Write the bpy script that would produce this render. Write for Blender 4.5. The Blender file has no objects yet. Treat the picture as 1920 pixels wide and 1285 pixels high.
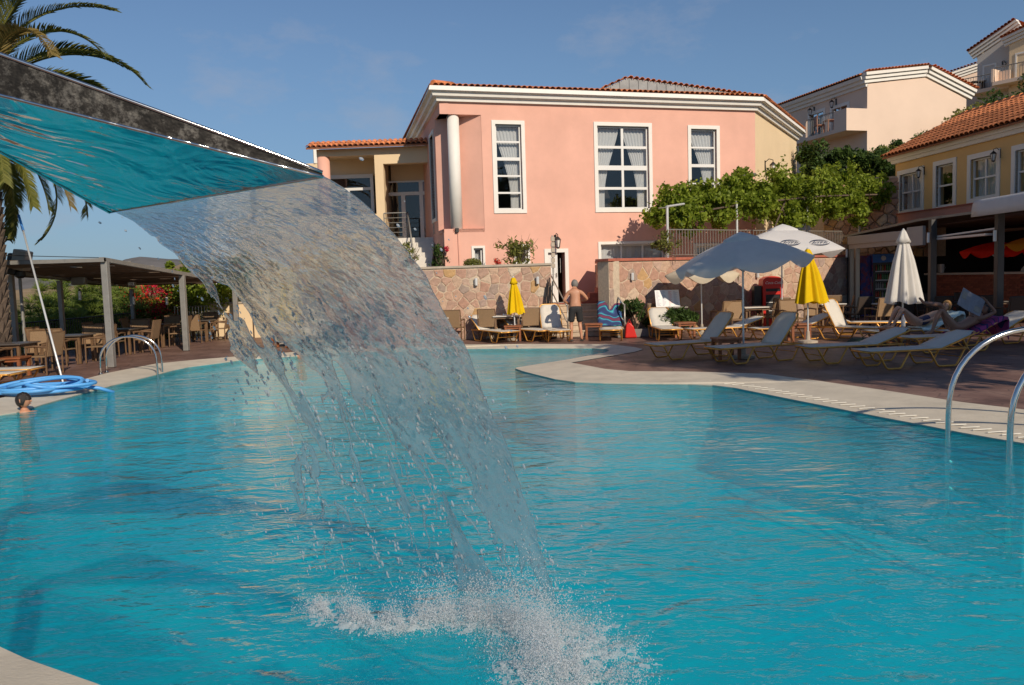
import bpy, bmesh, math, random
import numpy as np
from mathutils import Vector, Matrix
from mathutils.geometry import tessellate_polygon
R = math.radians
random.seed(7)
scene = bpy.context.scene
COL = scene.collection
# ---------------------------------------------------------------- camera
FPX, CX, CY = 1500.0, 960.0, 642.5
PITCH, ROLL, EYE = math.atan(120 / 1500), 0.031, 1.85
CF = Vector((0, math.cos(PITCH), -math.sin(PITCH)))
_r0, _u0 = Vector((1, 0, 0)), Vector((0, math.sin(PITCH), math.cos(PITCH)))
CR = _r0 * math.cos(ROLL) - _u0 * math.sin(ROLL)
CU = _u0 * math.cos(ROLL) + _r0 * math.sin(ROLL)
CAMP = Vector((0, 0, EYE))
cam = bpy.data.cameras.new('camera'); camo = bpy.data.objects.new('camera', cam); COL.objects.link(camo)
M3 = Matrix((CR, CU, -CF)).transposed()
camo.matrix_world = Matrix.Translation(CAMP) @ M3.to_4x4()
cam.sensor_width = 36; cam.lens = FPX / 1920 * 36; cam.clip_start = .05; cam.clip_end = 12000
scene.camera = camo
# ---------------------------------------------------------------- sky and sun
SUN_EL = R(31); SV = Vector((.45, -.9, 0)).normalized() * math.cos(SUN_EL) + Vector((0, 0, math.sin(SUN_EL)))
world = bpy.data.worlds.new('World'); scene.world = world; world.use_nodes = True
wt = world.node_tree; wt.nodes.clear()
wo = wt.nodes.new('ShaderNodeOutputWorld'); bg = wt.nodes.new('ShaderNodeBackground'); sky = wt.nodes.new('ShaderNodeTexSky')
sky.sky_type = 'NISHITA'; sky.sun_disc = False; sky.sun_elevation = SUN_EL
sky.sun_rotation = math.atan2(SV.x, SV.y)
sky.air_density = 1.0; sky.dust_density = 0.15; sky.ozone_density = 4.0; sky.altitude = 600
# a few thin wisps of cloud, in the sky itself
tc = wt.nodes.new('ShaderNodeTexCoord'); mp = wt.nodes.new('ShaderNodeMapping'); mp.inputs['Scale'].default_value = (1.0, 1.0, 2.2)
nz = wt.nodes.new('ShaderNodeTexNoise'); nz.inputs['Scale'].default_value = 5.5; nz.inputs['Detail'].default_value = 7; nz.inputs['Roughness'].default_value = .62
rp = wt.nodes.new('ShaderNodeValToRGB'); rp.color_ramp.elements[0].position = .555; rp.color_ramp.elements[1].position = .82
rp.color_ramp.elements[1].color = (.55, .55, .55, 1)
mx = wt.nodes.new('ShaderNodeMix'); mx.data_type = 'RGBA'; mx.inputs['B'].default_value = (4.2, 4.4, 5.2, 1)
wt.links.new(tc.outputs['Generated'], mp.inputs[0]); wt.links.new(mp.outputs[0], nz.inputs['Vector']); wt.links.new(nz.outputs[0], rp.inputs[0])
sx = wt.nodes.new('ShaderNodeSeparateXYZ'); wt.links.new(tc.outputs['Generated'], sx.inputs[0])
hz = wt.nodes.new('ShaderNodeMapRange'); hz.inputs[1].default_value = 0.0; hz.inputs[2].default_value = .36; hz.inputs[3].default_value = .80; hz.inputs[4].default_value = 0; wt.links.new(sx.outputs[2], hz.inputs[0])
hm_ = wt.nodes.new('ShaderNodeMix'); hm_.data_type = 'RGBA'; hm_.inputs['B'].default_value = (1.55, 2.85, 4.5, 1); wt.links.new(hz.outputs[0], hm_.inputs['Factor']); wt.links.new(sky.outputs[0], hm_.inputs['A'])
wt.links.new(rp.outputs[0], mx.inputs['Factor']); wt.links.new(hm_.outputs['Result'], mx.inputs['A']); wt.links.new(mx.outputs['Result'], bg.inputs[0])
bg.inputs[1].default_value = 0.086
wt.links.new(bg.outputs[0], wo.inputs[0])
sl = bpy.data.lights.new('sun', 'SUN'); sl.energy = 4.0; sl.angle = R(.6); sl.color = (1.0, .87, .70)
so = bpy.data.objects.new('sun', sl); COL.objects.link(so); so.rotation_euler = SV.to_track_quat('Z', 'Y').to_euler(); so.location = (20, -40, 30)
scene.view_settings.view_transform = 'Standard'; scene.view_settings.look = 'None'; scene.view_settings.exposure = 0.04; scene.view_settings.gamma = 1
scene.cycles.use_denoising = True
scene.cycles.max_bounces = 10; scene.cycles.transmission_bounces = 8; scene.cycles.transparent_max_bounces = 12
scene.cycles.caustics_reflective = False; scene.cycles.caustics_refractive = False; scene.cycles.sample_clamp_indirect = 8

# ---------------------------------------------------------------- helpers
def ray(px, py): return (CF * FPX + CR * (px - CX) + CU * (CY - py)) / FPX
def G(px, py, z=0.0):
    d = ray(px, py); t = (z - EYE) / d.z; p = CAMP + d * t; return Vector((p.x, p.y, z))
def at(px, py, Y):
    d = ray(px, py); return CAMP + d * (Y / d.y)
class Fr:
    """a vertical facade frame: x along it, y into the building, z up"""
    def __init__(s, P0, P1, z=0.0):
        s.o = Vector((P0[0], P0[1], z)); s.a = math.atan2(P1[1] - P0[1], P1[0] - P0[0])
        s.len = math.hypot(P1[1] - P0[1], P1[0] - P0[0])
        s.x = Vector((math.cos(s.a), math.sin(s.a), 0)); s.y = Vector((-math.sin(s.a), math.cos(s.a), 0))
    def hit(s, px, py, d=0.0):
        r = ray(px, py); o = s.o + s.y * d
        t = (o - CAMP).dot(s.y) / r.dot(s.y); p = CAMP + r * t - s.o
        return p.dot(s.x), p.z
    def w(s, x, y, z): return s.o + s.x * x + s.y * y + Vector((0, 0, z))
def tag(o, label=None, cat=None, group=None, kind=None):
    if label: o['label'] = label
    if cat: o['category'] = cat
    if group: o['group'] = group
    if kind: o['kind'] = kind
    return o
def empty(name, loc=(0, 0, 0), rz=0.0, label=None, cat=None, group=None, kind=None):
    o = bpy.data.objects.new(name, None); COL.objects.link(o); o.location = loc; o.rotation_euler = (0, 0, rz)
    o.empty_display_size = .2
    return tag(o, label, cat, group, kind)
def mkobj(name, me, mat, parent=None, smooth=False, loc=None):
    o = bpy.data.objects.new(name, me); COL.objects.link(o)
    if mat is not None:
        for m in (mat if isinstance(mat, (list, tuple)) else [mat]): me.materials.append(m)
    if smooth: me.polygons.foreach_set('use_smooth', [p.loop_total < 6 for p in me.polygons] if len(me.polygons) < 50000 else [True] * len(me.polygons))
    if parent is not None: o.parent = parent
    if loc is not None: o.location = loc
    return o
def link(name, me, parent=None, loc=(0, 0, 0), rot=(0, 0, 0), mat4=None, scale=None):
    o = bpy.data.objects.new(name, me); COL.objects.link(o); o.parent = parent
    if mat4 is not None: o.matrix_local = mat4
    else: o.location = loc; o.rotation_euler = rot
    if scale is not None: o.scale = scale
    return o
def copy_tree(o, parent=None):
    kids = list(o.children); c = o.copy(); COL.objects.link(c); c.parent = parent
    for k in kids: copy_tree(k, c)
    return c
class MB:
    def __init__(s): s.v = []; s.f = []; s.m = []; s.cm = 0
    def mat(s, i): s.cm = i; return s
    def add(s, vs, fs):
        b = len(s.v); s.v += [tuple(v) for v in vs]; s.f += [tuple(b + i for i in f) for f in fs]; s.m += [s.cm] * len(fs); return s
    def box(s, c, d, rz=0.0, M=None):
        hx, hy, hz = d[0] / 2, d[1] / 2, d[2] / 2
        vs = [Vector((x, y, z)) for x in (-hx, hx) for y in (-hy, hy) for z in (-hz, hz)]
        T = M if M is not None else Matrix.Rotation(rz, 3, 'Z')
        vs = [T @ v + Vector(c) for v in vs]
        return s.add(vs, [(0, 1, 3, 2), (4, 6, 7, 5), (0, 4, 5, 1), (2, 3, 7, 6), (0, 2, 6, 4), (1, 5, 7, 3)])
    def bb(s, x0, x1, y0, y1, z0, z1): return s.box(((x0 + x1) / 2, (y0 + y1) / 2, (z0 + z1) / 2), (abs(x1 - x0), abs(y1 - y0), abs(z1 - z0)))
    def tube(s, pts, r, n=8, closed=False, cap=True):
        pts = [Vector(p) for p in pts]; N = len(pts); rs = r if isinstance(r, (list, tuple)) else [r] * N
        b = len(s.v); prev = None; vs = []
        for i, p in enumerate(pts):
            if closed: d = pts[(i + 1) % N] - pts[i - 1]
            else: d = pts[min(i + 1, N - 1)] - pts[max(i - 1, 0)]
            d = d.normalized() if d.length > 1e-9 else Vector((0, 0, 1))
            if prev is None:
                u = d.orthogonal().normalized()
            else:
                u = prev - d * prev.dot(d); u = u.normalized() if u.length > 1e-6 else d.orthogonal().normalized()
            prev = u; w = d.cross(u)
            for k in range(n):
                a = 2 * math.pi * k / n; vs.append(p + (u * math.cos(a) + w * math.sin(a)) * rs[i])
        fs = []
        for i in range(N if closed else N - 1):
            j = (i + 1) % N
            for k in range(n):
                fs.append((i * n + k, i * n + (k + 1) % n, j * n + (k + 1) % n, j * n + k))
        if cap and not closed: fs += [tuple(range(n))[::-1], tuple((N - 1) * n + k for k in range(n))]
        return s.add(vs, fs)
    def lathe(s, prof, n=12, c=(0, 0, 0)):
        vs = []; fs = []
        for (r, z) in prof:
            for k in range(n):
                a = 2 * math.pi * k / n; vs.append((c[0] + r * math.cos(a), c[1] + r * math.sin(a), c[2] + z))
        for i in range(len(prof) - 1):
            for k in range(n): fs.append((i * n + k, i * n + (k + 1) % n, (i + 1) * n + (k + 1) % n, (i + 1) * n + k))
        fs += [tuple(range(n))[::-1], tuple((len(prof) - 1) * n + k for k in range(n))]
        return s.add(vs, fs)
    def ext(s, loops, fmap, t0, t1):
        """polygon with holes (loops of 2-D points), extruded from t0 to t1 through fmap(u, v, t)"""
        tri = tessellate_polygon([[Vector((p[0], p[1], 0)) for p in L] for L in loops])
        flat = [p for L in loops for p in L]; n = len(flat)
        vs = [fmap(p[0], p[1], t0) for p in flat] + [fmap(p[0], p[1], t1) for p in flat]
        fs = [tuple(t) for t in tri] + [tuple(i + n for i in t[::-1]) for t in tri]
        b = 0
        for L in loops:
            m = len(L)
            for i in range(m): fs.append((b + i, b + (i + 1) % m, n + b + (i + 1) % m, n + b + i))
            b += m
        return s.add(vs, fs)
    def mesh(s, name, fix=True):
        me = bpy.data.meshes.new(name); me.from_pydata(s.v, [], s.f)
        if fix:
            bm = bmesh.new(); bm.from_mesh(me); bmesh.ops.recalc_face_normals(bm, faces=bm.faces); bm.to_mesh(me); bm.free()
        if len(me.polygons) == len(s.m): me.polygons.foreach_set('material_index', s.m)
        me.update(); return me
    def build(s, name, mat, parent=None, smooth=False, bevel=0, fix=True, loc=None):
        o = mkobj(name, s.mesh(name, fix), mat, parent, smooth, loc)
        if bevel:
            b = o.modifiers.new('bevel', 'BEVEL'); b.width = bevel; b.segments = 2; b.limit_method = 'ANGLE'
        return o
def rect(a, b, c, d): return [(a, c), (b, c), (b, d), (a, d)]
def fm_xz(x, z, t): return (x, t, z)
def fm_xy(x, y, t): return (x, y, t)
def text_mesh(txt, size, shear=0.0, ext=0.0):
    cu = bpy.data.curves.new('lettering', 'FONT'); cu.body = txt; cu.size = size; cu.align_x = 'CENTER'; cu.align_y = 'CENTER'; cu.shear = shear; cu.extrude = ext
    cu.resolution_u = 3
    o = bpy.data.objects.new('lettering_tmp', cu); COL.objects.link(o)
    dg = bpy.context.evaluated_depsgraph_get(); me = bpy.data.meshes.new_from_object(o.evaluated_get(dg))
    bpy.data.objects.remove(o); return me
# value noise on numpy arrays
_rng = np.random.RandomState(5); _T = _rng.rand(256, 256)
def vn(x, y, s=0):
    x = np.asarray(x, float) + s * 17.31; y = np.asarray(y, float) + s * 9.17
    xi = np.floor(x).astype(int); yi = np.floor(y).astype(int); fx = x - xi; fy = y - yi
    fx = fx * fx * fx * (fx * (fx * 6 - 15) + 10); fy = fy * fy * fy * (fy * (fy * 6 - 15) + 10)
    a = _T[xi % 256, yi % 256]; b = _T[(xi + 1) % 256, yi % 256]; c = _T[xi % 256, (yi + 1) % 256]; d = _T[(xi + 1) % 256, (yi + 1) % 256]
    return (a * (1 - fx) + b * fx) * (1 - fy) + (c * (1 - fx) + d * fx) * fy
def fbm(x, y, s=0, o=4):
    r = 0; a = .5; t = 0
    for i in range(o): r = r + a * vn(x, y, s + i); t += a; x = x * 2.03; y = y * 2.03; a *= .5
    return r / t
# ---------------------------------------------------------------- materials
def srgb(r, g, b):
    f = lambda c: (c / 255) / 12.92 if c / 255 <= .04045 else ((c / 255 + .055) / 1.055) ** 2.4
    return (f(r), f(g), f(b))
def mat(name, col, rough=.6, metal=0.0, nscale=0, namt=.15, bump=0.0, bscale=None, rnd=0.0, spec=None, trans=0.0, stretch=None, palette=None, dirt=None):
    m = bpy.data.materials.new(name); m.use_nodes = True; t = m.node_tree; b = t.nodes['Principled BSDF']
    b.inputs['Base Color'].default_value = (*col, 1); b.inputs['Roughness'].default_value = rough; b.inputs['Metallic'].default_value = metal
    if spec is not None: b.inputs['Specular IOR Level'].default_value = spec
    tcn = t.nodes.new('ShaderNodeTexCoord'); src = tcn.outputs['Object']
    if stretch:
        mp = t.nodes.new('ShaderNodeMapping'); mp.inputs['Scale'].default_value = stretch; t.links.new(src, mp.inputs[0]); src = mp.outputs[0]
    cur = None
    if palette or rnd:
        oi = t.nodes.new('ShaderNodeObjectInfo')
    if palette:
        rp = t.nodes.new('ShaderNodeValToRGB'); rp.color_ramp.interpolation = 'CONSTANT'
        el = rp.color_ramp.elements
        while len(el) < len(palette): el.new(.5)
        for i, c in enumerate(palette): el[i].position = i / len(palette); el[i].color = (*c, 1)
        t.links.new(oi.outputs['Random'], rp.inputs[0]); cur = rp.outputs[0]
    if nscale:
        n = t.nodes.new('ShaderNodeTexNoise'); n.inputs['Scale'].default_value = nscale; n.inputs['Detail'].default_value = 6; n.inputs['Roughness'].default_value = .6
        t.links.new(src, n.inputs['Vector'])
        mr = t.nodes.new('ShaderNodeMapRange'); mr.inputs[1].default_value = .3; mr.inputs[2].default_value = .7; mr.inputs[3].default_value = 1 - namt; mr.inputs[4].default_value = 1 + namt
        t.links.new(n.outputs[0], mr.inputs[0])
        vm = t.nodes.new('ShaderNodeVectorMath'); vm.operation = 'MULTIPLY'
        if cur: t.links.new(cur, vm.inputs[0])
        else: vm.inputs[0].default_value = col
        t.links.new(mr.outputs[0], vm.inputs[1]); cur = vm.outputs[0]
    if rnd:
        mr = t.nodes.new('ShaderNodeMapRange'); mr.inputs[3].default_value = 1 - rnd; mr.inputs[4].default_value = 1 + rnd; t.links.new(oi.outputs['Random'], mr.inputs[0])
        vm = t.nodes.new('ShaderNodeVectorMath'); vm.operation = 'MULTIPLY'
        if cur: t.links.new(cur, vm.inputs[0])
        else: vm.inputs[0].default_value = col
        t.links.new(mr.outputs[0], vm.inputs[1]); cur = vm.outputs[0]
    if dirt:
        dc, dsc, lo, hi, da = dirt
        n = t.nodes.new('ShaderNodeTexNoise'); n.inputs['Scale'].default_value = dsc; n.inputs['Detail'].default_value = 8; n.inputs['Roughness'].default_value = .7
        t.links.new(src, n.inputs['Vector'])
        mr = t.nodes.new('ShaderNodeMapRange'); mr.inputs[1].default_value = lo; mr.inputs[2].default_value = hi; mr.inputs[4].default_value = da; t.links.new(n.outputs[0], mr.inputs[0])
        mi = t.nodes.new('ShaderNodeMix'); mi.data_type = 'RGBA'; mi.inputs['B'].default_value = (*dc, 1)
        if cur: t.links.new(cur, mi.inputs['A'])
        else: mi.inputs['A'].default_value = (*col, 1)
        t.links.new(mr.outputs[0], mi.inputs['Factor']); cur = mi.outputs['Result']
    if cur: t.links.new(cur, b.inputs['Base Color'])
    if bump:
        n = t.nodes.new('ShaderNodeTexNoise'); n.inputs['Scale'].default_value = bscale or (nscale * 3 if nscale else 20); n.inputs['Detail'].default_value = 6
        t.links.new(src, n.inputs['Vector']); bp = t.nodes.new('ShaderNodeBump'); bp.inputs['Strength'].default_value = bump; bp.inputs['Distance'].default_value = .02
        t.links.new(n.outputs[0], bp.inputs['Height']); t.links.new(bp.outputs[0], b.inputs['Normal'])
    if trans:
        out = t.nodes['Material Output']; tl = t.nodes.new('ShaderNodeBsdfTranslucent'); ms = t.nodes.new('ShaderNodeMixShader'); ms.inputs[0].default_value = trans
        if cur: t.links.new(cur, tl.inputs[0])
        else: tl.inputs[0].default_value = (*col, 1)
        t.links.new(b.outputs[0], ms.inputs[1]); t.links.new(tl.outputs[0], ms.inputs[2]); t.links.new(ms.outputs[0], out.inputs[0])
    return m
K = {}
K['pink'] = mat('pink_plaster', (.75, .42, .325), .9, nscale=.9, namt=.08, bump=.15, bscale=60, dirt=((.66, .36, .27), .35, .5, .8, .35), spec=.2)
K['cream'] = mat('cream_plaster', (.78, .60, .38), .9, nscale=.8, namt=.05, bump=.15, bscale=60, spec=.2)
K['yellow'] = mat('yellow_plaster', (.72, .47, .20), .9, nscale=.8, namt=.05, bump=.15, bscale=60, spec=.2)
K['palepink'] = mat('pale_pink_plaster', (.75, .58, .46), .9, nscale=.5, namt=.05, bump=.1, bscale=40, spec=.2)
K['shadegrey'] = mat('shade_grey_plaster', (.58, .54, .49), .9, nscale=.5, namt=.05, spec=.2)  # shade on the villa walls put into a greyer plaster colour
K['band'] = mat('dusky_pink_plaster', (.55, .26, .20), .9, nscale=.8, namt=.06, spec=.2)
K['white'] = mat('white_paint', (.78, .75, .69), .55, nscale=3, namt=.04, spec=.3)
K['frame'] = mat('white_window_frame', (.74, .73, .70), .4)
K['tile'] = mat('terracotta_tile', (.58, .205, .085), .85, nscale=9, namt=.3, bump=.25, bscale=50, rnd=.28, dirt=((.32, .16, .09), 4, .5, .75, .45), spec=.2)
K['roofbase'] = mat('roof_mortar', (.36, .15, .08), .9)
K['membrane'] = mat('grey_roof_sheet', (.30, .31, .31), .7, nscale=3, namt=.2)
K['mortar'] = mat('wall_mortar', (.60, .48, .35), .95, nscale=14, namt=.15, bump=.5, bscale=80, spec=.1)
ST = [(.46, .28, .20), (.50, .32, .23), (.42, .28, .21), (.56, .42, .31), (.48, .30, .22), (.44, .26, .19), (.53, .38, .28), (.36, .27, .22), (.50, .31, .15), (.46, .29, .215), (.58, .47, .36), (.43, .28, .21), (.49, .34, .26), (.40, .29, .24), (.51, .35, .25), (.45, .27, .20)]
K['stone'] = mat('rubble_stone', ST[0], .9, nscale=7, namt=.22, bump=.7, bscale=28, palette=ST, spec=.15)
K['steplight'] = mat('pale_step_stone', (.56, .44, .32), .85, nscale=6, namt=.18, bump=.4, bscale=40)
K['cap'] = mat('red_cap_tile', (.40, .12, .075), .8, nscale=6, namt=.15)
K['capgrey'] = mat('cement_cap', (.45, .38, .30), .9, nscale=6, namt=.12)
K['whitestep'] = mat('white_marble_step', (.66, .62, .55), .7, nscale=5, namt=.1)
K['gold'] = mat('golden_tube', (.70, .34, .07), .34, .45, nscale=12, namt=.15)
K['sling'] = mat('cream_sling', (.84, .79, .70), .8, bump=.2, bscale=220, trans=.3, spec=.2, nscale=5, namt=.04)
K['greycloth'] = mat('grey_parasol_cloth', (.84, .81, .76), .85, trans=.35, nscale=4, namt=.04, spec=.1)
K['whitecloth'] = mat('white_parasol_cloth', (.78, .76, .74), .8, trans=.3, nscale=4, namt=.03, spec=.1)
K['creamcloth'] = mat('cream_parasol_cloth', (.72, .62, .46), .85, trans=.3, nscale=4, namt=.05, spec=.1)
K['yellowcloth'] = mat('yellow_parasol_cloth', (.86, .58, .01), .8, trans=.25, nscale=6, namt=.06, spec=.1)
K['redcloth'] = mat('red_parasol_cloth', (.88, .035, .015), .8, trans=.45, spec=.1)
K['orangecloth'] = mat('orange_parasol_cloth', (.70, .32, .03), .8, trans=.45, spec=.1)
K['pole'] = mat('white_metal_pole', (.68, .68, .66), .35, .3)
K['greymetal'] = mat('grey_painted_metal', (.28, .27, .25), .5, .3, nscale=5, namt=.12)
K['rail'] = mat('galvanised_rail', (.42, .38, .33), .4, .6)
K['darkmetal'] = mat('dark_metal', (.035, .033, .032), .45, .4)
K['postdark'] = mat('dark_post_paint', (.07, .065, .062), .5, .2)
K['wood'] = mat('reddish_wood', (.26, .085, .03), .5, nscale=6, namt=.3, stretch=(1, 8, 8), bump=.2)
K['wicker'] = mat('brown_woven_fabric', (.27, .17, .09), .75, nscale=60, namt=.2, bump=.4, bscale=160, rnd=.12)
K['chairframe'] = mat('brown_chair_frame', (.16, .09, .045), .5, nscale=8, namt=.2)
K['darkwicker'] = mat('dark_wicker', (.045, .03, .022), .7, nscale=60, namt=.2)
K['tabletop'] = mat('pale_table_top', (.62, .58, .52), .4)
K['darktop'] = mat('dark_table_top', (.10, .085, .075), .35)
K['steel'] = mat('polished_steel_tube', (.68, .67, .64), .12, 1.0, nscale=8, namt=.06)
K['coping'] = mat('cream_pool_coping', (.60, .535, .43), .75, nscale=2.2, namt=.10, bump=.25, bscale=45, dirt=((.36, .31, .25), 1.6, .52, .78, .5), spec=.3)
K['drain'] = mat('drain_slot_highlight', (.80, .76, .66), .5)  # pale colour paints the highlight along the slots
K['hose'] = mat('blue_hose_plastic', (.10, .36, .74), .4, nscale=3, namt=.06, bump=.2, bscale=90)
K['bluegrip'] = mat('blue_grip', (.03, .20, .55), .5)
K['reed'] = mat('brown_shade_cloth', (.17, .12, .085), .9, nscale=2.5, namt=.25, trans=.25, stretch=(1, 5, 1))
K['brick'] = mat('bar_brick', (.30, .10, .06), .85, nscale=20, namt=.2, rnd=.25)
K['dark'] = mat('dark_interior', (.025, .02, .018), .8)  # near-black: shade inside the rooms and bar put into the colour
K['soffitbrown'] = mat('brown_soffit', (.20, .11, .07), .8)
K['shutter'] = mat('grey_roller_shutter', (.42, .40, .37), .6)
K['curtain'] = mat('white_net_curtain', (.90, .89, .87), .9, trans=.35, spec=.1)
K['skin'] = mat('tanned_skin', (.50, .235, .135), .5, nscale=8, namt=.08)
K['skindark'] = mat('deep_tanned_skin', (.30, .155, .10), .45, nscale=8, namt=.08)
K['skinfair'] = mat('fair_skin', (.60, .33, .21), .5, nscale=8, namt=.06)
K['greyhair'] = mat('grey_hair', (.22, .20, .18), .8, nscale=60, namt=.3, bump=.5)
K['darkhair'] = mat('wet_dark_hair', (.018, .012, .009), .35, nscale=60, namt=.3, bump=.5)
K['blondhair'] = mat('blond_hair', (.42, .22, .07), .6, nscale=60, namt=.3, bump=.5)
K['shorts'] = mat('black_shorts', (.018, .017, .018), .8)
K['soil'] = mat('planter_soil', (.08, .05, .03), .95)
K['planter'] = mat('grey_stone_planter', (.20, .185, .165), .85, nscale=8, namt=.2, bump=.3)
K['red'] = mat('red_plastic', (.62, .02, .012), .4)
K['bark'] = mat('tree_bark', (.12, .085, .06), .9, nscale=10, namt=.3, bump=.8, bscale=30)
def leafmat(name, c1, c2, tr=.35, rough=.55):
    m = bpy.data.materials.new(name); m.use_nodes = True; t = m.node_tree; b = t.nodes['Principled BSDF']; b.inputs['Roughness'].default_value = rough
    b.inputs['Specular IOR Level'].default_value = .3
    g = t.nodes.new('ShaderNodeNewGeometry'); rp = t.nodes.new('ShaderNodeValToRGB'); rp.color_ramp.elements[0].color = (*c1, 1); rp.color_ramp.elements[1].color = (*c2, 1)
    t.links.new(g.outputs['Random Per Island'], rp.inputs[0]); t.links.new(rp.outputs[0], b.inputs['Base Color'])
    tl = t.nodes.new('ShaderNodeBsdfTranslucent'); ms = t.nodes.new('ShaderNodeMixShader'); ms.inputs[0].default_value = tr
    t.links.new(rp.outputs[0], tl.inputs[0]); t.links.new(b.outputs[0], ms.inputs[1]); t.links.new(tl.outputs[0], ms.inputs[2]); t.links.new(ms.outputs[0], t.nodes['Material Output'].inputs[0])
    return m
K['vine'] = leafmat('vine_leaf', (.12, .18, .014), (.36, .44, .05), .5)
K['pine'] = leafmat('pine_needle', (.08, .13, .022), (.24, .30, .05), .3)
K['bush'] = leafmat('bush_leaf', (.025, .055, .012), (.09, .15, .03))
K['bushlight'] = leafmat('light_shrub_leaf', (.12, .14, .03), (.26, .26, .06))
K['palm'] = leafmat('palm_leaflet', (.08, .10, .02), (.27, .26, .06), .35)
K['palmdry'] = leafmat('dry_palm_leaflet', (.22, .16, .05), (.34, .25, .08), .3)
K['flower'] = leafmat('red_blossom', (.45, .02, .015), (.75, .07, .03), .3)
K['pinkflower'] = leafmat('crimson_blossom', (.50, .01, .05), (.70, .03, .08), .3)
def schlick(t, f0, normal=None):
    lw = t.nodes.new('ShaderNodeLayerWeight'); lw.inputs['Blend'].default_value = .5
    if normal is not None: t.links.new(normal, lw.inputs['Normal'])
    p = t.nodes.new('ShaderNodeMath'); p.operation = 'POWER'; p.inputs[1].default_value = 5; t.links.new(lw.outputs['Facing'], p.inputs[0])
    q = t.nodes.new('ShaderNodeMath'); q.operation = 'MULTIPLY_ADD'; q.inputs[1].default_value = 1 - f0; q.inputs[2].default_value = f0; t.links.new(p.outputs[0], q.inputs[0]); return q
def glassmat(name, dark=(.05, .06, .07), ior=1.9, tint=(.88, .90, .91)):
    m = bpy.data.materials.new(name); m.use_nodes = True; t = m.node_tree; t.nodes.remove(t.nodes['Principled BSDF']); out = t.nodes['Material Output']
    fr = schlick(t, .09 if ior > 2 else .04); gl = t.nodes.new('ShaderNodeBsdfGlossy'); gl.inputs['Roughness'].default_value = .02
    tr = t.nodes.new('ShaderNodeBsdfTransparent'); tr.inputs[0].default_value = (*tint, 1); ms = t.nodes.new('ShaderNodeMixShader')
    t.links.new(fr.outputs[0], ms.inputs[0]); t.links.new(tr.outputs[0], ms.inputs[1]); t.links.new(gl.outputs[0], ms.inputs[2]); t.links.new(ms.outputs[0], out.inputs[0])
    return m
K['glass'] = glassmat('window_glass', ior=2.1)
# ================================================================ SETTING: terrain, deck, pool, water
def polar_ground():
    rs = np.concatenate([[0, 8, 16, 22], np.geomspace(28, 6000, 60)]); th = np.linspace(0, 2 * math.pi, 181)[:-1]
    vs = []; nth = len(th)
    for r in rs:
        for a in th:
            x, y = r * math.cos(a), r * math.sin(a)
            z = -3.2
            if x > 8 and y > 31: z += min(1, (y - 31) / 4) * min(1, (x - 8) / 5) * (4.6 + .05 * min(60, max(0, x + y - 45)))
            if x < -13: z += -.10 * min(60, (-13 - x))
            if r > 300: z += 14 * (float(vn(x * .002, y * .002, 3)) - .3)
            z = min(z, 9)
            vs.append((x, y, z))
    fs = []
    for i in range(len(rs) - 1):
        for k in range(nth): fs.append((i * nth + k, i * nth + (k + 1) % nth, (i + 1) * nth + (k + 1) % nth, (i + 1) * nth + k))
    m = MB(); m.add(vs, fs)
    return m
K['ground'] = mat('dry_grass_ground', (.24, .18, .09), .95, nscale=.03, namt=.3, dirt=((.09, .10, .035), .06, .5, .62, .8), spec=.1)
K['sandhill'] = mat('dry_hillside', (.33, .235, .135), .95, nscale=.012, namt=.2, dirt=((.12, .11, .05), .05, .56, .66, .8), spec=.1)
K['mount'] = mat('distant_mountain', (.155, .145, .14), .95, nscale=.006, namt=.25, dirt=((.09, .09, .075), .02, .45, .7, .6), spec=.1)  # greyed colour stands in for haze over the distance
g = polar_ground().build('ground', K['ground'], smooth=True, fix=False); tag(g, 'dry grassy ground falling away below the pool terrace', None, None, 'structure')
def hill(name, prof, Y0, depth, zb, mt, seed, label, rough=1.0):
    """prof: list of (px, py) skyline points of the ridge at distance Y0"""
    n = 160; pxs = np.linspace(prof[0][0], prof[-1][0], n); pys = np.interp(pxs, [p[0] for p in prof], [p[1] for p in prof])
    rows = 28; vs = []
    for j in range(rows):
        f = j / (rows - 1)
        for i in range(n):
            p = at(pxs[i], pys[i], Y0); x = p.x; h = p.z
            if f < .62: g_ = f / .62; k = math.sin(g_ * math.pi / 2) ** 1.15
            else: k = math.cos((f - .62) / .38 * math.pi / 2)
            nzv = float(fbm(x * .012 + seed, f * 9, seed)) - .5
            z = zb + (h - zb) * k + nzv * (h - zb) * .28 * rough * math.sin(min(1, f * 1.6) * math.pi) + (float(vn(x * .08, f * 3, seed + 2)) - .5) * (h - zb) * .03
            vs.append((x * (Y0 - depth * .62 + f * depth) / Y0, Y0 - depth * .62 + f * depth, z))
    fs = [(j * n + i, j * n + i + 1, (j + 1) * n + i + 1, (j + 1) * n + i) for j in range(rows - 1) for i in range(n - 1)]
    m = MB(); m.add(vs, fs); o = m.build(name, mt, smooth=True); tag(o, label, None, None, 'structure'); return o
hill('mountain', [(-900, 470), (-500, 520), (-200, 505), (-60, 512), (60, 500), (160, 507), (215, 495), (262, 484), (330, 487), (400, 496), (480, 489), (600, 500), (800, 515), (1000, 510), (1300, 500)], 2600, 1400, -14, K['mount'], 3, 'grey distant mountain ridge behind the pergola')
hill('hill', [(-900, 560), (-200, 560), (0, 548), (60, 540), (140, 536), (230, 530), (300, 512), (345, 496), (420, 488), (560, 492), (800, 520), (1100, 540), (1300, 545)], 900, 700, -16, K['sandhill'], 8, 'dry sandy hillside with scattered scrub beyond the pines')

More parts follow.
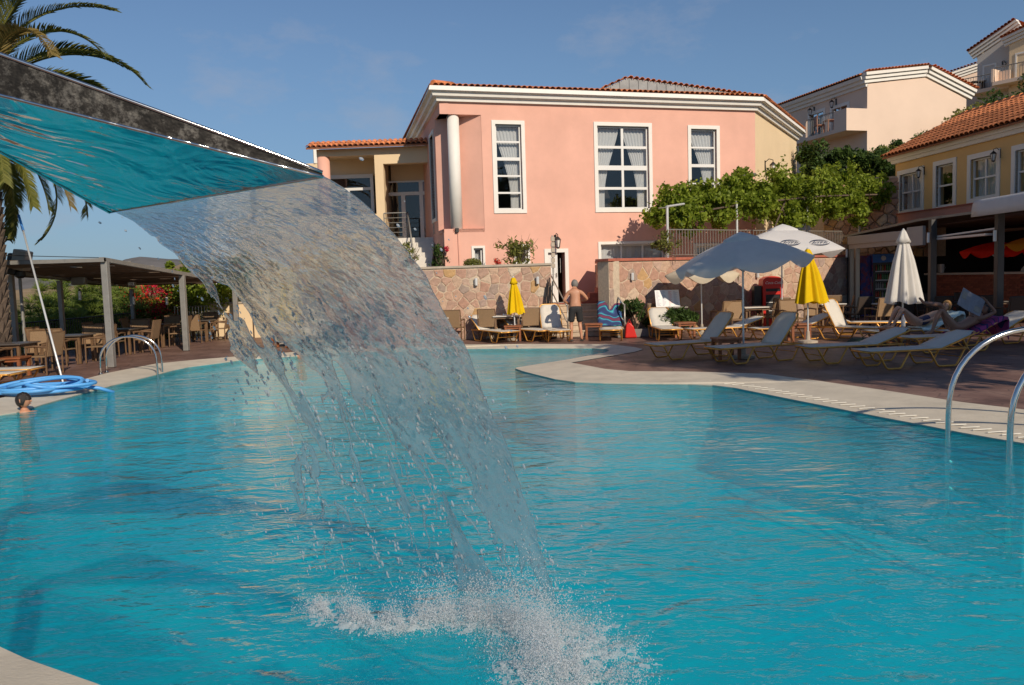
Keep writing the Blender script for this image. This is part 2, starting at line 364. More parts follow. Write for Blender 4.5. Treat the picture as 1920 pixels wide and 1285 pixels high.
WZ = -.085
inner_px = [(0, 778), (31, 773), (62, 764), (83, 757), (130, 744), (175, 732), (208, 723), (250, 713), (302, 700), (325, 694), (354, 688), (400, 682), (451, 675), (516, 670), (560, 667), (640, 661), (760, 656), (870, 654), (1000, 653), (1110, 653), (1138, 655), (1143, 657), (1135, 661),
            (1060, 675), (969, 689), (966, 691), (980, 696), (1003, 702), (1040, 711), (1078, 716), (1130, 718), (1200, 719), (1290, 720), (1336, 722), (1376, 727), (1436, 739), (1501, 752), (1577, 767), (1652, 782), (1732, 797), (1803, 811), (1860, 821), (1920, 831)]
inner = [G(*p, z=-.06) for p in inner_px]
inner = [Vector((-2.08, 3.77, -.06)), Vector((-2.6, 4.06, -.06)), Vector((-4.5, 5.3, -.06)), Vector((-7, 8, -.06)), Vector((-8.5, 10.6, -.06))] + inner + \
        [Vector(p) for p in ((7.3, 7.2, -.06), (8.6, 5, -.06), (7.6, 2.4, -.06), (4, 1.2, -.06), (1.2, 1.8, -.06), (0, 2.45, -.06), (-1.1, 3.15, -.06))]
outer_px = [(40, 738), (125, 719), (158, 711), (204, 699), (271, 686), (292, 682), (375, 674), (400, 672), (451, 668), (516, 663), (590, 657), (640, 653), (760, 648), (870, 646), (1000, 645), (1140, 645.5), (1190, 651), (1206, 655), (1190, 660), (1071, 680), (1135, 692), (1180, 696), (1300, 697), (1431, 701), (1540, 715), (1652, 731), (1803, 754), (1920, 768)]
outer = [G(*p) for p in outer_px]
outer = [Vector(p) for p in ((-2.55, 3.1, 0), (-3.1, 3.45, 0), (-5.0, 4.75, 0), (-7.6, 7.5, 0), (-9.3, 10.4, 0), (-9.3, 12.6, 0))] + outer + \
        [Vector(p) for p in ((8.0, 8.3, 0), (9.4, 5, 0), (8.2, 1.8, 0), (4, .45, 0), (1.0, 1.05, 0), (-.3, 1.75, 0), (-1.6, 2.5, 0))]
# coping ring
m = MB()
tri = tessellate_polygon([outer, inner]); fl = outer + inner
m.add(fl, [tuple(t) for t in tri])
n0 = len(outer); n1 = len(inner)
m.add([v for v in inner] + [v - Vector((0, 0, .12)) for v in inner], [(i, (i + 1) % n1, n1 + (i + 1) % n1, n1 + i) for i in range(n1)])
coping = m.build('pool_coping', K['coping'], fix=True); tag(coping, 'cream pool coping sloping to the water', None, None, 'structure')
# drain slots along the right-hand coping
sm = MB().box((0, 0, 0), (.022, .20, .008)).mesh('drain_slot'); sm.materials.append(K['drain'])
ri = [Vector(v) for v in inner if v.x > .9 and v.y < 18.2 and v.y > 7]
ri = ri[3:]
seg = [(ri[i], ri[i + 1]) for i in range(len(ri) - 1)]; tot = sum((b - a).length for a, b in seg); L = .25
while L < tot - .1:
    acc = 0
    for a, b in seg:
        l = (b - a).length
        if acc + l >= L:
            p = a.lerp(b, (L - acc) / l); d = (b - a).normalized(); nrm = Vector((-d.y, d.x, 0))
            if nrm.dot(Vector((.5, 1, 0))) < 0: nrm = -nrm
            q = p + nrm * .24; ang = math.atan2(nrm.y, nrm.x) - math.pi / 2 - .55
            link('drain_slot', sm, coping, (q.x, q.y, -.036), (0.07, 0, ang)); break
        acc += l
    L += .175
# deck: stamped concrete slabs with recessed joints
def deckmat():
    m = bpy.data.materials.new('stamped_concrete'); m.use_nodes = True; t = m.node_tree; b = t.nodes['Principled BSDF']
    tcn = t.nodes.new('ShaderNodeTexCoord')
    n1_ = t.nodes.new('ShaderNodeTexNoise'); n1_.inputs['Scale'].default_value = 1.1; n1_.inputs['Detail'].default_value = 8; n1_.inputs['Roughness'].default_value = .65
    rp = t.nodes.new('ShaderNodeValToRGB'); e = rp.color_ramp.elements; e[0].position = .32; e[0].color = (.115, .066, .052, 1); e[1].position = .72; e[1].color = (.29, .185, .145, 1)
    x = e.new(.5); x.color = (.195, .112, .088, 1)
    t.links.new(tcn.outputs['Object'], n1_.inputs['Vector']); t.links.new(n1_.outputs[0], rp.inputs[0])
    vo = t.nodes.new('ShaderNodeTexVoronoi'); vo.feature = 'DISTANCE_TO_EDGE'; vo.inputs['Scale'].default_value = 2.2
    t.links.new(tcn.outputs['Object'], vo.inputs['Vector'])
    mr = t.nodes.new('ShaderNodeMapRange'); mr.inputs[1].default_value = 0; mr.inputs[2].default_value = .04; mr.inputs[3].default_value = .62; mr.inputs[4].default_value = 1; t.links.new(vo.outputs[0], mr.inputs[0])
    vm = t.nodes.new('ShaderNodeVectorMath'); vm.operation = 'MULTIPLY'; t.links.new(rp.outputs[0], vm.inputs[0]); t.links.new(mr.outputs[0], vm.inputs[1]); t.links.new(vm.outputs[0], b.inputs['Base Color'])
    n2 = t.nodes.new('ShaderNodeTexNoise'); n2.inputs['Scale'].default_value = 14; n2.inputs['Detail'].default_value = 5; t.links.new(tcn.outputs['Object'], n2.inputs['Vector'])
    ad = t.nodes.new('ShaderNodeMath'); ad.operation = 'MULTIPLY_ADD'; ad.inputs[1].default_value = .5; t.links.new(n2.outputs[0], ad.inputs[0]); t.links.new(mr.outputs[0], ad.inputs[2])
    bp = t.nodes.new('ShaderNodeBump'); bp.inputs['Strength'].default_value = .5; bp.inputs['Distance'].default_value = .012; t.links.new(ad.outputs[0], bp.inputs['Height']); t.links.new(bp.outputs[0], b.inputs['Normal'])
    b.inputs['Roughness'].default_value = .55; b.inputs['Specular IOR Level'].default_value = .35
    return m
K['deck'] = deckmat()
deckout = [Vector(p) for p in ((-14.2, -10, -.012), (24, -10, -.012), (24, 33, -.012), (-14.2, 33, -.012))]
m = MB(); dh = [Vector((v.x, v.y, -.012)) for v in outer]
tri = tessellate_polygon([deckout, dh]); m.add(deckout + dh, [tuple(t) for t in tri])
k4 = 4
m.add([v for v in deckout] + [v - Vector((0, 0, 3.3)) for v in deckout], [(i, (i + 1) % 4, 4 + (i + 1) % 4, 4 + i) for i in range(4)])
m.add([v + Vector((0, 0, 0)) for v in dh] + [v + Vector((0, 0, -.1)) for v in dh], [(i, (i + 1) % n0, n0 + (i + 1) % n0, n0 + i) for i in range(n0)])
deck = m.build('pool_deck', K['deck'], fix=True); tag(deck, 'reddish brown stamped concrete deck round the pool', None, None, 'structure')
# basin
K['basin'] = mat('blue_pool_lining', (.18, .86, .94), .6, nscale=.5, namt=.10, dirt=((.08, .74, .90), .3, .4, .7, .6))
m = MB(); D = 1.55
fl_ = [Vector((v.x, v.y, -D)) for v in inner]
tri = tessellate_polygon([fl_]); m.add(fl_, [tuple(t) for t in tri])
m.add([Vector((v.x, v.y, -.07)) for v in inner] + fl_, [(i, (i + 1) % n1, n1 + (i + 1) % n1, n1 + i) for i in range(n1)])
basin = m.build('pool_basin', K['basin'], fix=True); tag(basin, 'turquoise lined swimming pool basin', None, None, 'structure')
# water
LAND = Vector((-.25, 4.45, WZ))
def watermat():
    m = bpy.data.materials.new('pool_water'); m.use_nodes = True; t = m.node_tree; t.nodes.remove(t.nodes['Principled BSDF']); out = t.nodes['Material Output']
    N = t.nodes.new; Lk = t.links.new
    tcn = N('ShaderNodeTexCoord'); pos = tcn.outputs['Object']
    def noise(scale, det, st=None, dist=0.0, rough=.5):
        s = pos
        if st:
            mp = N('ShaderNodeMapping'); mp.inputs['Scale'].default_value = st[:3]; mp.inputs['Rotation'].default_value = (0, 0, st[3]); Lk(pos, mp.inputs[0]); s = mp.outputs[0]
        n = N('ShaderNodeTexNoise'); n.inputs['Scale'].default_value = scale; n.inputs['Detail'].default_value = det; n.inputs['Distortion'].default_value = dist; n.inputs['Roughness'].default_value = rough; Lk(s, n.inputs['Vector']); return n.outputs[0]
    def math_(op, a, b=None, c=None):
        x = N('ShaderNodeMath'); x.operation = op
        for i, v in enumerate((a, b, c)):
            if v is None: continue
            if isinstance(v, (int, float)): x.inputs[i].default_value = v
            else: Lk(v, x.inputs[i])
        return x.outputs[0]
    n1 = noise(1.5, 3, (.75, 1.25, 1, .1), .6)
    n2 = noise(5.0, 3, (.7, 1.4, 1, -.15), .5)
    n3 = noise(17, 2, (.8, 1.3, 1, .3), .3)
    # ring ripples round the splash
    sub = N('ShaderNodeVectorMath'); sub.operation = 'SUBTRACT'; sub.inputs[1].default_value = LAND; Lk(pos, sub.inputs[0])
    ln = N('ShaderNodeVectorMath'); ln.operation = 'LENGTH'; Lk(sub.outputs[0], ln.inputs[0]); r = ln.outputs['Value']
    rr = math_('MULTIPLY_ADD', n1, 1.7, r)
    wv = math_('SINE', math_('MULTIPLY', rr, 15.0))
    amp = math_('DIVIDE', 1.0, math_('MULTIPLY_ADD', r, .55, 1.0))
    wv = math_('MULTIPLY', wv, amp)
    h = math_('MULTIPLY', n1, 1.9)
    h = math_('MULTIPLY_ADD', n2, .80, h)
    h = math_('MULTIPLY_ADD', n3, .24, h)
    h = math_('MULTIPLY_ADD', wv, .16, h)
    bp = N('ShaderNodeBump'); bp.inputs['Strength'].default_value = 1.0; bp.inputs['Distance'].default_value = .027; Lk(h, bp.inputs['Height'])
    fr = schlick(t, .02, bp.outputs[0])
    gl = N('ShaderNodeBsdfGlossy'); gl.inputs['Roughness'].default_value = .035; Lk(bp.outputs[0], gl.inputs['Normal'])
    col = (.24, .90, .97, 1)
    tr = N('ShaderNodeBsdfTransparent'); tr.inputs[0].default_value = col
    rf = N('ShaderNodeBsdfRefraction'); rf.inputs[0].default_value = col; rf.inputs['IOR'].default_value = 1.33; rf.inputs['Roughness'].default_value = .0; Lk(bp.outputs[0], rf.inputs['Normal'])
    m1 = N('ShaderNodeMixShader'); m1.inputs[0].default_value = .4; Lk(tr.outputs[0], m1.inputs[1]); Lk(rf.outputs[0], m1.inputs[2])
    df = N('ShaderNodeBsdfDiffuse'); Lk(bp.outputs[0], df.inputs['Normal'])
    rp = N('ShaderNodeValToRGB'); rp.color_ramp.elements[0].position = .35; rp.color_ramp.elements[0].color = (.003, .46, .62, 1); rp.color_ramp.elements[1].position = .68; rp.color_ramp.elements[1].color = (.008, .62, .70, 1)
    nc = noise(.55, 4, None, 1.5); Lk(nc, rp.inputs[0]); Lk(rp.outputs[0], df.inputs[0])
    m2 = N('ShaderNodeMixShader'); m2.inputs[0].default_value = .26; Lk(m1.outputs[0], m2.inputs[1]); Lk(df.outputs[0], m2.inputs[2])
    m3 = N('ShaderNodeMixShader'); Lk(fr.outputs[0], m3.inputs[0]); Lk(m2.outputs[0], m3.inputs[1]); Lk(gl.outputs[0], m3.inputs[2])
    Lk(m3.outputs[0], out.inputs[0]); return m
K['water'] = watermat()
wi = [Vector((v.x, v.y, WZ)) for v in inner]
tri = tessellate_polygon([wi]); m = MB(); m.add(wi, [tuple(t) for t in tri])
water = m.build('water', K['water'], fix=False); tag(water, 'rippled turquoise water filling the pool', None, None, 'structure')
if water.data.polygons[0].normal.z < 0: water.data.flip_normals()

# ================================================================ STONE WALLS
def clip(poly, a, b, c):
    """keep a*x+b*y<=c"""
    out = []
    for i in range(len(poly)):
        p, q = poly[i], poly[(i + 1) % len(poly)]; dp = a * p[0] + b * p[1] - c; dq = a * q[0] + b * q[1] - c
        if dp <= 0: out.append(p)
        if dp * dq < 0: t = dp / (dp - dq); out.append((p[0] + (q[0] - p[0]) * t, p[1] + (q[1] - p[1]) * t))
    return out
def stones(root, mt, w, h, sw, sh, seed, z0=0.0, gap=.016, proud=.03, name='stone', maxn=290, depth0=0.0):
    rg = random.Random(seed); pts = []
    nr = max(1, round(h / sh)); nc = max(1, round(w / sw))
    for r in range(nr):
        for c in range(nc):
            if rg.random() < .06: continue
            pts.append(((c + .5 + (.5 if r % 2 else 0) - .25 + rg.uniform(-.36, .36)) * w / nc, (r + .5 + rg.uniform(-.36, .36)) * h / nr))
    cnt = 0
    for i, p in enumerate(pts):
        poly = rect(0, w, 0, h)
        for j, q in enumerate(pts):
            if i == j: continue
            dx, dy = q[0] - p[0], q[1] - p[1]
            if abs(dx) > 2.4 * sw or abs(dy) > 2.4 * sh: continue
            poly = clip(poly, dx, dy, dx * (p[0] + q[0]) / 2 + dy * (p[1] + q[1]) / 2)
            if not poly: break
        if not poly or len(poly) < 3: continue
        cx = sum(v[0] for v in poly) / len(poly); cy = sum(v[1] for v in poly) / len(poly)
        # rough outline
        pl = []
        for a, b in zip(poly, poly[1:] + poly[:1]):
            l = math.hypot(b[0] - a[0], b[1] - a[1])
            if l < .025: continue
            pl.append((a[0] + rg.uniform(-.01, .01), a[1] + rg.uniform(-.01, .01)))
            if l > .15: pl.append(((a[0] + b[0]) / 2 + rg.uniform(-.014, .014), (a[1] + b[1]) / 2 + rg.uniform(-.014, .014)))
        if len(pl) < 3: continue
        def ins(k):
            o = []
            for v in pl:
                d = math.hypot(v[0] - cx, v[1] - cy) + 1e-6; f = max(.3, 1 - k / d); o.append((cx + (v[0] - cx) * f, cy + (v[1] - cy) * f))
            return o
        g1, g2 = ins(gap), ins(gap + .03); n = len(pl); pr = proud * rg.uniform(.5, 1.4)
        vs = [(a, 0.02, b) for a, b in g1] + [(a, -pr * .6, b) for a, b in g1] + [(a + rg.uniform(-.005, .005), -pr + rg.uniform(-.006, .006), b) for a, b in g2]
        vs = [(a - cx, b, c - cy) for a, b, c in vs]
        fs = [(k, (k + 1) % n, n + (k + 1) % n, n + k) for k in range(n)] + [(n + k, n + (k + 1) % n, 2 * n + (k + 1) % n, 2 * n + k) for k in range(n)] + [tuple(2 * n + k for k in range(n))]
        mm = MB(); mm.add(vs, fs); me = mm.mesh(name); me.materials.append(mt)
        link(name, me, root, (cx, depth0, z0 + cy)); cnt += 1
        if cnt >= maxn: break
    return cnt
def P2(px, py, z=0.0): v = G(px, py, z); return (v.x, v.y)
WL0 = (-6.6, 24.95); WL1 = (1.27, 24.75)
frL = Fr(WL0, WL1); HL = 2.22
rl = empty('stone_wall', frL.o, frL.a, 'long rubble stone retaining wall behind the pool, left of the steps', 'wall')
MB().bb(0, frL.len, -.004, .5, 0, HL).build('wall_core', K['mortar'], rl)
stones(rl, K['stone'], frL.len, HL - .03, .31, .24, 11, proud=.02, gap=.012)
MB().bb(-.02, frL.len + .03, -.05, .55, HL, HL + .07).build('wall_cap', K['capgrey'], rl, bevel=.01)
WR0 = (2.95, 24.0); WR1 = (13.0, 30.6)
frR = Fr(WR0, WR1); HR = 2.27
rr_ = empty('stone_wall', frR.o, frR.a, 'rubble stone terrace wall with a red cap, right of the steps', 'wall')
MB().bb(0, frR.len, -.004, .5, 0, HR).build('wall_core', K['mortar'], rr_)
stones(rr_, K['stone'], frR.len, HR - .03, .42, .27, 12, proud=.02, gap=.012)
MB().bb(-.05, frR.len + .03, -.06, .56, HR, HR + .085).build('wall_cap', K['cap'], rr_, bevel=.01)
# return wall on the right of the steps (dark shaded side) and left return
frS = Fr((3.0, 27.9), (2.93, 24.08))
rs = empty('stone_wall', frS.o, frS.a, 'short shaded stone wall closing the right side of the steps', 'wall')
MB().bb(0, frS.len, .02, .35, 0, HR).build('wall_core', K['mortar'], rs); stones(rs, K['stone'], frS.len, HR - .03, .42, .3, 13)
MB().bb(0, frS.len, -.04, .38, HR + .002, HR + .087).build('wall_cap', K['cap'], rs)
frS2 = Fr((1.24, 25.25), (1.25, 27.8))
rs2 = empty('stone_wall', frS2.o, frS2.a, 'short stone wall closing the left side of the steps', 'wall')
MB().bb(0, frS2.len, .02, .35, 0, HL).build('wall_core', K['mortar'], rs2); stones(rs2, K['stone'], frS2.len, HL - .03, .42, .3, 14)
# wall lamps (small cylinders) on the walls
def wall_light(fr, px, py, lab):
    s, z = fr.hit(px, py); p = fr.w(s, -.09, z)
    e = empty('wall_light', p, fr.a, lab, 'wall light', 'small cylindrical lights on the stone walls')
    MB().lathe([(.045, -.11), (.05, -.10), (.05, .10), (.04, .115)], 12).build('lamp_body', K['pole'], e, smooth=False)
    MB().bb(-.035, .035, .0, .07, -.05, .05).build('bracket', K['greymetal'], e)
wall_light(frL, 893, 529, 'small metal cylinder light on the stone wall, left of the yellow parasol')
wall_light(frL, 1008, 526, 'small metal cylinder light on the stone wall beside the steps, right of the yellow parasol')
wall_light(frR, 1182, 519, 'small metal cylinder light on the terrace wall nearest the steps')
wall_light(frR, 1417, 515, 'small metal cylinder light on the terrace wall left of the red cooler')
# steps between the walls
st = empty('stone_steps', (2.1, 24.6, 0), 0, 'five pale stone steps rising between the two stone walls', 'steps')
for i in range(5):
    z = .19 * (i + 1); MB().bb(-.86, .84, .36 * i, 3.3, z - .19, z - .045).build('riser_block', K['steplight'], st)
    MB().bb(-.87, .85, .36 * i - .03, .36 * i + .42, z - .043, z).build('tread', K['steplight'], st, bevel=.008)
MB().bb(-.86, .84, .36 * 4 + .3, 3.35, .90, .952).build('landing', K['cap'], st)
ss = empty('side_steps', (2.35, 26.9, .953), 0, 'dark steps climbing to the right from the landing against the pink wall', 'steps')
for i in range(3): MB().bb(.0 + i * .26, .6, -.5, .4, .17 * i, .17 * (i + 1) - .002).build('step', K['cap'], ss)
def handrail(pts_list, posts, label, r=.02, mt='darkmetal', name='handrail'):
    e = empty(name, posts[0][0], 0, label, 'handrail'); o = Vector(posts[0][0])
    for pts in pts_list: MB().tube([Vector(p) - o for p in pts], r, 8).build('rail', K[mt], e, smooth=True)
    for a, b in posts: MB().tube([Vector(a) - o, Vector(b) - o], r * 1.1, 8).build('post', K[mt], e, smooth=True)
handrail([[(1.32, 26.2, 1.95), (1.72, 24.35, .93)], [(1.32, 26.2, 1.45), (1.72, 24.35, .43)]], [((1.72, 24.35, 0), (1.72, 24.35, 1.0)), ((1.32, 26.2, .95), (1.32, 26.2, 2.0))], 'left metal handrail of the stone steps beside the standing man', .022, 'rail')
handrail([[(2.85, 25.6, 1.95), (3.35, 23.6, .95)], [(2.85, 25.6, 1.45), (3.35, 23.6, .45)]], [((3.35, 23.6, 0), (3.35, 23.6, 1.0)), ((2.85, 25.6, .76), (2.85, 25.6, 2.0))], 'right metal handrail of the stone steps by the terrace wall', .022, 'rail')
# narrow dark folded screens leaning by the left wall end
e = empty('folded_parasol', (1.12, 24.35, 0), 0, 'dark folded parasol frame leaning at the corner of the stone wall by the steps', 'parasol')
for i in range(5): MB().tube([(-.15 + i * .06, 0, 0), (.0 + i * .045, .3, 1.6 + .12 * (i % 3))], .018, 6).build('pole', K['darkmetal'], e)
MB().lathe([(.24, 0), (.24, .05), (.05, .07), (.05, .2)], 14, (.02, 0, 0)).build('base', K['darkmetal'], e)
# earth and terrace behind the walls
MB().ext([[(-6.5, 25.47), (1.1, 25.3), (1.1, 27.9), (-2.1, 27.0), (-4.4, 37), (-6.5, 37)]], fm_xy, 0, 2.12).build('terrace_bed', K['soil']).__setitem__('kind', 'structure')
m = MB().ext([[(3.42, 24.85), (3.42, 28.5), (9.3, 30.15), (13.2, 37), (17, 37), (15.2, 32), (13.3, 31.0)]], fm_xy, 0, 2.2)
tr_ = m.build('terrace', K['steplight']); tag(tr_, 'raised terrace behind the right stone wall', None, None, 'structure')
# ================================================================ BUILDINGS
def wall(parent, name, outline, holes, thick, mt, y0=0.0):
    return MB().ext([outline] + holes, fm_xz, y0, y0 + thick).build(name, mt, parent)
def window(parent, s0, s1, z0, z1, cols, rows, trim=.12, fw=.055, recess=.14, curtain=None, y=0.0, frame='frame', panes=True, sill=False, room=True, bar=None, heavy=None):
    """opening s0..s1 x z0..z1 in the plane y; trim stands proud round it; returns the window part"""
    if trim:
        w = MB().ext([rect(s0 - trim, s1 + trim, z0 - trim, z1 + trim), rect(s0, s1, z0, z1)], fm_xz, y - .035, y + recess).build('window', K['white'], parent, bevel=.006)
    else:
        w = MB().ext([rect(s0 - .02, s1 + .02, z0 - .02, z1 + .02), rect(s0, s1, z0, z1)], fm_xz, y - .01, y + recess).build('window', K['white'], parent)
    yf = y + recess
    holes = []; cw = (s1 - s0) / cols; rh = (z1 - z0) / rows; bar = bar or fw * .55
    for i in range(cols):
        for j in range(rows):
            a0 = s0 + i * cw + (fw if i == 0 else bar); a1 = s0 + (i + 1) * cw - (fw if i == cols - 1 else bar)
            bb0 = z0 + j * rh + (fw if j == 0 else bar); bb1 = z0 + (j + 1) * rh - (fw if j == rows - 1 else bar)
            if heavy and j in heavy: bb0 += bar * .8
            if heavy and (j + 1) in heavy: bb1 -= bar * .8
            holes.append(rect(a0, a1, bb0, bb1))
    fo = MB().ext([rect(s0 + .001, s1 - .001, z0 + .001, z1 - .001)] + holes, fm_xz, yf - .06, yf).build('frame', K[frame], w)
    if panes:
        for h in holes:
            (a0, b0), _, (a1, b1), _ = h
            MB().add([(a0 - .01, yf - .03, b0 - .01), (a1 + .01, yf - .03, b0 - .01), (a1 + .01, yf - .03, b1 + .01), (a0 - .01, yf - .03, b1 + .01)], [(0, 1, 2, 3)]).build('pane', K['glass'], w, fix=False)
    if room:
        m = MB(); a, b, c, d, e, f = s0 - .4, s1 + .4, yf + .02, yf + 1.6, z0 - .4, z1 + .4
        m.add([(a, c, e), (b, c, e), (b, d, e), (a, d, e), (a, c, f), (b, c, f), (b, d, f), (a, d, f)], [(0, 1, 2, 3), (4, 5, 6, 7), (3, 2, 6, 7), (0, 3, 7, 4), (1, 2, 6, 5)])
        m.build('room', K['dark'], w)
    if curtain:
        m = MB(); n = 40; rows_ = 16
        for (c0, c1, tie) in curtain:   # fractions of the width at the top, and how far it is drawn to side 'l'/'r' lower down
            vs = []
            for j in range(rows_ + 1):
                v = j / rows_; z = z1 - .05 - (z1 - z0 - .08) * v
                for i in range(n + 1):
                    u = i / n; k = math.sin(min(1, v * 1.15) * math.pi / 2) ** 1.3 * .62
                    uu = u
                    wdt = c1 - c0
                    if tie == 'l': x = c0 + wdt * u * (1 - k)
                    elif tie == 'r': x = c1 - wdt * (1 - u) * (1 - k)
                    else: x = c0 + wdt * u
                    vs.append((s0 + (s1 - s0) * x, yf + .12 + .022 * math.sin(u * 44 + v * 1.5), z))
            b = len(m.v); m.v += vs; fs = [(b + j * (n + 1) + i, b + j * (n + 1) + i + 1, b + (j + 1) * (n + 1) + i + 1, b + (j + 1) * (n + 1) + i) for j in range(rows_) for i in range(n)]
            m.f += fs; m.m += [0] * len(fs)
        m.build('curtain', K['curtain'], w, smooth=True, fix=False)
    return w
def sweep(path, prof, closed=False):
    """path: 2-D points with outward on the right-hand side; prof: closed polygon of (out, z)"""
    m = MB(); n = len(path); vs = []; P = [Vector((p[0], p[1])) for p in path]
    for i, p in enumerate(P):
        d0 = (p - P[i - 1]).normalized() if i > 0 or closed else None; d1 = (P[(i + 1) % n] - p).normalized() if i < n - 1 or closed else None
        d0 = d0 or d1; d1 = d1 or d0; n0_, n1_ = Vector((d0.y, -d0.x)), Vector((d1.y, -d1.x)); b = (n0_ + n1_).normalized(); k = 1 / max(.3, b.dot(n0_))
        for (o, z) in prof: q = p + b * o * k; vs.append((q.x, q.y, z))
    q = len(prof); fs = []
    for i in range(n if closed else n - 1):
        for k in range(q): fs.append((i * q + k, i * q + (k + 1) % q, ((i + 1) % n) * q + (k + 1) % q, ((i + 1) % n) * q + k))
    if not closed: fs += [tuple(range(q)), tuple((n - 1) * q + k for k in range(q))]
    return m.add(vs, fs)
def cornice_prof(z, h=.48, o=.42):
    s = h / 3; g = .02
    return [(-.05, z), (.10, z), (.12, z + s - g), (.20, z + s - g), (.20, z + s), (.24, z + s), (.27, z + 2 * s - g), (.34, z + 2 * s - g), (.34, z + 2 * s), (.38, z + 2 * s), (o, z + h), (-.05, z + h)]
# one barrel tile: axis along +y, crest up
def tile_mesh(L=.42, r=.095, n=6):
    m = MB(); vs = []
    for y, rr in ((0, r), (L, r * .82)):
        for k in range(n + 1):
            a = math.pi * k / n; vs.append((rr * math.cos(a), y, rr * .8 * math.sin(a)))
    for y, rr in ((0, r - .014),):
        for k in range(n + 1):
            a = math.pi * k / n; vs.append((rr * math.cos(a), y, rr * .8 * math.sin(a)))
    q = n + 1
    fs = [(k, k + 1, q + k + 1, q + k) for k in range(n)] + [(k, k + 1, 2 * q + k + 1, 2 * q + k) for k in range(n)]
    m.add(vs, fs); me = m.mesh('roof_tile'); me.materials.append(K['tile']); me.polygons.foreach_set('use_smooth', [True] * n + [False] * n); return me
TILE = tile_mesh(); TILEBIG = tile_mesh(.42, .125)
def tile_roof(parent, O, U, V, lu, lv, pitch=.21, row=.36, parts=300, tile=None, slab=True, skip=None, name='roof'):
    """sloping tiled roof: O corner at the eave, U along the eave, V up the slope"""
    tile = tile or TILE
    O, U, V = Vector(O), Vector(U).normalized(), Vector(V).normalized(); N = U.cross(V)
    ms = MB(); c = [O - V * .02, O + U * lu - V * .02, O + U * lu + V * lv, O + V * lv]
    ms.add([p - N * .01 for p in c] + [p - N * .07 for p in c], [(0, 1, 2, 3), (7, 6, 5, 4), (0, 4, 5, 1), (1, 5, 6, 2), (2, 6, 7, 3), (3, 7, 4, 0)])
    rf = ms.build(name, K['roofbase'], parent)
    nu, nv = max(1, round(lu / pitch)), max(1, round(lv / row)); cnt = 0; rest = []
    for j in range(nv):
        for i in range(nu):
            if skip and skip((i + .5) / nu, (j + .5) / nv): continue
            p = O + U * ((i + .5) * lu / nu) + V * (j * lv / nv - .05) + N * (.012 + .018 * 1) + U * random.uniform(-.006, .006)
            up = (V + N * -.03).normalized(); nn = U.cross(up)
            M = Matrix((U, up, nn)).transposed().to_4x4(); M.translation = p
            if cnt < parts: link('roof_tile', tile, rf, mat4=M); cnt += 1
            else: rest.append(M)
    if rest:
        tv = [v.co.copy() for v in tile.vertices]; tf = [tuple(p.vertices) for p in tile.polygons]; m = MB()
        for M in rest: m.add([M @ v for v in tv], tf)
        o = m.build('roof_tiles', K['tile'], rf, smooth=False, fix=False); o['kind'] = 'stuff'
    return rf
# ---- main pink hall
A2 = (-2.16, 27.0); B2 = (9.26, 30.2); C2 = (13.3, 37.2); E2 = (-4.3, 37.0)
FM = Fr(A2, B2)
def loc2(fr, p): v = Vector((p[0], p[1], 0)) - Vector((fr.o.x, fr.o.y, 0)); return (v.dot(fr.x), v.dot(fr.y))
hall = empty('hotel_hall', FM.o, FM.a, 'large pink two storey hall with white cornice and tall curtained windows', 'building')
zT = FM.hit(1100, 199)[1]                                    # underside of the cornice
zr0 = FM.hit(880, 429)[1]; zr1 = FM.hit(870, 215)[1]; sr1 = FM.hit(905, 320)[0]
def W(px0, px1, pyt, pyb, fr=FM):
    s0, zt = fr.hit(px0, pyt); s1, zb = fr.hit(px1, pyb); return s0, s1, zb, zt
w1 = W(928, 981, 233, 393); w2 = W(1119, 1218, 236, 391); w3 = W(1295, 1344, 242, 352)
w3 = (w3[0], w3[1], w1[2] + .25, w3[3])
lw = W(1126, 1246, 459, 488); lw2 = W(1304, 1346, 462, 480); bw1 = W(888, 906, 466, 500); bw2 = W(967, 990, 463, 494)
dr = W(1027, 1061, 474, 570); dr = (dr[0], dr[1], .95, dr[3]); sd = W(1424, 1445, 395, 455)
Lh = FM.len
outl = [(0.0, .3), (Lh, .3), (Lh, zT), (0, zT), (0, zr1), (sr1, zr1), (sr1, zr0), (0, zr0)]
holes = [rect(w[0], w[1], w[2], w[3]) for w in (w1, w2, w3, lw, lw2, bw1, bw2, dr)]
wall(hall, 'front_wall', outl, holes, .3, K['pink'])
window(hall, *w1, 1, 5, trim=.13, curtain=[(0, .98, 'r')], heavy=[3])
window(hall, *w2, 2, 4, trim=.13, curtain=[(0, .47, 'l'), (.53, 1, 'r')], heavy=[2], bar=.045)
window(hall, *w3, 1, 4, trim=.13, curtain=[(0.05, 1, 'r')], heavy=[2])
window(hall, *lw, 3, 1, trim=.1, curtain=[(0, 1, None)]); window(hall, *lw2, 2, 1, trim=.1, curtain=[(0, 1, None)]); window(hall, *bw1, 1, 1, trim=.08, curtain=[(0, 1, None)]); window(hall, *bw2, 1, 1, trim=.08)
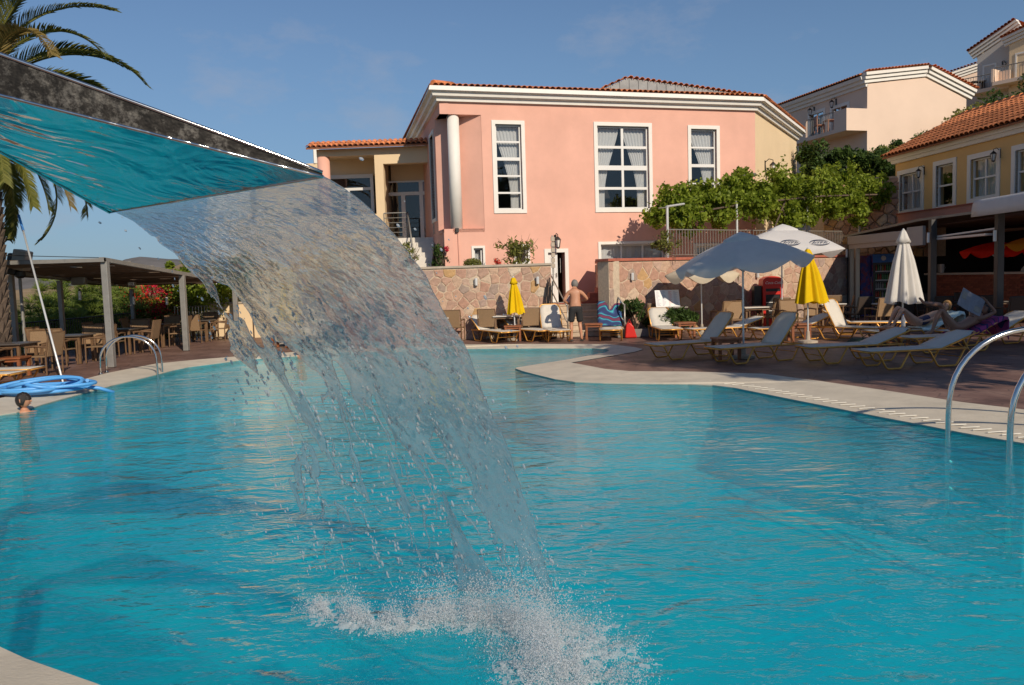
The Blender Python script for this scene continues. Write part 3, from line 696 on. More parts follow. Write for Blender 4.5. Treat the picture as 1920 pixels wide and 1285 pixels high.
# door with white surround, left leaf, dark gap
do = MB().ext([[(dr[0] - .13, .955), (dr[1] + .13, .955), (dr[1] + .13, dr[3] + .13), (dr[0] - .13, dr[3] + .13)], [(dr[0], .96), (dr[1], .96), (dr[1], dr[3]), (dr[0], dr[3])]], fm_xz, -.035, .2).build('door', K['white'], hall)
dm = dr[0] + (dr[1] - dr[0]) * .62
lf = MB(); lf.bb(dr[0] + .02, dm, .1, .15, .98, dr[3] - .02)
for k in range(2):
    zz = [(1.1, 1.75), (1.95, dr[3] - .15)][k]; lf.ext([rect(dr[0] + .12, dm - .1, *zz), rect(dr[0] + .15, dm - .13, zz[0] + .03, zz[1] - .03)], fm_xz, .085, .1)
for k in range(3): lf.bb(dr[0] + .22 + k * .13, dr[0] + .228 + k * .13, .088, .1, 2.0, dr[3] - .2)
lf.build('door_leaf', K['frame'], do); MB().bb(dm - .07, dm - .05, .03, .1, 1.85, 2.0).build('handle', K['steel'], do)
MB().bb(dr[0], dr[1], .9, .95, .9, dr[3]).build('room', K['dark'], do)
# recessed corner with round column
rb = MB(); rb.ext([[(0, .95), (sr1, .02), (sr1 + .2, .3), (0.1, 1.25)]], fm_xy, zr0 - .02, zr1 + .2)
rb.build('recess_wall', K['pink'], hall)
MB().bb(-.0, sr1, .0, .95, zr0 - .12, zr0 - .001).build('recess_floor', K['pink'], hall); MB().bb(0, sr1, .3, .95, zr1, zr1 + .25).build('recess_soffit', K['pink'], hall)
cs = FM.hit(853, 320, .2)[0]
MB().lathe([(.205, zr0 - .01), (.20, zr1 + .005)], 32, (cs, .24, 0)).build('column', K['white'], hall, smooth=True)
s_, z_ = FM.hit(877, 418, .95)
MB().tube([(s_, .90, z_ - .0), (s_, .95, z_)], .13, 20).build('round_vent', K['white'], hall); MB().tube([(s_, .87, z_), (s_, .90, z_)], [.085, .095], 16).build('vent_grille', K['greymetal'], hall)
MB().bb(*[FM.hit(856, 430)[0] + d for d in (-.05, .06)], -.1, 0, zr0 - .12, zr0 + .02).build('flood_light', K['darkmetal'], hall)
MB().tube([(FM.hit(858, 430)[0], -.03, zr0 - .1), (FM.hit(862, 490)[0], -.03, .5)], .018, 6).build('downpipe', K['pink'], hall)
# left gable side wall (shaded) and right cream wall
FL = Fr(E2, A2)
ls = [loc2(FM, E2), loc2(FM, A2)]
def side(name, p0, p1, z0, z1, mt, holes_w=(), y_in=.3, notch=None):
    """wall from p0 to p1 (world xy, outside on the right of travel) as a part of the hall"""
    f = Fr(p0, p1); a = loc2(FM, p0); b = loc2(FM, p1); ux = Vector((b[0] - a[0], b[1] - a[1])).normalized(); uy = Vector((-ux.y, ux.x))
    def fm(s, z, t): return (a[0] + ux.x * s + uy.x * t, a[1] + ux.y * s + uy.y * t, z)
    ol = notch(f.len) if notch else rect(0, f.len, z0, z1)
    MB().ext([ol] + [rect(*h) for h in holes_w], fm, 0, y_in).build(name, mt, hall)
    return f, fm
# left side window (narrow, seen edge-on)
fL = Fr(E2, A2); s0, zt = fL.hit(825, 247); s1, zb = fL.hit(834, 412)
lwin = (min(s0, fL.len - 2.6), min(s1, fL.len - 1.15) if s1 > 0 else fL.len - 1.2, zb, zt) if False else (fL.len - 3.0, fL.len - 1.9, w1[2] - .1, w1[3])
f_, fmL = side('side_wall', E2, A2, .3, zT, K['pink'], [lwin], .3, lambda L: [(0, .3), (L - .001, .3), (L - .001, zr0), (L - .95, zr0), (L - .95, zr1), (L - .001, zr1), (L - .001, zT), (0, zT)])
# gable triangle above and trimmed window on the side wall
MB().ext([rect(lwin[0] - .13, lwin[1] + .13, lwin[2] - .13, lwin[3] + .13), rect(*lwin)], fmL, -.035, .16).build('window', K['white'], hall)
MB().ext([rect(lwin[0], lwin[1], lwin[2], lwin[3])], fmL, .12, .14).build('window_pane', K['glass'], hall)
fR_, fmR = side('cream_side_wall', B2, C2, .3, zT, K['cream'], [])
b0, b1 = loc2(FM, B2), loc2(FM, C2)
# back walls to close the volume
side('back_wall', C2, (11, 44), .3, zT, K['pink']); side('back_wall', (11, 44), (-4.3, 44), .3, zT, K['pink']); side('back_wall', (-4.3, 44), E2, .3, zT, K['pink'])
path = [loc2(FM, p) for p in ((-4.3, 44), E2, A2, B2, C2, (11, 44))]
sweep(path, cornice_prof(zT + .0, .44, .34)).build('cornice', K['white'], hall)
# low-pitched roof over the cornice with barrel-tile eaves
zE = zT + .47
pa, pb, pc, pe = [Vector((*loc2(FM, p), zE)) for p in (A2, B2, C2, E2)]
bk = Vector((*loc2(FM, (4, 44)), zE + 1.0))
m = MB(); ctr = Vector((*loc2(FM, (4.5, 36)), zE + 1.0)); back1 = Vector((*loc2(FM, (-4.3, 44)), zE)); back2 = Vector((*loc2(FM, (11, 44)), zE))
ring = [pe, pa, pb, pc, back2, back1]
cent = sum(ring, Vector()) / 6
ring = [p + (Vector((p.x - cent.x, p.y - cent.y, 0)).normalized() * .34) for p in ring]
m.add(ring + [ctr], [(i, (i + 1) % 6, 6) for i in range(6)]); m.add([p - Vector((0, 0, .04)) for p in ring], [(0, 1, 2, 3, 4, 5)])
mroof = m.build('roof', K['roofbase'], hall)
def eave_tiles(parent, p, q, slope=.2, pitch=.2, rows=2, tile=None):
    p, q = Vector(p), Vector(q); U = (q - p).normalized(); out = Vector((U.y, -U.x, 0)); V = (-out + Vector((0, 0, slope))).normalized(); N = U.cross(V)
    n = round((q - p).length / pitch)
    for j in range(rows):
        for i in range(n):
            o = p + U * ((i + .5) * (q - p).length / n) + V * (j * .36 - .08) + N * (.015 + random.uniform(-.004, .004)) + U * random.uniform(-.008, .008)
            M = Matrix((U, V, N)).transposed().to_4x4(); M.translation = o; link('roof_tile', tile or TILE, parent, mat4=M)
eave_tiles(mroof, ring[1], ring[2]); eave_tiles(mroof, ring[2], ring[3], rows=1); eave_tiles(mroof, ring[0], ring[1], rows=1)
# hip cap knob and the grey roof rise behind
MB().tube([ring[1] + Vector((.05, .1, .08)), ring[1] + Vector((.9, 1.1, .28))], .12, 8).build('ridge_tile', K['tile'], mroof, smooth=True)
q = [FM.hit(*p, 1.6) for p in ((1128, 168), (1176, 147), (1300, 163), (1437, 184), (1437, 196), (1128, 180))]
MB().ext([[tuple(v) for v in q]], fm_xz, 1.6, 1.75).build('roof_gable', K['membrane'], hall)
for k in range(16):
    a = q[0][0] + .35 + k * (q[3][0] - q[0][0] - .9) / 16
    zz = q[1][1] - abs(a - q[1][0]) * ((q[1][1] - q[0][1]) / (q[1][0] - q[0][0]) if a < q[1][0] else (q[1][1] - q[3][1]) / (q[3][0] - q[1][0]))
    if zz - q[4][1] > .1: MB().bb(a, a + .03, 1.57, 1.6, q[4][1] - .1, zz - .03).build('sheet_rib', K['membrane'], hall)
def rake(a, b, y, parent, n):
    a, b = Vector((a[0], y, a[1])), Vector((b[0], y, b[1])); U = (b - a).normalized()
    for i in range(n):
        V = Vector((0, 1, 0)); N = U.cross(V); M = Matrix((U, V, N)).transposed().to_4x4(); M.translation = a.lerp(b, (i + .5) / n) + Vector((0, -.12, .02)); link('roof_tile', TILE, parent, mat4=M)
rake(q[1], q[3], 1.6, mroof, 26); rake(q[0], q[1], 1.6, mroof, 4)
# ---- generic wall lantern
def lantern(loc, rz, label, s=1.0, group=None):
    e = empty('wall_lantern', loc, rz, label, 'lantern', group); e.scale = (s, s, s)
    MB().bb(-.04, .04, -.02, 0, -.12, .18).build('back_plate', K['darkmetal'], e)
    MB().tube([(0, 0, .12), (0, -.12, .22), (0, -.24, .18), (0, -.24, .10)], .012, 6).build('arm', K['darkmetal'], e)
    MB().lathe([(.02, .12), (.10, .04), (.11, .02), (.10, .02), (.02, .09)], 6, (0, -.24, 0)).build('hood', K['darkmetal'], e)
    m = MB()
    for k in range(6):
        a = k * math.pi / 3; m.tube([(.095 * math.cos(a), -.24 + .095 * math.sin(a), .02), (.055 * math.cos(a), -.24 + .055 * math.sin(a), -.20)], .007, 4)
    m.lathe([(.06, -.20), (.05, -.23), (.01, -.25)], 6, (0, -.24, 0)); m.build('cage', K['darkmetal'], e)
    MB().lathe([(.08, .015), (.045, -.195)], 6, (0, -.24, 0)).build('pane', K['white'], e); return e
def on(fr, px, py, d=0.0, off=0.0): s, z = fr.hit(px, py, d); return fr.w(s, d + off, z)
lantern(on(FM, 1041, 452), FM.a, 'black wall lantern on the pink wall above the open white door', 1.15)
FRr = Fr(B2, C2)
lantern(on(FRr, 1434, 313), FRr.a, 'black wall lantern on the cream side wall above the grape vine', 1.3)
e = empty('door_sign', on(FM, 1037, 478, -2.0), FM.a, 'narrow slatted board standing on edge beside the open white door', 'board')
for i in range(6): MB().bb(-.06, .06, -.02, .02, -.42 + i * .17, -.28 + i * .17).build('slat', K['capgrey'], e)
MB().bb(-.02, .02, .022, .05, -1.0, .62).build('post', K['greymetal'], e)
# ---- three small floodlights on the pink wall over the vine
for i, (px, py) in enumerate(((1372, 331), (1390, 329), (1408, 329))):
    p = on(FM, px, py); e = empty('flood_light', p, FM.a, ['small grey floodlight on the pink wall, first from the tall windows', 'small grey floodlight on the pink wall, middle of three above the vine', 'small grey floodlight on the pink wall, nearest the cream wall'][i], 'floodlight', 'three floodlights above the vine')
    MB().box((0, -.14, 0), (.2, .06, .14), M=Matrix.Rotation(.5, 3, 'X')).build('housing', K['greymetal'], e); MB().bb(-.02, .02, -.12, 0, -.03, .03).build('arm', K['darkmetal'], e)

# ---- cream annex with porch (left)
YA = 31.0
FA = Fr((at(594, 300, YA).x, YA), (-2.9, YA - .15))
ann = empty('annex', FA.o, FA.a, 'cream porch building with a tiled roof, pink round column and glazed doors', 'building')
zt_ = FA.hit(700, 277)[1]; zb1 = FA.hit(640, 293)[1]; zb2 = FA.hit(760, 306)[1]; zsill = FA.hit(680, 402)[1]; zfl = FA.hit(770, 447)[1]
sL = FA.hit(617, 300)[0]; sP0 = FA.hit(704, 350)[0]; sP1 = FA.hit(720, 350)[0]; sE = FA.len
wall(ann, 'front_wall', [(-3.6, -.0), (sE, -.0), (sE, zt_), (-.02, zt_), (-.02, zb1), (-3.6, zb1)][0:0] or [(-3.6, 0), (sP1, 0), (sP1, zfl - .02), (sP1, zb2), (sE, zb2), (sE, zt_), (0, zt_), (0, zb1), (sP0, zb1), (sP0, zsill), (-3.6, zsill)], [], .35, K['cream'])
MB().lathe([(.235, zsill), (.235, zb1)], 24, (.2, .2, 0)).build('column', K['pink'], ann, smooth=True)
dep = 3.4
MB().bb(-.0, sE + .6, .35, dep, zb1 + .1, zb1 + .25).build('soffit', K['cream'], ann)
MB().bb(-3.6, sE + 2, dep, dep + .2, 0, zt_).build('back_wall', K['cream'], ann)
MB().bb(sP0 - .0, sP0 + .22, .35, dep, zfl, zb1 + .1).build('inner_wall', K['cream'], ann)
MB().bb(-3.6, sE + .5, .36, dep, zfl - .2, zfl).build('porch_floor', K['whitestep'], ann)
# glazed screens at the back of the porch
def screen(x0, x1, z0, z1, y, cells, transom=.66):
    w = MB().ext([rect(x0, x1, z0, z1)] + cells, fm_xz, y, y + .07).build('window', K['frame'], ann)
    for h in cells:
        (a0, b0), _, (a1, b1), _ = h
        MB().add([(a0, y + .03, b0), (a1, y + .03, b0), (a1, y + .03, b1), (a0, y + .03, b1)], [(0, 1, 2, 3)]).build('pane', K['glass'], w, fix=False)
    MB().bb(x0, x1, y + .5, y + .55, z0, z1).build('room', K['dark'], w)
yb = 1.5
d0 = FA.hit(722, 400, yb)[0]; d1 = FA.hit(803, 400, yb)[0]; zdt = FA.hit(750, 363, yb)[1]; dz0 = zfl; dmid = FA.hit(757, 400, yb)[0]; de = FA.hit(792, 400, yb)[0]; ztt = FA.hit(750, 340, yb)[1]
MB().bb(sP1, sE + .3, yb + .08, yb + .2, ztt, zb1 + .1).build('inner_wall', K['cream'], ann)
screen(d0, d1, dz0, ztt + .01, yb, [rect(d0 + .08, dmid - .08, dz0 + .1, zdt - .08), rect(dmid + .08, de - .1, dz0 + .1, zdt - .08), rect(d0 + .08, de - .1, zdt + .05, ztt - .05), rect(de + .05, d1 - .08, dz0 + .1, zdt - .08), rect(de + .05, d1 - .08, zdt + .05, ztt - .05)])
q0 = FA.hit(625, 350, yb)[0]; q1 = FA.hit(700, 350, yb)[0]; zq = FA.hit(650, 335, yb)[1]; zq2 = FA.hit(650, 355, yb)[1]
screen(q0 - .6, q1, zsill - .4, zq + .15, yb, [rect(q0 - .5, q1 - .12, zq2 + .05, zq), rect(q0 - .5, q0 + .55, zsill - .3, zq2 - .06), rect(q0 + .65, q1 - .12, zsill - .3, zq2 - .06)])
MB().bb(-.2, sP0, yb + .08, yb + .2, zq + .15, zb1 + .1).build('inner_wall', K['cream'], ann)
# annex roof
tile_roof(ann, (-.3, -.35, zt_ + .03), (1, 0, 0), (0, .93, .36), sE + .25, .76, .2, .36)
# far tiled wing with a small chimney pot, just left of the porch
wing = empty('far_wing', (at(575, 310, 36).x, 36, 0), 0, 'white wing with red tiles just left of the cream porch', 'building')
MB().bb(-4.5, 1.0, 0, 2, 0, 6.75).build('wall', K['white'], wing); tile_roof(wing, (-4.6, -.2, 6.78), (1, 0, 0), (0, .9, .4), 5.7, .75, .22, .36)
pp = at(593, 294, 34.5); e = empty('antenna_box', pp, .3, 'white equipment box on the roof corner left of the porch', 'equipment box')
MB().bb(-.12, .12, -.1, .1, -.3, .32).build('casing', K['white'], e, bevel=.02); MB().tube([(0, 0, .3), (0, 0, .5), (.1, 0, .62)], .02, 6).build('stub', K['darkmetal'], e)
# porch stairs and railings
stx0, stx1 = on(FA, 752, 470).x, -2.75
es = empty('porch_stairs', (-3.4, 30.2, 2.1), 0, 'white marble steps climbing to the porch between two rose bushes', 'stairs')
nst = 7; rise = (zfl - 2.12) / nst
for i in range(nst): MB().bb(-.85, .62, -1.9 + i * .3, .7, rise * i, rise * (i + 1) - .003).build('step', K['whitestep'], es)
def railing(p0, p1, z0, h, n, label, horiz=False, mt='greymetal', nbar=5, r=.012, top=.02, name='railing', z1=None):
    z1 = z0 if z1 is None else z1
    a, b = Vector((p0[0], p0[1], z0)), Vector((p1[0], p1[1], z1)); e = empty(name, a, 0, label, 'railing'); L = b - a; H = Vector((0, 0, h))
    MB().tube([H, L + H], top, 8).build('top_rail', K[mt], e)
    if horiz:
        for i in range(nbar): hh = Vector((0, 0, h * (i + .3) / (nbar + .3))); MB().tube([hh, L + hh], r, 6).build('bar', K[mt], e)
        for t in (0, 1): MB().tube([L * t, L * t + H], top, 6).build('post', K[mt], e)
    else:
        MB().tube([Vector((0, 0, .08)), L + Vector((0, 0, .08))], r * 1.2, 6).build('bottom_rail', K[mt], e)
        bm_ = MB().tube([(0, 0, .08), (0, 0, h)], r, 5).mesh('baluster'); bm_.materials.append(K[mt])
        for i in range(n): link('baluster', bm_, e, L * (i / (n - 1)))
    return e
a_ = on(FA, 722, 447); b_ = on(FA, 766, 447)
railing((a_.x, YA - .1), (b_.x, YA - .1), zfl, .98, 0, 'grey railing of horizontal bars in front of the glazed porch doors', True)
handrail([[(b_.x, YA - .1, zfl + .98), (b_.x + .38, YA - 2.1, 3.05)], [(b_.x + .05, YA - .1, zfl + .6), (b_.x + .42, YA - 2.1, 2.6)]], [((b_.x + .42, YA - 2.1, 2.1), (b_.x + .38, YA - 2.1, 3.05)), ((b_.x, YA - .1, zfl), (b_.x, YA - .1, zfl + .98))], 'sloping grey handrail of the white porch steps', .028, 'greymetal')
a_ = on(FA, 801, 447, .2); railing((a_.x, YA + 1.0), (-2.72, 29.6), zfl, .95, 14, 'grey railing of vertical bars beside the pink hall, right of the porch doors', mt='greymetal', r=.016)
# low cream garden wall with gate, left of the annex behind the cascade
gw = empty('garden_wall', (-11.0, 29.2, 0), 0, 'low cream garden wall beyond the pergola, left of the annex', 'wall')
MB().bb(.0, 4.2, 0, .25, 0, 1.25).build('wall_face', K['cream'], gw); MB().bb(-.05, 4.25, -.04, .29, 1.25, 1.31).build('wall_cap', K['capgrey'], gw)
railing((-12.3, 29.3), (-11.1, 29.3), .05, 1.15, 12, 'pale metal garden gate of vertical bars by the red flowers', mt='rail', name='garden_gate', r=.016)
low = empty('lower_annex_wall', (-9.3, 28.9, 0), 0, 'cream lower storey wall behind the water cascade', 'wall')
MB().ext([[(0, 0), (4.7, 0), (4.7, 3.4), (2.0, 3.4), (2.0, 2.3), (0, 2.3)]], fm_xz, 0, .3).build('wall_face', K['cream'], low)

# ---- railing and steel vine frame on the terrace
def wr(s, d=.18): p = frR.w(s, d, 0); return (p.x, p.y)
sA = frR.hit(1260, 480)[0]; sB = frR.hit(1390, 480)[0]; sC = frR.hit(1521, 480)[0]; sD = frR.hit(1640, 480)[0]
ztop = frR.hit(1350, 431)[1]
railing(wr(sA), wr(sB), HR + .09, ztop - HR - .09, 26, 'rusty terrace railing on the red cap between the first two vine posts', mt='rail', r=.011)
railing(wr(sB + .03), wr(sC), HR + .09, ztop - HR - .09, 24, 'rusty terrace railing on the red cap behind the white parasol', mt='rail', r=.011)
railing(wr(sC + .03), wr(sC + 2.1), HR + .09, ztop - HR - .09, 22, 'rusty terrace railing on the red cap next to the bar roof', mt='rail', r=.011)
vf = empty('vine_frame', frR.w(sA, .18, HR), frR.a, 'grey steel pergola frame carrying the grape vine on the terrace', 'pergola')
zts = []
for s, py in ((sA, 387), (sB, 378), (sC, 371), (sC + 3.2, 366)):
    px_ = 960 + 0; z = frR.hit({sA: 1258, sB: 1390, sC: 1517}.get(s, 1637), py)[1] - HR
    zts.append(z); MB().tube([(s - sA, 0, 0.085), (s - sA, 0, z)], .04, 8).build('post', K['pole'], vf)
    MB().tube([(s - sA - .05, -.02, z), (s - sA + 1.1, .35, z + .15)], .035, 8).build('cross_bar', K['pole'], vf)
for a, b, za, zb_ in ((0, sB - sA, zts[0], zts[1]), (sB - sA, sC - sA, zts[1], zts[2])):
    MB().tube([(a + .5, .9, za + .05), (b + .5, .9, zb_ + .05)], .022, 6).build('wire_rail', K['rail'], vf)
# rough dark rock wall at the end of the terrace
fD = Fr((12.9, 33.0), (16.6, 31.2)); rk = empty('rock_wall', (12.9, 33.0, 2.2), fD.a, 'rough dark rock wall in the shade under the vine', 'wall')
MB().bb(-.5, fD.len + .3, .02, .5, 0, 3.2).build('wall_core', K['mortar'], rk); stones(rk, K['stone'], fD.len, 3.15, .36, .27, 15, proud=.07)

# ---- right-hand yellow building with the pool bar
B0 = (15.35, 32.0); B1 = (16.65, 19.5)
FB = Fr(B0, B1)           # x runs towards the camera, y into the building (to the right)
bar = empty('bar_building', FB.o, FB.a, 'yellow building with orange tiled roof and white framed windows above the pool bar', 'building')
ze = FB.hit(1740, 293)[1]; zbt = FB.hit(1800, 387)[1]; zbb = 3.45
bws = [W(1688, 1727, 329, 391, FB), W(1756, 1787, 312, 384, FB), W(1821, 1868, 300, 366, FB), W(1905, 1950, 283, 357, FB), W(1990, 2040, 268, 345, FB)]
zs = [w[2] for w in bws]; ztv = sum(w[3] for w in bws[:4]) / 4; zbv = sum(zs[:4]) / 4
bws = [(w[0], w[1], w[2], w[3]) for w in bws]
wall(bar, 'upper_wall', rect(0, FB.len, zbb, ze), [rect(*w) for w in bws], .3, K['yellow'])
for i, w_ in enumerate(bws):
    if i == 1: window(bar, *w_, 1, 2, trim=.17)
    else: window(bar, *w_, 2, 2, trim=.17, curtain=[(0, 1, None)] if i != 2 else [(0, .95, None)])
MB().bb(-.02, FB.len, -.06, -.002, zbb, zbt).build('parapet', K['band'], bar); MB().bb(-.05, FB.len, -.10, .0, zbt + .001, zbt + .05).build('parapet_cap', K['cap'], bar)
sweep([(-.0, 6), (0, 0), (FB.len, 0)], [(-.05, ze), (.10, ze), (.14, ze + .13), (.20, ze + .13), (.25, ze + .28), (-.05, ze + .28)]).build('cornice', K['white'], bar)
MB().bb(0, .3, .3, 7, zbb, ze).build('end_wall', K['yellow'], bar)
MB().bb(0.3, FB.len, 6.7, 7, 0, ze).build('back_wall', K['yellow'], bar)
tile_roof(bar, (-.3, -.38, ze + .30), (1, 0, 0), (0, .90, .43), FB.len, 3.6, .235, .38, tile=TILEBIG)
MB().add([(-.3, 0, ze + .3), (-.3, 2.86, ze + 1.85), (-.3, 6.9, ze + .3), (FB.len, 0, ze + .3), (FB.len, 2.86, ze + 1.85), (FB.len, 6.9, ze + .3)], [(0, 1, 2), (3, 5, 4), (1, 4, 5, 2)]).build('roof_gable', K['yellow'], bar)
ptsr = [(i * .42 - .3, 2.9, ze + 1.9) for i in range(30)]
for p in ptsr: MB().tube([p, (p[0] + .44, p[1], p[2] + .01)], [.11, .135], 8).build('ridge_tile', K['tile'], bar)
# bar interior: dark back, brown soffit, brick counter
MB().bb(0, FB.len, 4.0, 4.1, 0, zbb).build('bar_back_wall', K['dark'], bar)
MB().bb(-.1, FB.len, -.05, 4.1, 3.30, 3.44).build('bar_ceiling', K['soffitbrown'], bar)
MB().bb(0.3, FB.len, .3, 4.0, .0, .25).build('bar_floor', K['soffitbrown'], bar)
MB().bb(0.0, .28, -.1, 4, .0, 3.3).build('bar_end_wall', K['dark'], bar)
lantern(on(FB, 1733, 322), FB.a, 'black wall lantern on the yellow wall between the first window and the narrow one', .95)
lantern(on(FB, 1875, 290), FB.a, 'black wall lantern on the yellow wall right of the wide window', .95)
# counter
s0c, zc = FB.hit(1738, 513, .0); s1c, zc1 = FB.hit(1868, 505, 0.0)
ct = empty('bar_counter', FB.w(s0c, 0.05, .25), FB.a, 'long brick bar counter with a pale top under the awning', 'bar counter')
lc = s1c - s0c + 1.2; hc = zc - .25 - .06
MB().bb(0, lc, .04, .5, 0, hc).build('counter_core', K['brick'], ct); MB().bb(-.08, lc + .1, -.12, .62, hc, hc + .07).build('counter_top', K['tabletop'], ct, bevel=.01)
bmh = MB().bb(-.115, .115, -.0, .05, -.033, .033).mesh('brick'); bmh.materials.append(K['brick'])
nb = 0
for r in range(int(hc / .078)):
    k = 0
    while nb < 290:
        x = .13 + k * .247 + (.12 if r % 2 else 0)
        if x > lc - .1 or k > 20: break
        if r * .078 > hc - 1.0: link('brick', bmh, ct, (x, -.005 + random.uniform(0, .006), .04 + r * .078)); nb += 1
        k += 1
# awning roof over the terrace in front of the bar, with posts
aw = empty('bar_awning', (0, 0, 0), 0, 'flat brown bar awning on dark square posts', 'awning')
e0 = at(1548, 440, 31.5); e1 = at(1740, 413, 25.6); e2 = at(1856, 401, 22.2)
P_ = [Vector((12.9, 31.2, 3.02)), Vector((13.05, 25.6, 3.27)), Vector((13.25, 22.2, 3.28)), Vector((13.6, 16, 3.3))]
Qa = [Vector((15.3, 31.5, 3.25)), Vector((15.9, 25.6, 3.40)), Vector((16.2, 22.2, 3.40)), Vector((16.8, 16, 3.4))]
m = MB()
for d in (0, .06): m.add([v + Vector((0, 0, d)) for v in P_ + Qa], [(i, i + 1, 5 + i, 4 + i) for i in range(3)])
m.build('awning_sheet', K['reed'], aw)
MB().tube([p + Vector((-.02, 0, .03)) for p in P_], .05, 4).build('edge_beam', K['greymetal'], aw)
for i, (x, y) in enumerate(((12.95, 24.6), (13.35, 21.9), (13.7, 18.6), (12.85, 30.3))):
    MB().bb(x - .09, x + .09, y - .09, y + .09, 0, 3.24 if i != 3 else 3.0).build('post', K['postdark'], aw, bevel=.01)
    MB().tube([(x - .16, y - .06, 2.55 - .1 * i), (x - .16, y - .06, 2.85 - .1 * i)], .045, 10).build('spot_light', K['pole'], aw)
MB().bb(13.02, 13.3, 22, 24.5, 2.62, 2.68).build('curtain_rod', K['pole'], aw)
MB().tube([(13.05, 24.5, 2.72), (13.3, 22.0, 2.80)], .03, 8).build('curtain_rod', K['pole'], aw)
MB().add([(13.1, 24.4, 2.7), (13.3, 22.1, 2.78), (15.6, 22.2, 2.86), (15.5, 25.2, 2.82)], [(0, 1, 2, 3)]).build('inner_awning', K['reed'], aw, fix=False)
# roller shutter box
f3 = Fr((12.7, 30.2), (12.95, 26.2)); sh = empty('roller_shutter', f3.o, f3.a, 'grey roller shutter box over the open left side of the bar', 'shutter')
MB().bb(0, f3.len, 0, .35, 2.72, 3.02).build('shutter_box', K['shutter'], sh, bevel=.015); MB().bb(.02, f3.len - .02, .05, .30, 2.56, 2.72).build('shutter_lip', K['shutter'], sh)
for x in (.0, .45): MB().bb(x, x + .1, .05, .2, 0, 2.56).build('side_rail', K['rail'], sh)
MB().bb(f3.len, f3.len + .9, .0, .1, 2.5, 3.1).build('shutter_panel', K['shutter'], sh)
e = empty('cream_panel', (12.25, 30.9, 0), -.1, 'cream wall panel between the stone wall and the bar', 'panel'); MB().bb(-.3, .36, 0, .12, 0, 2.15).build('panel_face', K['yellow'], e, bevel=.01)
MB().bb(-.02, .02, -.06, 0, 1.6, 1.85).build('handle', K['rail'], e)
# near canopy: white rounded awning at the right edge
cp = empty('white_canopy', (14.6, 21.4, 3.15), 0, 'white canvas canopy with a rounded edge at the right above the bar posts', 'canopy')
m = MB(); n = 14; vs = []
for j, yy in enumerate(np.linspace(-2.5, 1.0, 10)):
    for i in range(n + 1):
        a = math.pi * .5 * i / n; vs.append((-1.75 + .0 + (1 - math.cos(a)) * 0 - .0 + (i / n) * 3.0 * (1 if i > 3 else .15 * i / 3), yy, [0, .18, .36, .46][min(i, 3)] + (i - 3) * .012 if i >= 3 else [0, .18, .36, .46][i]))
fs = [(j * (n + 1) + i, j * (n + 1) + i + 1, (j + 1) * (n + 1) + i + 1, (j + 1) * (n + 1) + i) for j in range(9) for i in range(n)]
m.add(vs, fs); o = m.build('canopy_cloth', K['whitecloth'], cp, smooth=True); sd_ = o.modifiers.new('solid', 'SOLIDIFY'); sd_.thickness = .02
MB().tube([(-1.4, .9, .1), (1.4, .9, .3)], .03, 6).build('support_bar', K['darkmetal'], cp)

# ---- pale pink villa on the hill
C0, C1, C3 = (20.0, 45.0), (26.6, 47.0), (17.6, 53.5)
FC = Fr(C0, C1); vil = empty('hillside_villa', FC.o, FC.a, 'pale pink gabled villa with balcony on the hill behind the pink hall', 'building')
ev0 = FC.hit(1628, 161)[1]; pk = FC.hit(1735, 144); ev1 = FC.hit(1806, 186)[1]; Lc = FC.len
MB().ext([[(0, 2.5), (Lc, 2.5), (Lc, ev1), (pk[0], pk[1]), (0, ev0 + .1)]], fm_xz, 0, .3).build('gable_wall', K['palepink'], vil)
side_v = Fr(C3, C0)
a = loc2(FC, C3)
def vside(p0, p1, z0, z1, name, mt, holes=()):
    a = Vector(loc2(FC, p0)); b = Vector(loc2(FC, p1)); ux = (b - a).normalized(); uy = Vector((-ux.y, ux.x))
    def fm(s, z, t): return (a.x + ux.x * s + uy.x * t, a.y + ux.y * s + uy.y * t, z)
    MB().ext([rect(0, (b - a).length, z0, z1)] + [rect(*h) for h in holes], fm, 0, .3).build(name, mt, vil); return fm
FS = side_v; zbf = FS.hit(1570, 253)[1]
dd = (FS.hit(1560, 230)[0], FS.hit(1590, 230)[0], zbf, FS.hit(1575, 200)[1]); d2 = (FS.hit(1518, 230)[0], FS.hit(1545, 230)[0], zbf, FS.hit(1530, 212)[1])
fmS = vside(C3, C0, 2.5, ev0 + .05, 'side_wall', K['palepink'], [dd, d2])
for h in (dd, d2):
    MB().ext([rect(h[0] - .14, h[1] + .14, h[2] + .002, h[3] + .14), rect(h[0] + .04, h[1] - .04, h[2] + .05, h[3] - .04)], fmS, -.04, .1).build('window', K['white'], vil)
    MB().ext([rect(h[0], h[1], h[2] + .05, h[3])], fmS, .12, .13).build('window_pane', K['glass'], vil)
    MB().ext([rect((h[0] + h[1]) / 2 - .04, (h[0] + h[1]) / 2 + .04, h[2], h[3])], fmS, .04, .1).build('window_bar', K['frame'], vil)
    MB().ext([rect(h[0], h[1], h[2], h[3])], fmS, .7, .75).build('room', K['dark'], vil)
vside(C1, (24.5, 56), 2.5, ev1, 'back_wall', K['palepink']); vside((24.5, 56), C3, 2.5, ev0, 'back_wall', K['palepink'])
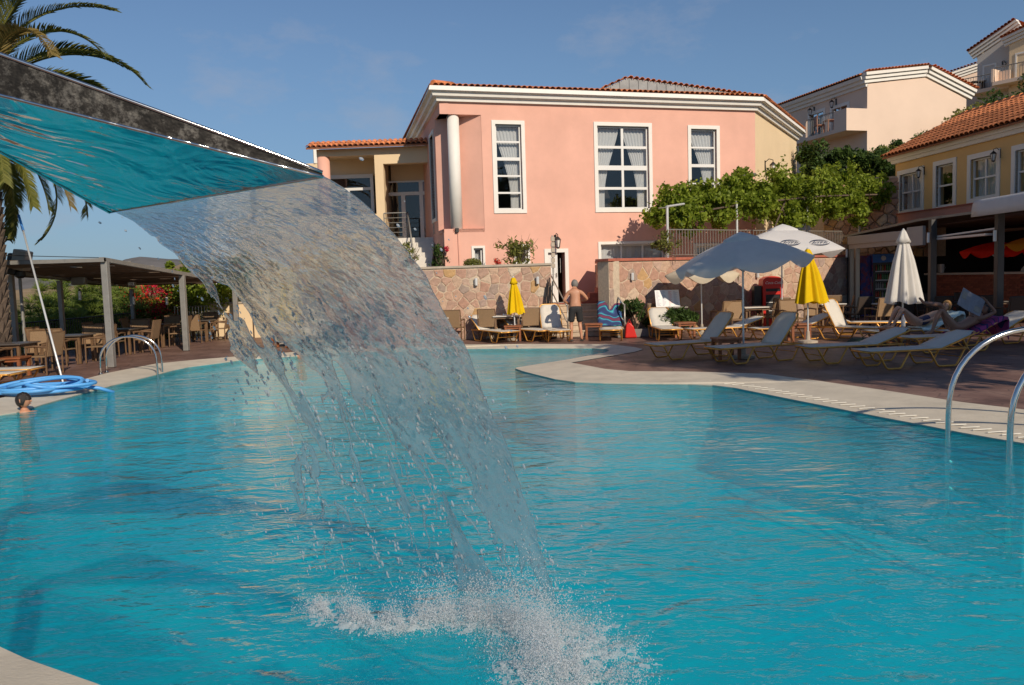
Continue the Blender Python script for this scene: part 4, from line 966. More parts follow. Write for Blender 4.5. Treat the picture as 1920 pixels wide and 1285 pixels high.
# gable cornice following the slopes
for (p, q_) in (((-.25, ev0 + .12), pk), (pk, (Lc + .3, ev1 - .02))):
    p, q_ = Vector((p[0], 0, p[1])), Vector((q_[0], 0, q_[1])); U = (q_ - p).normalized(); N = Vector((-U.z, 0, U.x))
    for k in range(3): MB().add([v + N * zz + Vector((0, -y_, 0)) for v in (p, q_) for zz in (k * .19, k * .19 + .165) for y_ in (-.1, .10 + k * .1)], [(0, 1, 3, 2), (4, 6, 7, 5), (0, 4, 5, 1), (2, 3, 7, 6), (0, 2, 6, 4), (1, 5, 7, 3)]).build('cornice', K['white'], vil)
    nn = int((q_ - p).length / .22)
    for i in range(nn):
        M = Matrix((U, Vector((0, 1, 0)), U.cross(Vector((0, 1, 0))))).transposed().to_4x4(); M.translation = p.lerp(q_, (i + .5) / nn) + N * .6 + Vector((0, -.42, 0)); link('roof_tile', TILE, vil, mat4=M)
rl0 = Vector((-.35, -.35, ev0 + .68)); dirb = Vector((*loc2(FC, C3), 0)).normalized()
pk3 = Vector((pk[0], -.35, pk[1] + .60)); evr = Vector((Lc + .4, -.35, ev1 + .55))
MB().add([rl0, pk3, evr, rl0 + dirb * 9.5, pk3 + dirb * 9.5, evr + dirb * 9.5], [(0, 1, 4, 3), (1, 2, 5, 4)]).build('roof', K['tile'], vil)
sweep([tuple((Vector((0, 0)) + Vector((dirb.x, dirb.y)) * 9.0)), (0, 0)], cornice_prof(ev0 - .05, .55, .45)).build('cornice', K['white'], vil)
n_ = 40
for i in range(n_):
    U = -dirb; out = Vector((U.y, -U.x, 0)); V = (-out + Vector((0, 0, .35))).normalized(); M = Matrix((U, V, U.cross(V))).transposed().to_4x4(); M.translation = Vector((0, 0, ev0 + .56)) + dirb * (i + .5) * .225 + out * .5; link('roof_tile', TILE, vil, mat4=M)
# balcony
bs0, bs1 = FS.hit(1497, 250)[0], FS.len
def fmB(s, z, t): return fmS(s, z, t)
MB().ext([rect(FS.len - 5.2, FS.len - .0, zbf - .22, zbf)], fmS, -1.35, 0).build('balcony', K['palepink'], vil)
MB().ext([rect(FS.len - 1.05, FS.len, zbf, zbf + .98)], fmS, -1.35, -1.22).build('balcony_wall', K['palepink'], vil)
MB().ext([rect(FS.len - .12, FS.len, zbf, zbf + .98)], fmS, -1.22, 0).build('balcony_wall', K['palepink'], vil)
MB().ext([rect(FS.len - 5.2, FS.len - 3.6, zbf, zbf + .98)], fmS, -1.35, -1.22).build('balcony_wall', K['palepink'], vil)
m = MB(); 
m.tube([fmS(FS.len - 3.6, zbf + 1.0, -1.3), fmS(FS.len - 1.05, zbf + 1.0, -1.3)], .03, 6)
for i in range(18): s = FS.len - 3.55 + i * .147; m.tube([fmS(s, zbf, -1.3), fmS(s, zbf + 1.0, -1.3)], .012, 4)
m.build('balcony_railing', K['greymetal'], vil)
v0 = fmS(FS.len - 2.0, zbf, -.8); wv = FC.w(*v0)
e = empty('balcony_table', wv, 0, 'red brown table with chairs on the villa balcony', 'table'); MB().bb(-.35, .35, -.35, .35, .68, .73).build('table_top', K['wood'], e)
for x in (-.3, .3):
    for y in (-.3, .3): MB().bb(x - .03, x + .03, y - .03, y + .03, 0, .68).build('leg', K['wood'], e)
e = empty('balcony_chair', wv + Vector((-.7, -.1, 0)), 0, 'red brown chair left of the table on the villa balcony', 'chair'); MB().bb(-.22, .22, -.22, .22, .4, .45).build('seat', K['wood'], e); MB().bb(-.24, -.2, -.22, .22, .4, .95).build('backrest', K['wood'], e)
for x in (-.2, .2):
    for y in (-.2, .2): MB().bb(x - .02, x + .02, y - .02, y + .02, 0, .4).build('leg', K['wood'], e)
for (px, py, t_) in ((1568, 193, 'right of the two balcony doors'), (1527, 208, 'between the two balcony doors')):
    s, z = FS.hit(px, py); p = FS.w(s, 0, z); lantern(p, FS.a, 'dark wall lantern on the villa wall, ' + t_, 1.3)
# lower units of the same row, farther left, their shade put into the wall colour
un = empty('villa_unit', (17.6, 53.5, 0), 0, 'shade-grey lower villa unit stepping down behind the pale pink villa', 'building')
MB().bb(-1.6, 3.0, .3, 8, 4, 11.0).build('wall', K['shadegrey'], un); MB().bb(-1.95, 3.2, -.1, 8.2, 11.0, 11.45).build('cornice', K['white'], un)
tile_roof(un, (-2.1, -.2, 11.5), (1, 0, 0), (0, .95, .3), 5.0, .8, .24)
window(un, -1.0, -.1, 8.6, 10.2, 2, 1, trim=.12, y=.3, room=False)
# ---- stepped villas at the top right, the lower one coloured for shade
for i, (px, py, Y, wdt, lab, mt) in enumerate(((1833, 92, 60, 2.7, 'shade-grey villa with balcony and gable, lower of the pair at the top right', 'shadegrey'), (1893, 68, 57.5, 5.5, 'cream grey villa with balcony at the top right corner, upper of the pair', 'cream'), (1790, 135, 66, 5.0, 'pale villa mostly hidden behind the pale pink villa roof', 'palepink'))):
    P = at(px, py, Y); e = empty('upper_villa', (P.x, Y, 0), (-.95, -.95, -.3)[i], lab, 'building')
    H = P.z - .6; Wd = wdt
    MB().ext([[(0, H - 10), (Wd, H - 10), (Wd, H + 1.4), (0, H - .0)]], fm_xz, 0, .3).build('front_wall', K[mt], e)
    MB().bb(0, .3, .3, 8, H - 10, H).build('side_wall', K[mt], e); MB().bb(Wd - .3, Wd, .3, 8, H - 10, H).build('back_wall', K[mt], e)
    p, q_ = Vector((-.3, 0, H - .05)), Vector((Wd + .2, 0, H + 1.42)); U = (q_ - p).normalized(); N = Vector((-U.z, 0, U.x))
    for k in range(3): MB().add([v + N * zz + Vector((0, -y_, 0)) for v in (p, q_) for zz in (k * .2, k * .2 + .17) for y_ in (-.1, .10 + k * .12)], [(0, 1, 3, 2), (4, 6, 7, 5), (0, 4, 5, 1), (2, 3, 7, 6), (0, 2, 6, 4), (1, 5, 7, 3)]).build('cornice', K['white'], e)
    for k in range(3): MB().bb(-.1 - .12 * k, .1, .1, 8, H - .05 + k * .2, H + .12 + k * .2).build('cornice', K['white'], e)
    nn = int((q_ - p).length / .24)
    for k in range(nn):
        M = Matrix((U, Vector((0, 1, 0)), U.cross(Vector((0, 1, 0))))).transposed().to_4x4(); M.translation = p.lerp(q_, (k + .5) / nn) + N * .62 + Vector((0, -.5, 0)); link('roof_tile', TILEBIG, e, mat4=M)
    MB().add([p + N * .6 + Vector((0, -.4, 0)), q_ + N * .6 + Vector((0, -.4, 0)), q_ + N * .6 + Vector((0, 8, 0)), p + N * .6 + Vector((0, 8, 0))], [(0, 1, 2, 3)]).build('roof', K['tile'], e)
    if i < 2:
        zb_ = H - 2.55
        MB().bb(-.6, 2.6, -1.1, 0, zb_ - .25, zb_).build('balcony', K['palepink'], e)
        m = MB(); m.tube([(-.5, -1.05, zb_ + .95), (2.6, -1.05, zb_ + .95)], .035, 6)
        for k in range(18): m.tube([(-.5 + k * .18, -1.05, zb_), (-.5 + k * .18, -1.05, zb_ + .95)], .015, 4)
        m.build('balcony_railing', K['greymetal'], e)
        MB().bb(-.68, -.55, -1.12, 0, zb_, zb_ + .9).build('balcony_wall', K['palepink'], e); MB().bb(1.5, 2.7, -1.16, -1.08, zb_, zb_ + .92).build('balcony_wall', K['palepink'], e)
        window(e, .5, 1.2, zb_ + .02, zb_ + 1.75, 1, 1, trim=.12, room=False)
        lantern((e.matrix_basis @ Vector((1.7, -.02, zb_ + 1.7))), .18, 'dark wall lantern over the balcony door of the ' + ('lower' if i == 0 else 'upper') + ' villa at the top right', .9)
    if i == 0:
        t = empty('balcony_table', e.matrix_basis @ Vector((.3, -.6, zb_)), 0, 'dark table on the balcony of the lower villa at the top right', 'table'); MB().bb(-.5, .5, -.3, .3, .62, .68).build('table_top', K['darkwicker'], t)
        for x in (-.4, .4): MB().bb(x - .04, x + .04, -.2, .2, 0, .62).build('leg', K['darkwicker'], t)
# ================================================================ LEFT PERGOLA AND FENCE
PX, PXF = -9.75, -13.4
pg = empty('pergola', (PX, 19.4, 0), 0, 'grey steel pergola with brown shade cloth roof over the dining tables', 'pergola')
ZR = lambda y: 2.56 - .068 * y
for y in (0, 4.5, 9.0):
    MB().bb(-.075, .075, y - .075, y + .075, 0, ZR(y)).build('post', K['greymetal'], pg, bevel=.008)
for y in (-.2, 2.2, 4.5, 7.2, 9.0):
    x = PXF - PX; MB().bb(x - .06, x + .06, y - .06, y + .06, 0, ZR(y) - .05).build('post', K['greymetal'], pg, bevel=.008)
for bx_ in (0, PXF - PX): MB().ext([[(-.15, ZR(0)), (9.2, ZR(9.2)), (9.2, ZR(9.2) + .1), (-.15, ZR(0) + .1)]], lambda y, z, t, bx_=bx_: (bx_ + t, y, z), -.06, .06).build('beam', K['greymetal'], pg)
MB().bb(PXF - PX - .8, .06, -.16, -.06, 2.55, 2.64).build('beam', K['greymetal'], pg)
for k in range(7):
    y0 = .0 + k * 1.31; holes = []
    for q in range(3):
        hx = -3.2 + q * 1.05 + random.uniform(-.2, .2); hy = y0 + random.uniform(.3, .9); holes.append([(hx, hy), (hx + .38, hy + .02), (hx + .34, hy + .11), (hx + .05, hy + .10)])
    MB().ext([rect(-4.4, .02, y0, y0 + 1.24)] + holes, lambda x, y, t: (x, y, ZR(y) + .06 + .05 * math.sin(y * 2.1 + x) + t), 0, .012).build('shade_panel', K['reed'], pg)
    MB().bb(-4.4, .02, y0 + 1.25, y0 + 1.30, ZR(y0) - .0, ZR(y0) + .04).build('rafter', K['greymetal'], pg)
railing((PXF - .35, 11), (PXF - .35, 20.2), 0, 1.02, 70, 'dark metal terrace railing behind the tables, nearer stretch by the palm', mt='darkmetal', r=.010)
railing((PXF - .35, 20.25), (PXF - .35, 29.0), 0, 1.02, 66, 'dark metal terrace railing behind the tables, farther stretch by the red flowers', mt='darkmetal', r=.010)
cab = empty('overhead_cable', (PX - 5, 19.2, 2.9), 0, 'thin black cable running above the pergola front edge', 'cable')
MB().tube([(-6, -.5, .08), (-2, -.3, .0), (2, -.1, -.09), (5, .1, -.25)], .009, 5).build('cable', K['darkmetal'], cab)
# speaker / floodlight on pole by the palm
p = G(75, 640); y_ = 21.0; p = Vector((at(37, 520, y_).x, y_, 0))
sp = empty('lamp_pole', p, 0, 'thin pole carrying a big black floodlight beside the palm trunk', 'lamp post')
MB().tube([(0, 0, 0), (0, 0, 2.35)], .04, 8).build('pole', K['greymetal'], sp)
MB().box((.12, -.05, 2.72), (.34, .36, .52), M=Matrix.Rotation(.25, 3, 'Y')).build('lamp_head', K['capgrey'], sp, bevel=.03)
MB().box((-.10, .0, 2.62), (.26, .4, .56), M=Matrix.Rotation(.25, 3, 'Y')).build('lamp_back', K['darkmetal'], sp, bevel=.05)
MB().lathe([(.06, 2.25), (.13, 2.3), (.13, 2.42), (.06, 2.5)], 10, (.02, 0, 0)).build('clamp', K['darkmetal'], sp)
# small things on the posts
for (px, py, Y, lab, w, h, c) in ((148, 526, 24.5, 'grey speaker box hanging on the second pergola post', .42, .28, 'greymetal'), (247, 528, 26.8, 'round pale speaker on the far pergola post', .22, .34, 'pole')):
    P = at(px, py, Y); e = empty('speaker', P, .2, lab, 'speaker'); MB().bb(-w / 2, w / 2, -.12, .12, -h / 2, h / 2).build('speaker_case', K[c], e, bevel=.05); MB().bb(-.03, .03, .12, .2, -.04, .04).build('bracket', K['darkmetal'], e)
for i, (px, py, Y) in enumerate(((150, 556, 24.0), (205, 562, 26.0), (206, 537, 26.0), (251, 565, 27.0), (313, 566, 28))):
    P = at(px, py, Y); e = empty('hanging_light', P, 0, ['small glass light on the second pergola post', 'small glass light between the pergola posts, lower of two', 'white tube light between the pergola posts, upper of two', 'small glass light on the fourth pergola post', 'small glass light in front of the red flowers'][i], 'light', 'small lights of the pergola')
    MB().lathe([(.02, .16), (.045, .15), (.045, -.10), (.02, -.12)], 8).build('tube', K['pole'], e); MB().tube([(0, 0, .15), (0, 0, .22)], .03, 8).build('cap', K['darkmetal'], e)

# ================================================================ CHAIRS AND TABLES
def make_chair(fabric='wicker', frame='chairframe'):
    r = empty('armchair')
    MB().ext([rect(-.24, .24, .0, .52)], lambda x, z, t: (x, .22 + z * .20 + t, .42 + z), 0, .022).build('backrest', K[fabric], r, bevel=.004)
    MB().bb(-.25, .25, -.26, .22, .405, .43).build('seat', K[fabric], r, bevel=.004)
    for sx in (-1, 1):
        MB().tube([(sx * .27, .22, 0), (sx * .27, .22, .42), (sx * .265, .33, .95)], .02, 6).build('leg', K[frame], r)
        MB().tube([(sx * .27, -.26, 0), (sx * .27, -.25, .64)], .02, 6).build('leg', K[frame], r)
        MB().tube([(sx * .27, -.27, .64), (sx * .28, .0, .66), (sx * .27, .27, .63)], .024, 6).build('armrest', K[frame], r)
    MB().tube([(-.27, .33, .95), (.27, .33, .95)], .02, 6).build('frame_bar', K[frame], r); MB().tube([(-.27, -.26, .40), (.27, -.26, .40)], .018, 6).build('frame_bar', K[frame], r)
    return r
def make_table(top='tabletop', w=.85, h=.74):
    r = empty('dining_table')
    MB().bb(-w / 2, w / 2, -w / 2, w / 2, h - .03, h).build('table_top', K[top], r, bevel=.006)
    MB().bb(-w / 2 + .06, w / 2 - .06, -w / 2 + .06, w / 2 - .06, h - .09, h - .03).build('apron', K['chairframe'], r)
    for x in (-1, 1):
        for y in (-1, 1): MB().bb(x * (w / 2 - .08) - .03, x * (w / 2 - .08) + .03, y * (w / 2 - .08) - .03, y * (w / 2 - .08) + .03, 0, h - .03).build('leg', K['chairframe'], r)
    return r
_ch = {}; 
def inst(kind, x, y, rz, label, cat, group, z=0.0, builder=None):
    if kind not in _ch: _ch[kind] = builder(); o = _ch[kind]
    else: o = copy_tree(_ch[kind])
    o.location = (x, y, z); o.rotation_euler = (0, 0, rz); tag(o, label, cat, group); return o
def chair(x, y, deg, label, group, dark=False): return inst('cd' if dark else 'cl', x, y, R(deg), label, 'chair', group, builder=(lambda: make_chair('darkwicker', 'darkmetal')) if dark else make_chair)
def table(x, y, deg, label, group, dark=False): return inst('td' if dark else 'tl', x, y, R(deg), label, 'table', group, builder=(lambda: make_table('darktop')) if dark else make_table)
def gx(px, Y): return (px - 960) / 1500 * Y
GW = 'brown armchairs along the stone wall'
chair(gx(852, 24.3), 24.35, 172, 'brown armchair against the stone wall, leftmost clear of the cascade', GW)
chair(gx(917, 24.2), 24.3, 170, 'brown armchair at the stone wall left of the closed yellow parasol', GW)
chair(gx(995, 24.3), 24.3, 185, 'brown armchair at the stone wall right of the closed yellow parasol', GW)
table(gx(952, 24.4), 24.35, 0, 'small table at the stone wall behind the closed yellow parasol', 'tables along the stone wall')
table(gx(818, 24.3), 24.4, 0, 'small table at the stone wall half behind the falling water', 'tables along the stone wall')
GR = 'brown armchairs on the restaurant terrace by the parasols'
for (px, Y, a, lab) in ((1358, 24.6, 205, 'brown armchair behind the grey parasol pole, turned to the left'), (1385, 24.0, 5, 'brown armchair with its back to the pool just right of the grey parasol pole'), (1408, 25.6, 95, 'brown armchair at the pale table, side on, left of the red cooler'),
                        (1444, 24.9, 265, 'brown armchair facing left at the pale table in front of the red cooler'), (1487, 23.8, 2, 'wide brown armchair seen from behind, left of the large yellow parasol'), (1462, 26.2, 180, 'brown armchair facing the pool beside the red cooler'),
                        (1560, 27.0, 170, 'tan armchair in front of the cream wall panel'), (1583, 26.0, 250, 'brown armchair turned left at the bar entrance'), (1225, 24.6, 190, 'brown armchair behind the potted bush left of the menu board'), (1535, 24.6, 20, 'brown armchair just behind the large yellow parasol')):
    chair(gx(px, Y), Y, a, lab, GR)
table(gx(1412, 25.0), 25.0, 8, 'pale table between armchairs behind the grey parasol', 'tables on the restaurant terrace'); table(gx(1553, 25.6), 25.6, 8, 'pale table right of the large yellow parasol', 'tables on the restaurant terrace')
table(gx(1665, 24.5), 24.5, 8, 'pale table behind the grey white closed parasol', 'tables on the restaurant terrace')
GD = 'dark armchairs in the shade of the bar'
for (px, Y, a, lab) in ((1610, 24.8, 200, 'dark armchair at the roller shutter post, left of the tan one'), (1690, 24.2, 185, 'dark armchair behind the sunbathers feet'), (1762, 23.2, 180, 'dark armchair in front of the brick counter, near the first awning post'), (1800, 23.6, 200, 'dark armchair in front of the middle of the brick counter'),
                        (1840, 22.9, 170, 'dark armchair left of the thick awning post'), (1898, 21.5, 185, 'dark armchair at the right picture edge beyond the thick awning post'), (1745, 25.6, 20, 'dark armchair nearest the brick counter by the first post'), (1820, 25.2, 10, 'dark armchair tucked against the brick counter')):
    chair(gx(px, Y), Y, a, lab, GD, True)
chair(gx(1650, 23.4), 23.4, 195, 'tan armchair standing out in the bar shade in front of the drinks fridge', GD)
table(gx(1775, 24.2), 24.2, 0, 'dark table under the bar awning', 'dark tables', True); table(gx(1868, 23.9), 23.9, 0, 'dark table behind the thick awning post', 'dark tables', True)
GP = 'armchairs round the pergola tables'
tb = [(-11.4, 18.2), (-11.5, 20.9), (-11.4, 23.4), (-11.5, 25.9), (-13.0, 16.6), (-10.9, 28.0)]
names = ['nearest the palm trunk', 'beside the first pergola post', 'behind the pool ladder', 'towards the red flowers', 'at the left picture edge', 'at the garden gate']
for i, (x, y) in enumerate(tb):
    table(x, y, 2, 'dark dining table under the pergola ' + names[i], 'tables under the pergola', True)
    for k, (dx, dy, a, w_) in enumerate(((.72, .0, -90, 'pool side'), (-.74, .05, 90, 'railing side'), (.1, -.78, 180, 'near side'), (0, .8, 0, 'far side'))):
        chair(x + dx + random.uniform(-.06, .06), y + dy, a + random.uniform(-9, 9), 'brown armchair on the %s of the dining table %s' % (w_, names[i]), GP)

# ================================================================ LOUNGERS
def make_lounger(back_deg, fabric='sling'):
    """foot at -x, head at +x; hinge at x=.42"""
    r = empty('sun_lounger'); H = .33; hx = .40; BL = .80; a = R(back_deg); w = .31
    bx, bz = hx + BL * math.cos(a), H + BL * math.sin(a)
    fr = MB()
    for s in (-1, 1): fr.tube([(-1.02, s * w * .86, H - .01), (-.98, s * w, H), (hx, s * w, H), (.95, s * w, H - .01)], .019, 8)
    fr.tube([(-1.02, -w * .86, H - .01), (-1.02, w * .86, H - .01)], .019, 8); fr.tube([(.95, -w, H - .01), (.95, w, H - .01)], .019, 8)
    fr.build('frame', K['gold'], r, smooth=True)
    for s in (-1, 1):
        for x0, x1 in ((-.92, -.22), (.12, .92)):
            MB().tube([(x0, s * w * .98, H), (x0 + .05, s * w, H - .04), (x0 + .19, s * w, .05), (x0 + .23, s * w, .017), (x1 - .23, s * w, .017), (x1 - .19, s * w, .05), (x1 - .05, s * w, H - .04), (x1, s * w * .98, H)], .019, 8).build('leg', K['gold'], r, smooth=True)
    cb = MB()
    for x in (-.80, .24, .80): cb.tube([(x, -w, .17), (x, w, .17)], .009, 6)
    cb.build('cross_bar', K['gold'], r)
    n = 10; m = MB(); vs = []
    for i in range(n + 1):
        u = i / n; x = -1.03 + (hx + 1.03) * u
        for k in range(5): y = -w + .004 + (2 * w - .008) * k / 4; vs.append((x, y * (1 if 0 < i else .97), H + .019 - .022 * math.sin(u * math.pi) * math.sin(k / 4 * math.pi)))
    m.add(vs, [(i * 5 + k, i * 5 + k + 1, (i + 1) * 5 + k + 1, (i + 1) * 5 + k) for i in range(n) for k in range(4)])
    o = m.build('seat', K[fabric], r, smooth=True); sd = o.modifiers.new('solid', 'SOLIDIFY'); sd.thickness = .006; sd.offset = 0
    m = MB(); vs = []
    for i in range(n + 1):
        u = i / n; d = BL * u; ww = w - .004 if u < .82 else w - .10 * min(1, (u - .82) / .12)
        for k in range(5): y = -ww + 2 * ww * k / 4; sg = -.02 * math.sin(u * math.pi) * math.sin(k / 4 * math.pi); vs.append((hx + d * math.cos(a) + sg * math.sin(a) * -1, y, H + .019 + d * math.sin(a) + sg * math.cos(a)))
    m.add(vs, [(i * 5 + k, i * 5 + k + 1, (i + 1) * 5 + k + 1, (i + 1) * 5 + k) for i in range(n) for k in range(4)])
    o = m.build('backrest', K[fabric], r, smooth=True); sd = o.modifiers.new('solid', 'SOLIDIFY'); sd.thickness = .006; sd.offset = 0
    bf = MB(); pt = lambda d, y: (hx + d * math.cos(a), y, H + d * math.sin(a))
    bf.tube([pt(0, -w), pt(BL - .10, -w), pt(BL - .02, -w + .04), pt(BL + .01, -w + .12), pt(BL + .01, w - .12), pt(BL - .02, w - .04), pt(BL - .10, w), pt(0, w)], .019, 8)
    for s in (-1, 1): bf.tube([pt(BL * .45, s * (w - .03)), (min(.93, hx + BL * .45 * math.cos(a) + .16), s * (w - .03), H - .01)], .009, 6)
    bf.build('back_frame', K['gold'], r, smooth=True)
    return r
GL = 'sun loungers round the pool'
def lounger(x, y, deg, back, label): return inst('lg%d' % back, x, y, R(deg), label, 'sun lounger', GL, builder=lambda: make_lounger(back))
lounger(4.98, 16.38, 20.8, 52, 'nearest shaded sun lounger beside the pool, raised steep back, right of the small wooden table')
lounger(3.95, 17.55, 20, 50, 'shaded sun lounger with steep back behind the grey parasol pole')
lounger(7.36, 14.72, 10.8, 20, 'nearest right hand sun lounger with a nearly flat back and empty grey sling')
lounger(6.72, 15.85, 10, 20, 'second right hand sun lounger with a nearly flat back, just behind the nearest one')
lounger(8.85, 20.5, 126, 62, 'sunlit cream sun lounger with upright back beside the large yellow parasol')
lounger(9.9, 22.3, 160, 25, 'shaded sun lounger lying low behind the sunlit upright one')
lounger(gx(928, 23.8), 23.75, 118, 32, 'sunlit lounger at the stone wall left of the closed yellow parasol'); lounger(gx(990, 23.9), 23.85, 122, 32, 'sunlit lounger at the stone wall right of the closed yellow parasol')
lounger(gx(1040, 23.6), 23.55, 97, 60, 'lounger with upright back carrying the shadow of the standing man'); lounger(gx(1145, 23.4), 23.35, 84, 58, 'lounger draped with a patterned blue towel by the steps')
lounger(gx(1249, 22.7), 22.8, 90, 40, 'small sunlit lounger seen from its foot in front of the menu board'); lounger(5.75, 21.9, 14, 18, 'sunlit lounger lying low below the far cream parasol')
lounger(7.35, 21.3, 10, 22, 'pale lounger lying flat behind the two steep backed shaded loungers')
lounger(9.35, 17.2, 8, 24, 'lounger under the sunbather reading a newspaper'); lounger(9.5, 19.1, 8, 26, 'lounger under the fair haired sunbather')
lounger(10.9, 18.5, 12, 28, 'empty grey lounger with raised back right of the reading sunbather'); lounger(12.75, 17.9, 8, 22, 'lounger cut off by the right picture edge behind the steel ladder')
lounger(gx(-25, 16.3), 16.2, 182, 20, 'left lounger with foot by the white pool pole, farther of the two'); lounger(gx(-68, 15.4), 15.35, 180, 20, 'left lounger cut off by the left picture edge, nearer of the two')
lounger(-6.3, 24.2, 100, 30, 'lounger half seen through the falling water beside a wooden table')
def make_side():
    r = empty('side_table'); MB().bb(-.26, .26, -.26, .26, .42, .46).build('table_top', K['wood'], r, bevel=.006); MB().bb(-.22, .22, -.22, .22, .36, .42).build('apron', K['wood'], r)
    for x in (-1, 1):
        for y in (-1, 1): MB().bb(x * .21 - .03, x * .21 + .03, y * .21 - .03, y * .21 + .03, 0, .42).build('leg', K['wood'], r)
    return r
GT = 'low wooden side tables'
for (x, y, lab) in ((4.55, 16.95, 'dark low wooden table at the foot of the grey parasol'), (gx(1503, 20.6), 20.7, 'low wooden table at the foot of the large yellow parasol'), (gx(962, 23.8), 23.8, 'low wooden table at the foot of the closed yellow parasol by the wall'), (gx(1114, 23.5), 23.5, 'low wooden table between the standing man and the towel lounger'),
                    (gx(1287, 22.7), 22.8, 'low wooden table beside the small lounger below the menu board'), (gx(22, 17.7), 17.7, 'low reddish wooden table at the left picture edge behind the loungers'), (gx(1672, 18.4), 18.2, 'dark low table beside the sunbathers'), (gx(530, 24.0), 23.9, 'low wooden table seen through a gap in the falling water')):
    inst('st', x, y, random.uniform(-.1, .1), lab, 'side table', GT, builder=make_side)
# ================================================================ PARASOLS
def open_parasol(loc, rad, apexz, rimz, sides, cloth, label, name='open_parasol', val=.2, tilt=(0, 0), rz=0.0, square=False, vent=True, polemat='pole', text=None, base=True):
    r = empty(name, loc, 0, label, 'parasol', None)
    h = apexz; MB().tube([(0, 0, 0), (0, 0, h)], .022, 10).build('pole', K[polemat], r)
    if base: MB().lathe([(.24, 0), (.24, .05), (.06, .08), (.04, .3)], 16).build('base', K['capgrey'], r)
    T = Matrix.Rotation(tilt[0], 4, 'X') @ Matrix.Rotation(tilt[1], 4, 'Y') @ Matrix.Rotation(rz, 4, 'Z')
    T = Matrix.Translation((0, 0, rimz)) @ T; hh = apexz - rimz
    sub = 8; N = sides * sub; rings = 9; vs = []
    def P(i, f):
        a = 2 * math.pi * i / N; k = (i % sub) / sub; mid = math.sin(k * math.pi)
        if square:
            aa = a + math.pi / sides; c, s = math.cos(aa), math.sin(aa); q = 1 / max(abs(c), abs(s)); rr = rad * q
        else: rr = rad * (math.cos(math.pi / sides) / math.cos((k - .5) * 2 * math.pi / sides)) * 1.0
        if square: c, s = math.cos(a + math.pi / sides), math.sin(a + math.pi / sides)
        else: c, s = math.cos(a), math.sin(a)
        z = hh * (1 - f) + hh * .16 * math.sin(f * math.pi) - .015 * mid * f * f
        return Vector((c * rr * f, s * rr * f, z)), mid
    for j in range(rings + 1):
        f = j / rings
        if j == 0 and vent: f = .0
        for i in range(N): vs.append(T @ P(i, f)[0])
    for lv in (.5, 1):
        for i in range(N):
            p, mid = P(i, 1.0); p = p * 1.012; p.z = P(i, 1.0)[0].z - val * lv * (.12 + .88 * mid); vs.append(T @ p)
    fs = [(j * N + i, j * N + (i + 1) % N, (j + 1) * N + (i + 1) % N, (j + 1) * N + i) for j in range(rings + 2) for i in range(N)]
    m = MB().add(vs, fs); o = m.build('canopy', K[cloth], r, smooth=True, fix=False)
    for f_ in (): pass
    if vent:
        vs = []
        for j, (f, dz) in enumerate(((0, .11), (.12, .085), (.26, .03), (.28, -.045))):
            for i in range(N):
                p, mid = P(i, f); p.z = P(i, f)[0].z + dz + (.03 * mid if j >= 2 else 0); vs.append(T @ p)
        MB().add(vs, [(j * N + i, j * N + (i + 1) % N, (j + 1) * N + (i + 1) % N, (j + 1) * N + i) for j in range(3) for i in range(N)]).build('vent_cap', K[cloth], r, smooth=True, fix=False)
    for i in range(sides):
        q = P(i * sub, .99)[0]; q.z -= .02; a = T @ Vector((0, 0, hh - .03)); MB().tube([a, T @ (P(i * sub, .5)[0] - Vector((0, 0, .02))), T @ q], .008, 5).build('rib', K['pole'], r)
        MB().tube([T @ Vector((0, 0, hh * .1 - .25)), T @ (P(i * sub, .5)[0] - Vector((0, 0, .02)))], .007, 5).build('strut', K['pole'], r)
    return r, T, P
def closed_parasol(loc, z0, z1, rad, cloth, label, lean=0.0, folds=9, name='closed_parasol', ztop=None):
    r = empty(name, loc, 0, label, 'parasol'); MB().tube([(0, 0, 0), (0, 0, z1 + .02)], .021, 10).build('pole', K['pole'], r)
    MB().lathe([(.24, 0), (.24, .05), (.06, .08), (.04, .3)], 16).build('base', K['capgrey'], r)
    H = z1 - z0; rings = 22; N = folds * 8; vs = []
    for j in range(rings + 1):
        f = j / rings; z = z1 - H * f
        rr = .035 + (rad - .035) * f ** .8
        for i in range(N):
            a = 2 * math.pi * i / N; ph = a * folds + 1.2 * math.sin(a * 2 + 1) + .3 * f; k = 1 + .30 * math.cos(ph) * min(1, f * 2.5)
            rs = rr * k * (1 + .08 * math.sin(a * 3 + 2))
            x = rs * math.cos(a) + lean * f; y = rs * math.sin(a) * .8
            vs.append((x, y, z + (.04 * math.sin(ph * .5) * (f > .95))))
    MB().add(vs, [(j * N + i, j * N + (i + 1) % N, (j + 1) * N + (i + 1) % N, (j + 1) * N + i) for j in range(rings) for i in range(N)]).build('folded_canopy', K[cloth], r, smooth=True, fix=False)
    vs = []
    for j, (f, s) in enumerate(((0, .9), (.03, 1.15), (.10, 1.25), (.17, 1.4), (.172, 1.2))):
        z = z1 + .015 - H * f; rr = (.035 + (rad - .035) * f ** .8) * s + .01
        for i in range(N):
            a = 2 * math.pi * i / N; vs.append((rr * (1 + .10 * math.cos(a * folds / 2)) * math.cos(a) + lean * f, rr * (1 + .1 * math.cos(a * folds / 2)) * math.sin(a) * .85, z + .015 * math.cos(a * folds / 2) * (j > 2)))
    MB().add(vs, [(j * N + i, j * N + (i + 1) % N, (j + 1) * N + (i + 1) % N, (j + 1) * N + i) for j in range(4) for i in range(N)]).build('top_cap', K[cloth], r, smooth=True, fix=False)
    MB().lathe([(.03, z1 - .01), (.035, z1 + .03), (.012, z1 + .06)], 10).build('finial', K['pole'], r)
    return r
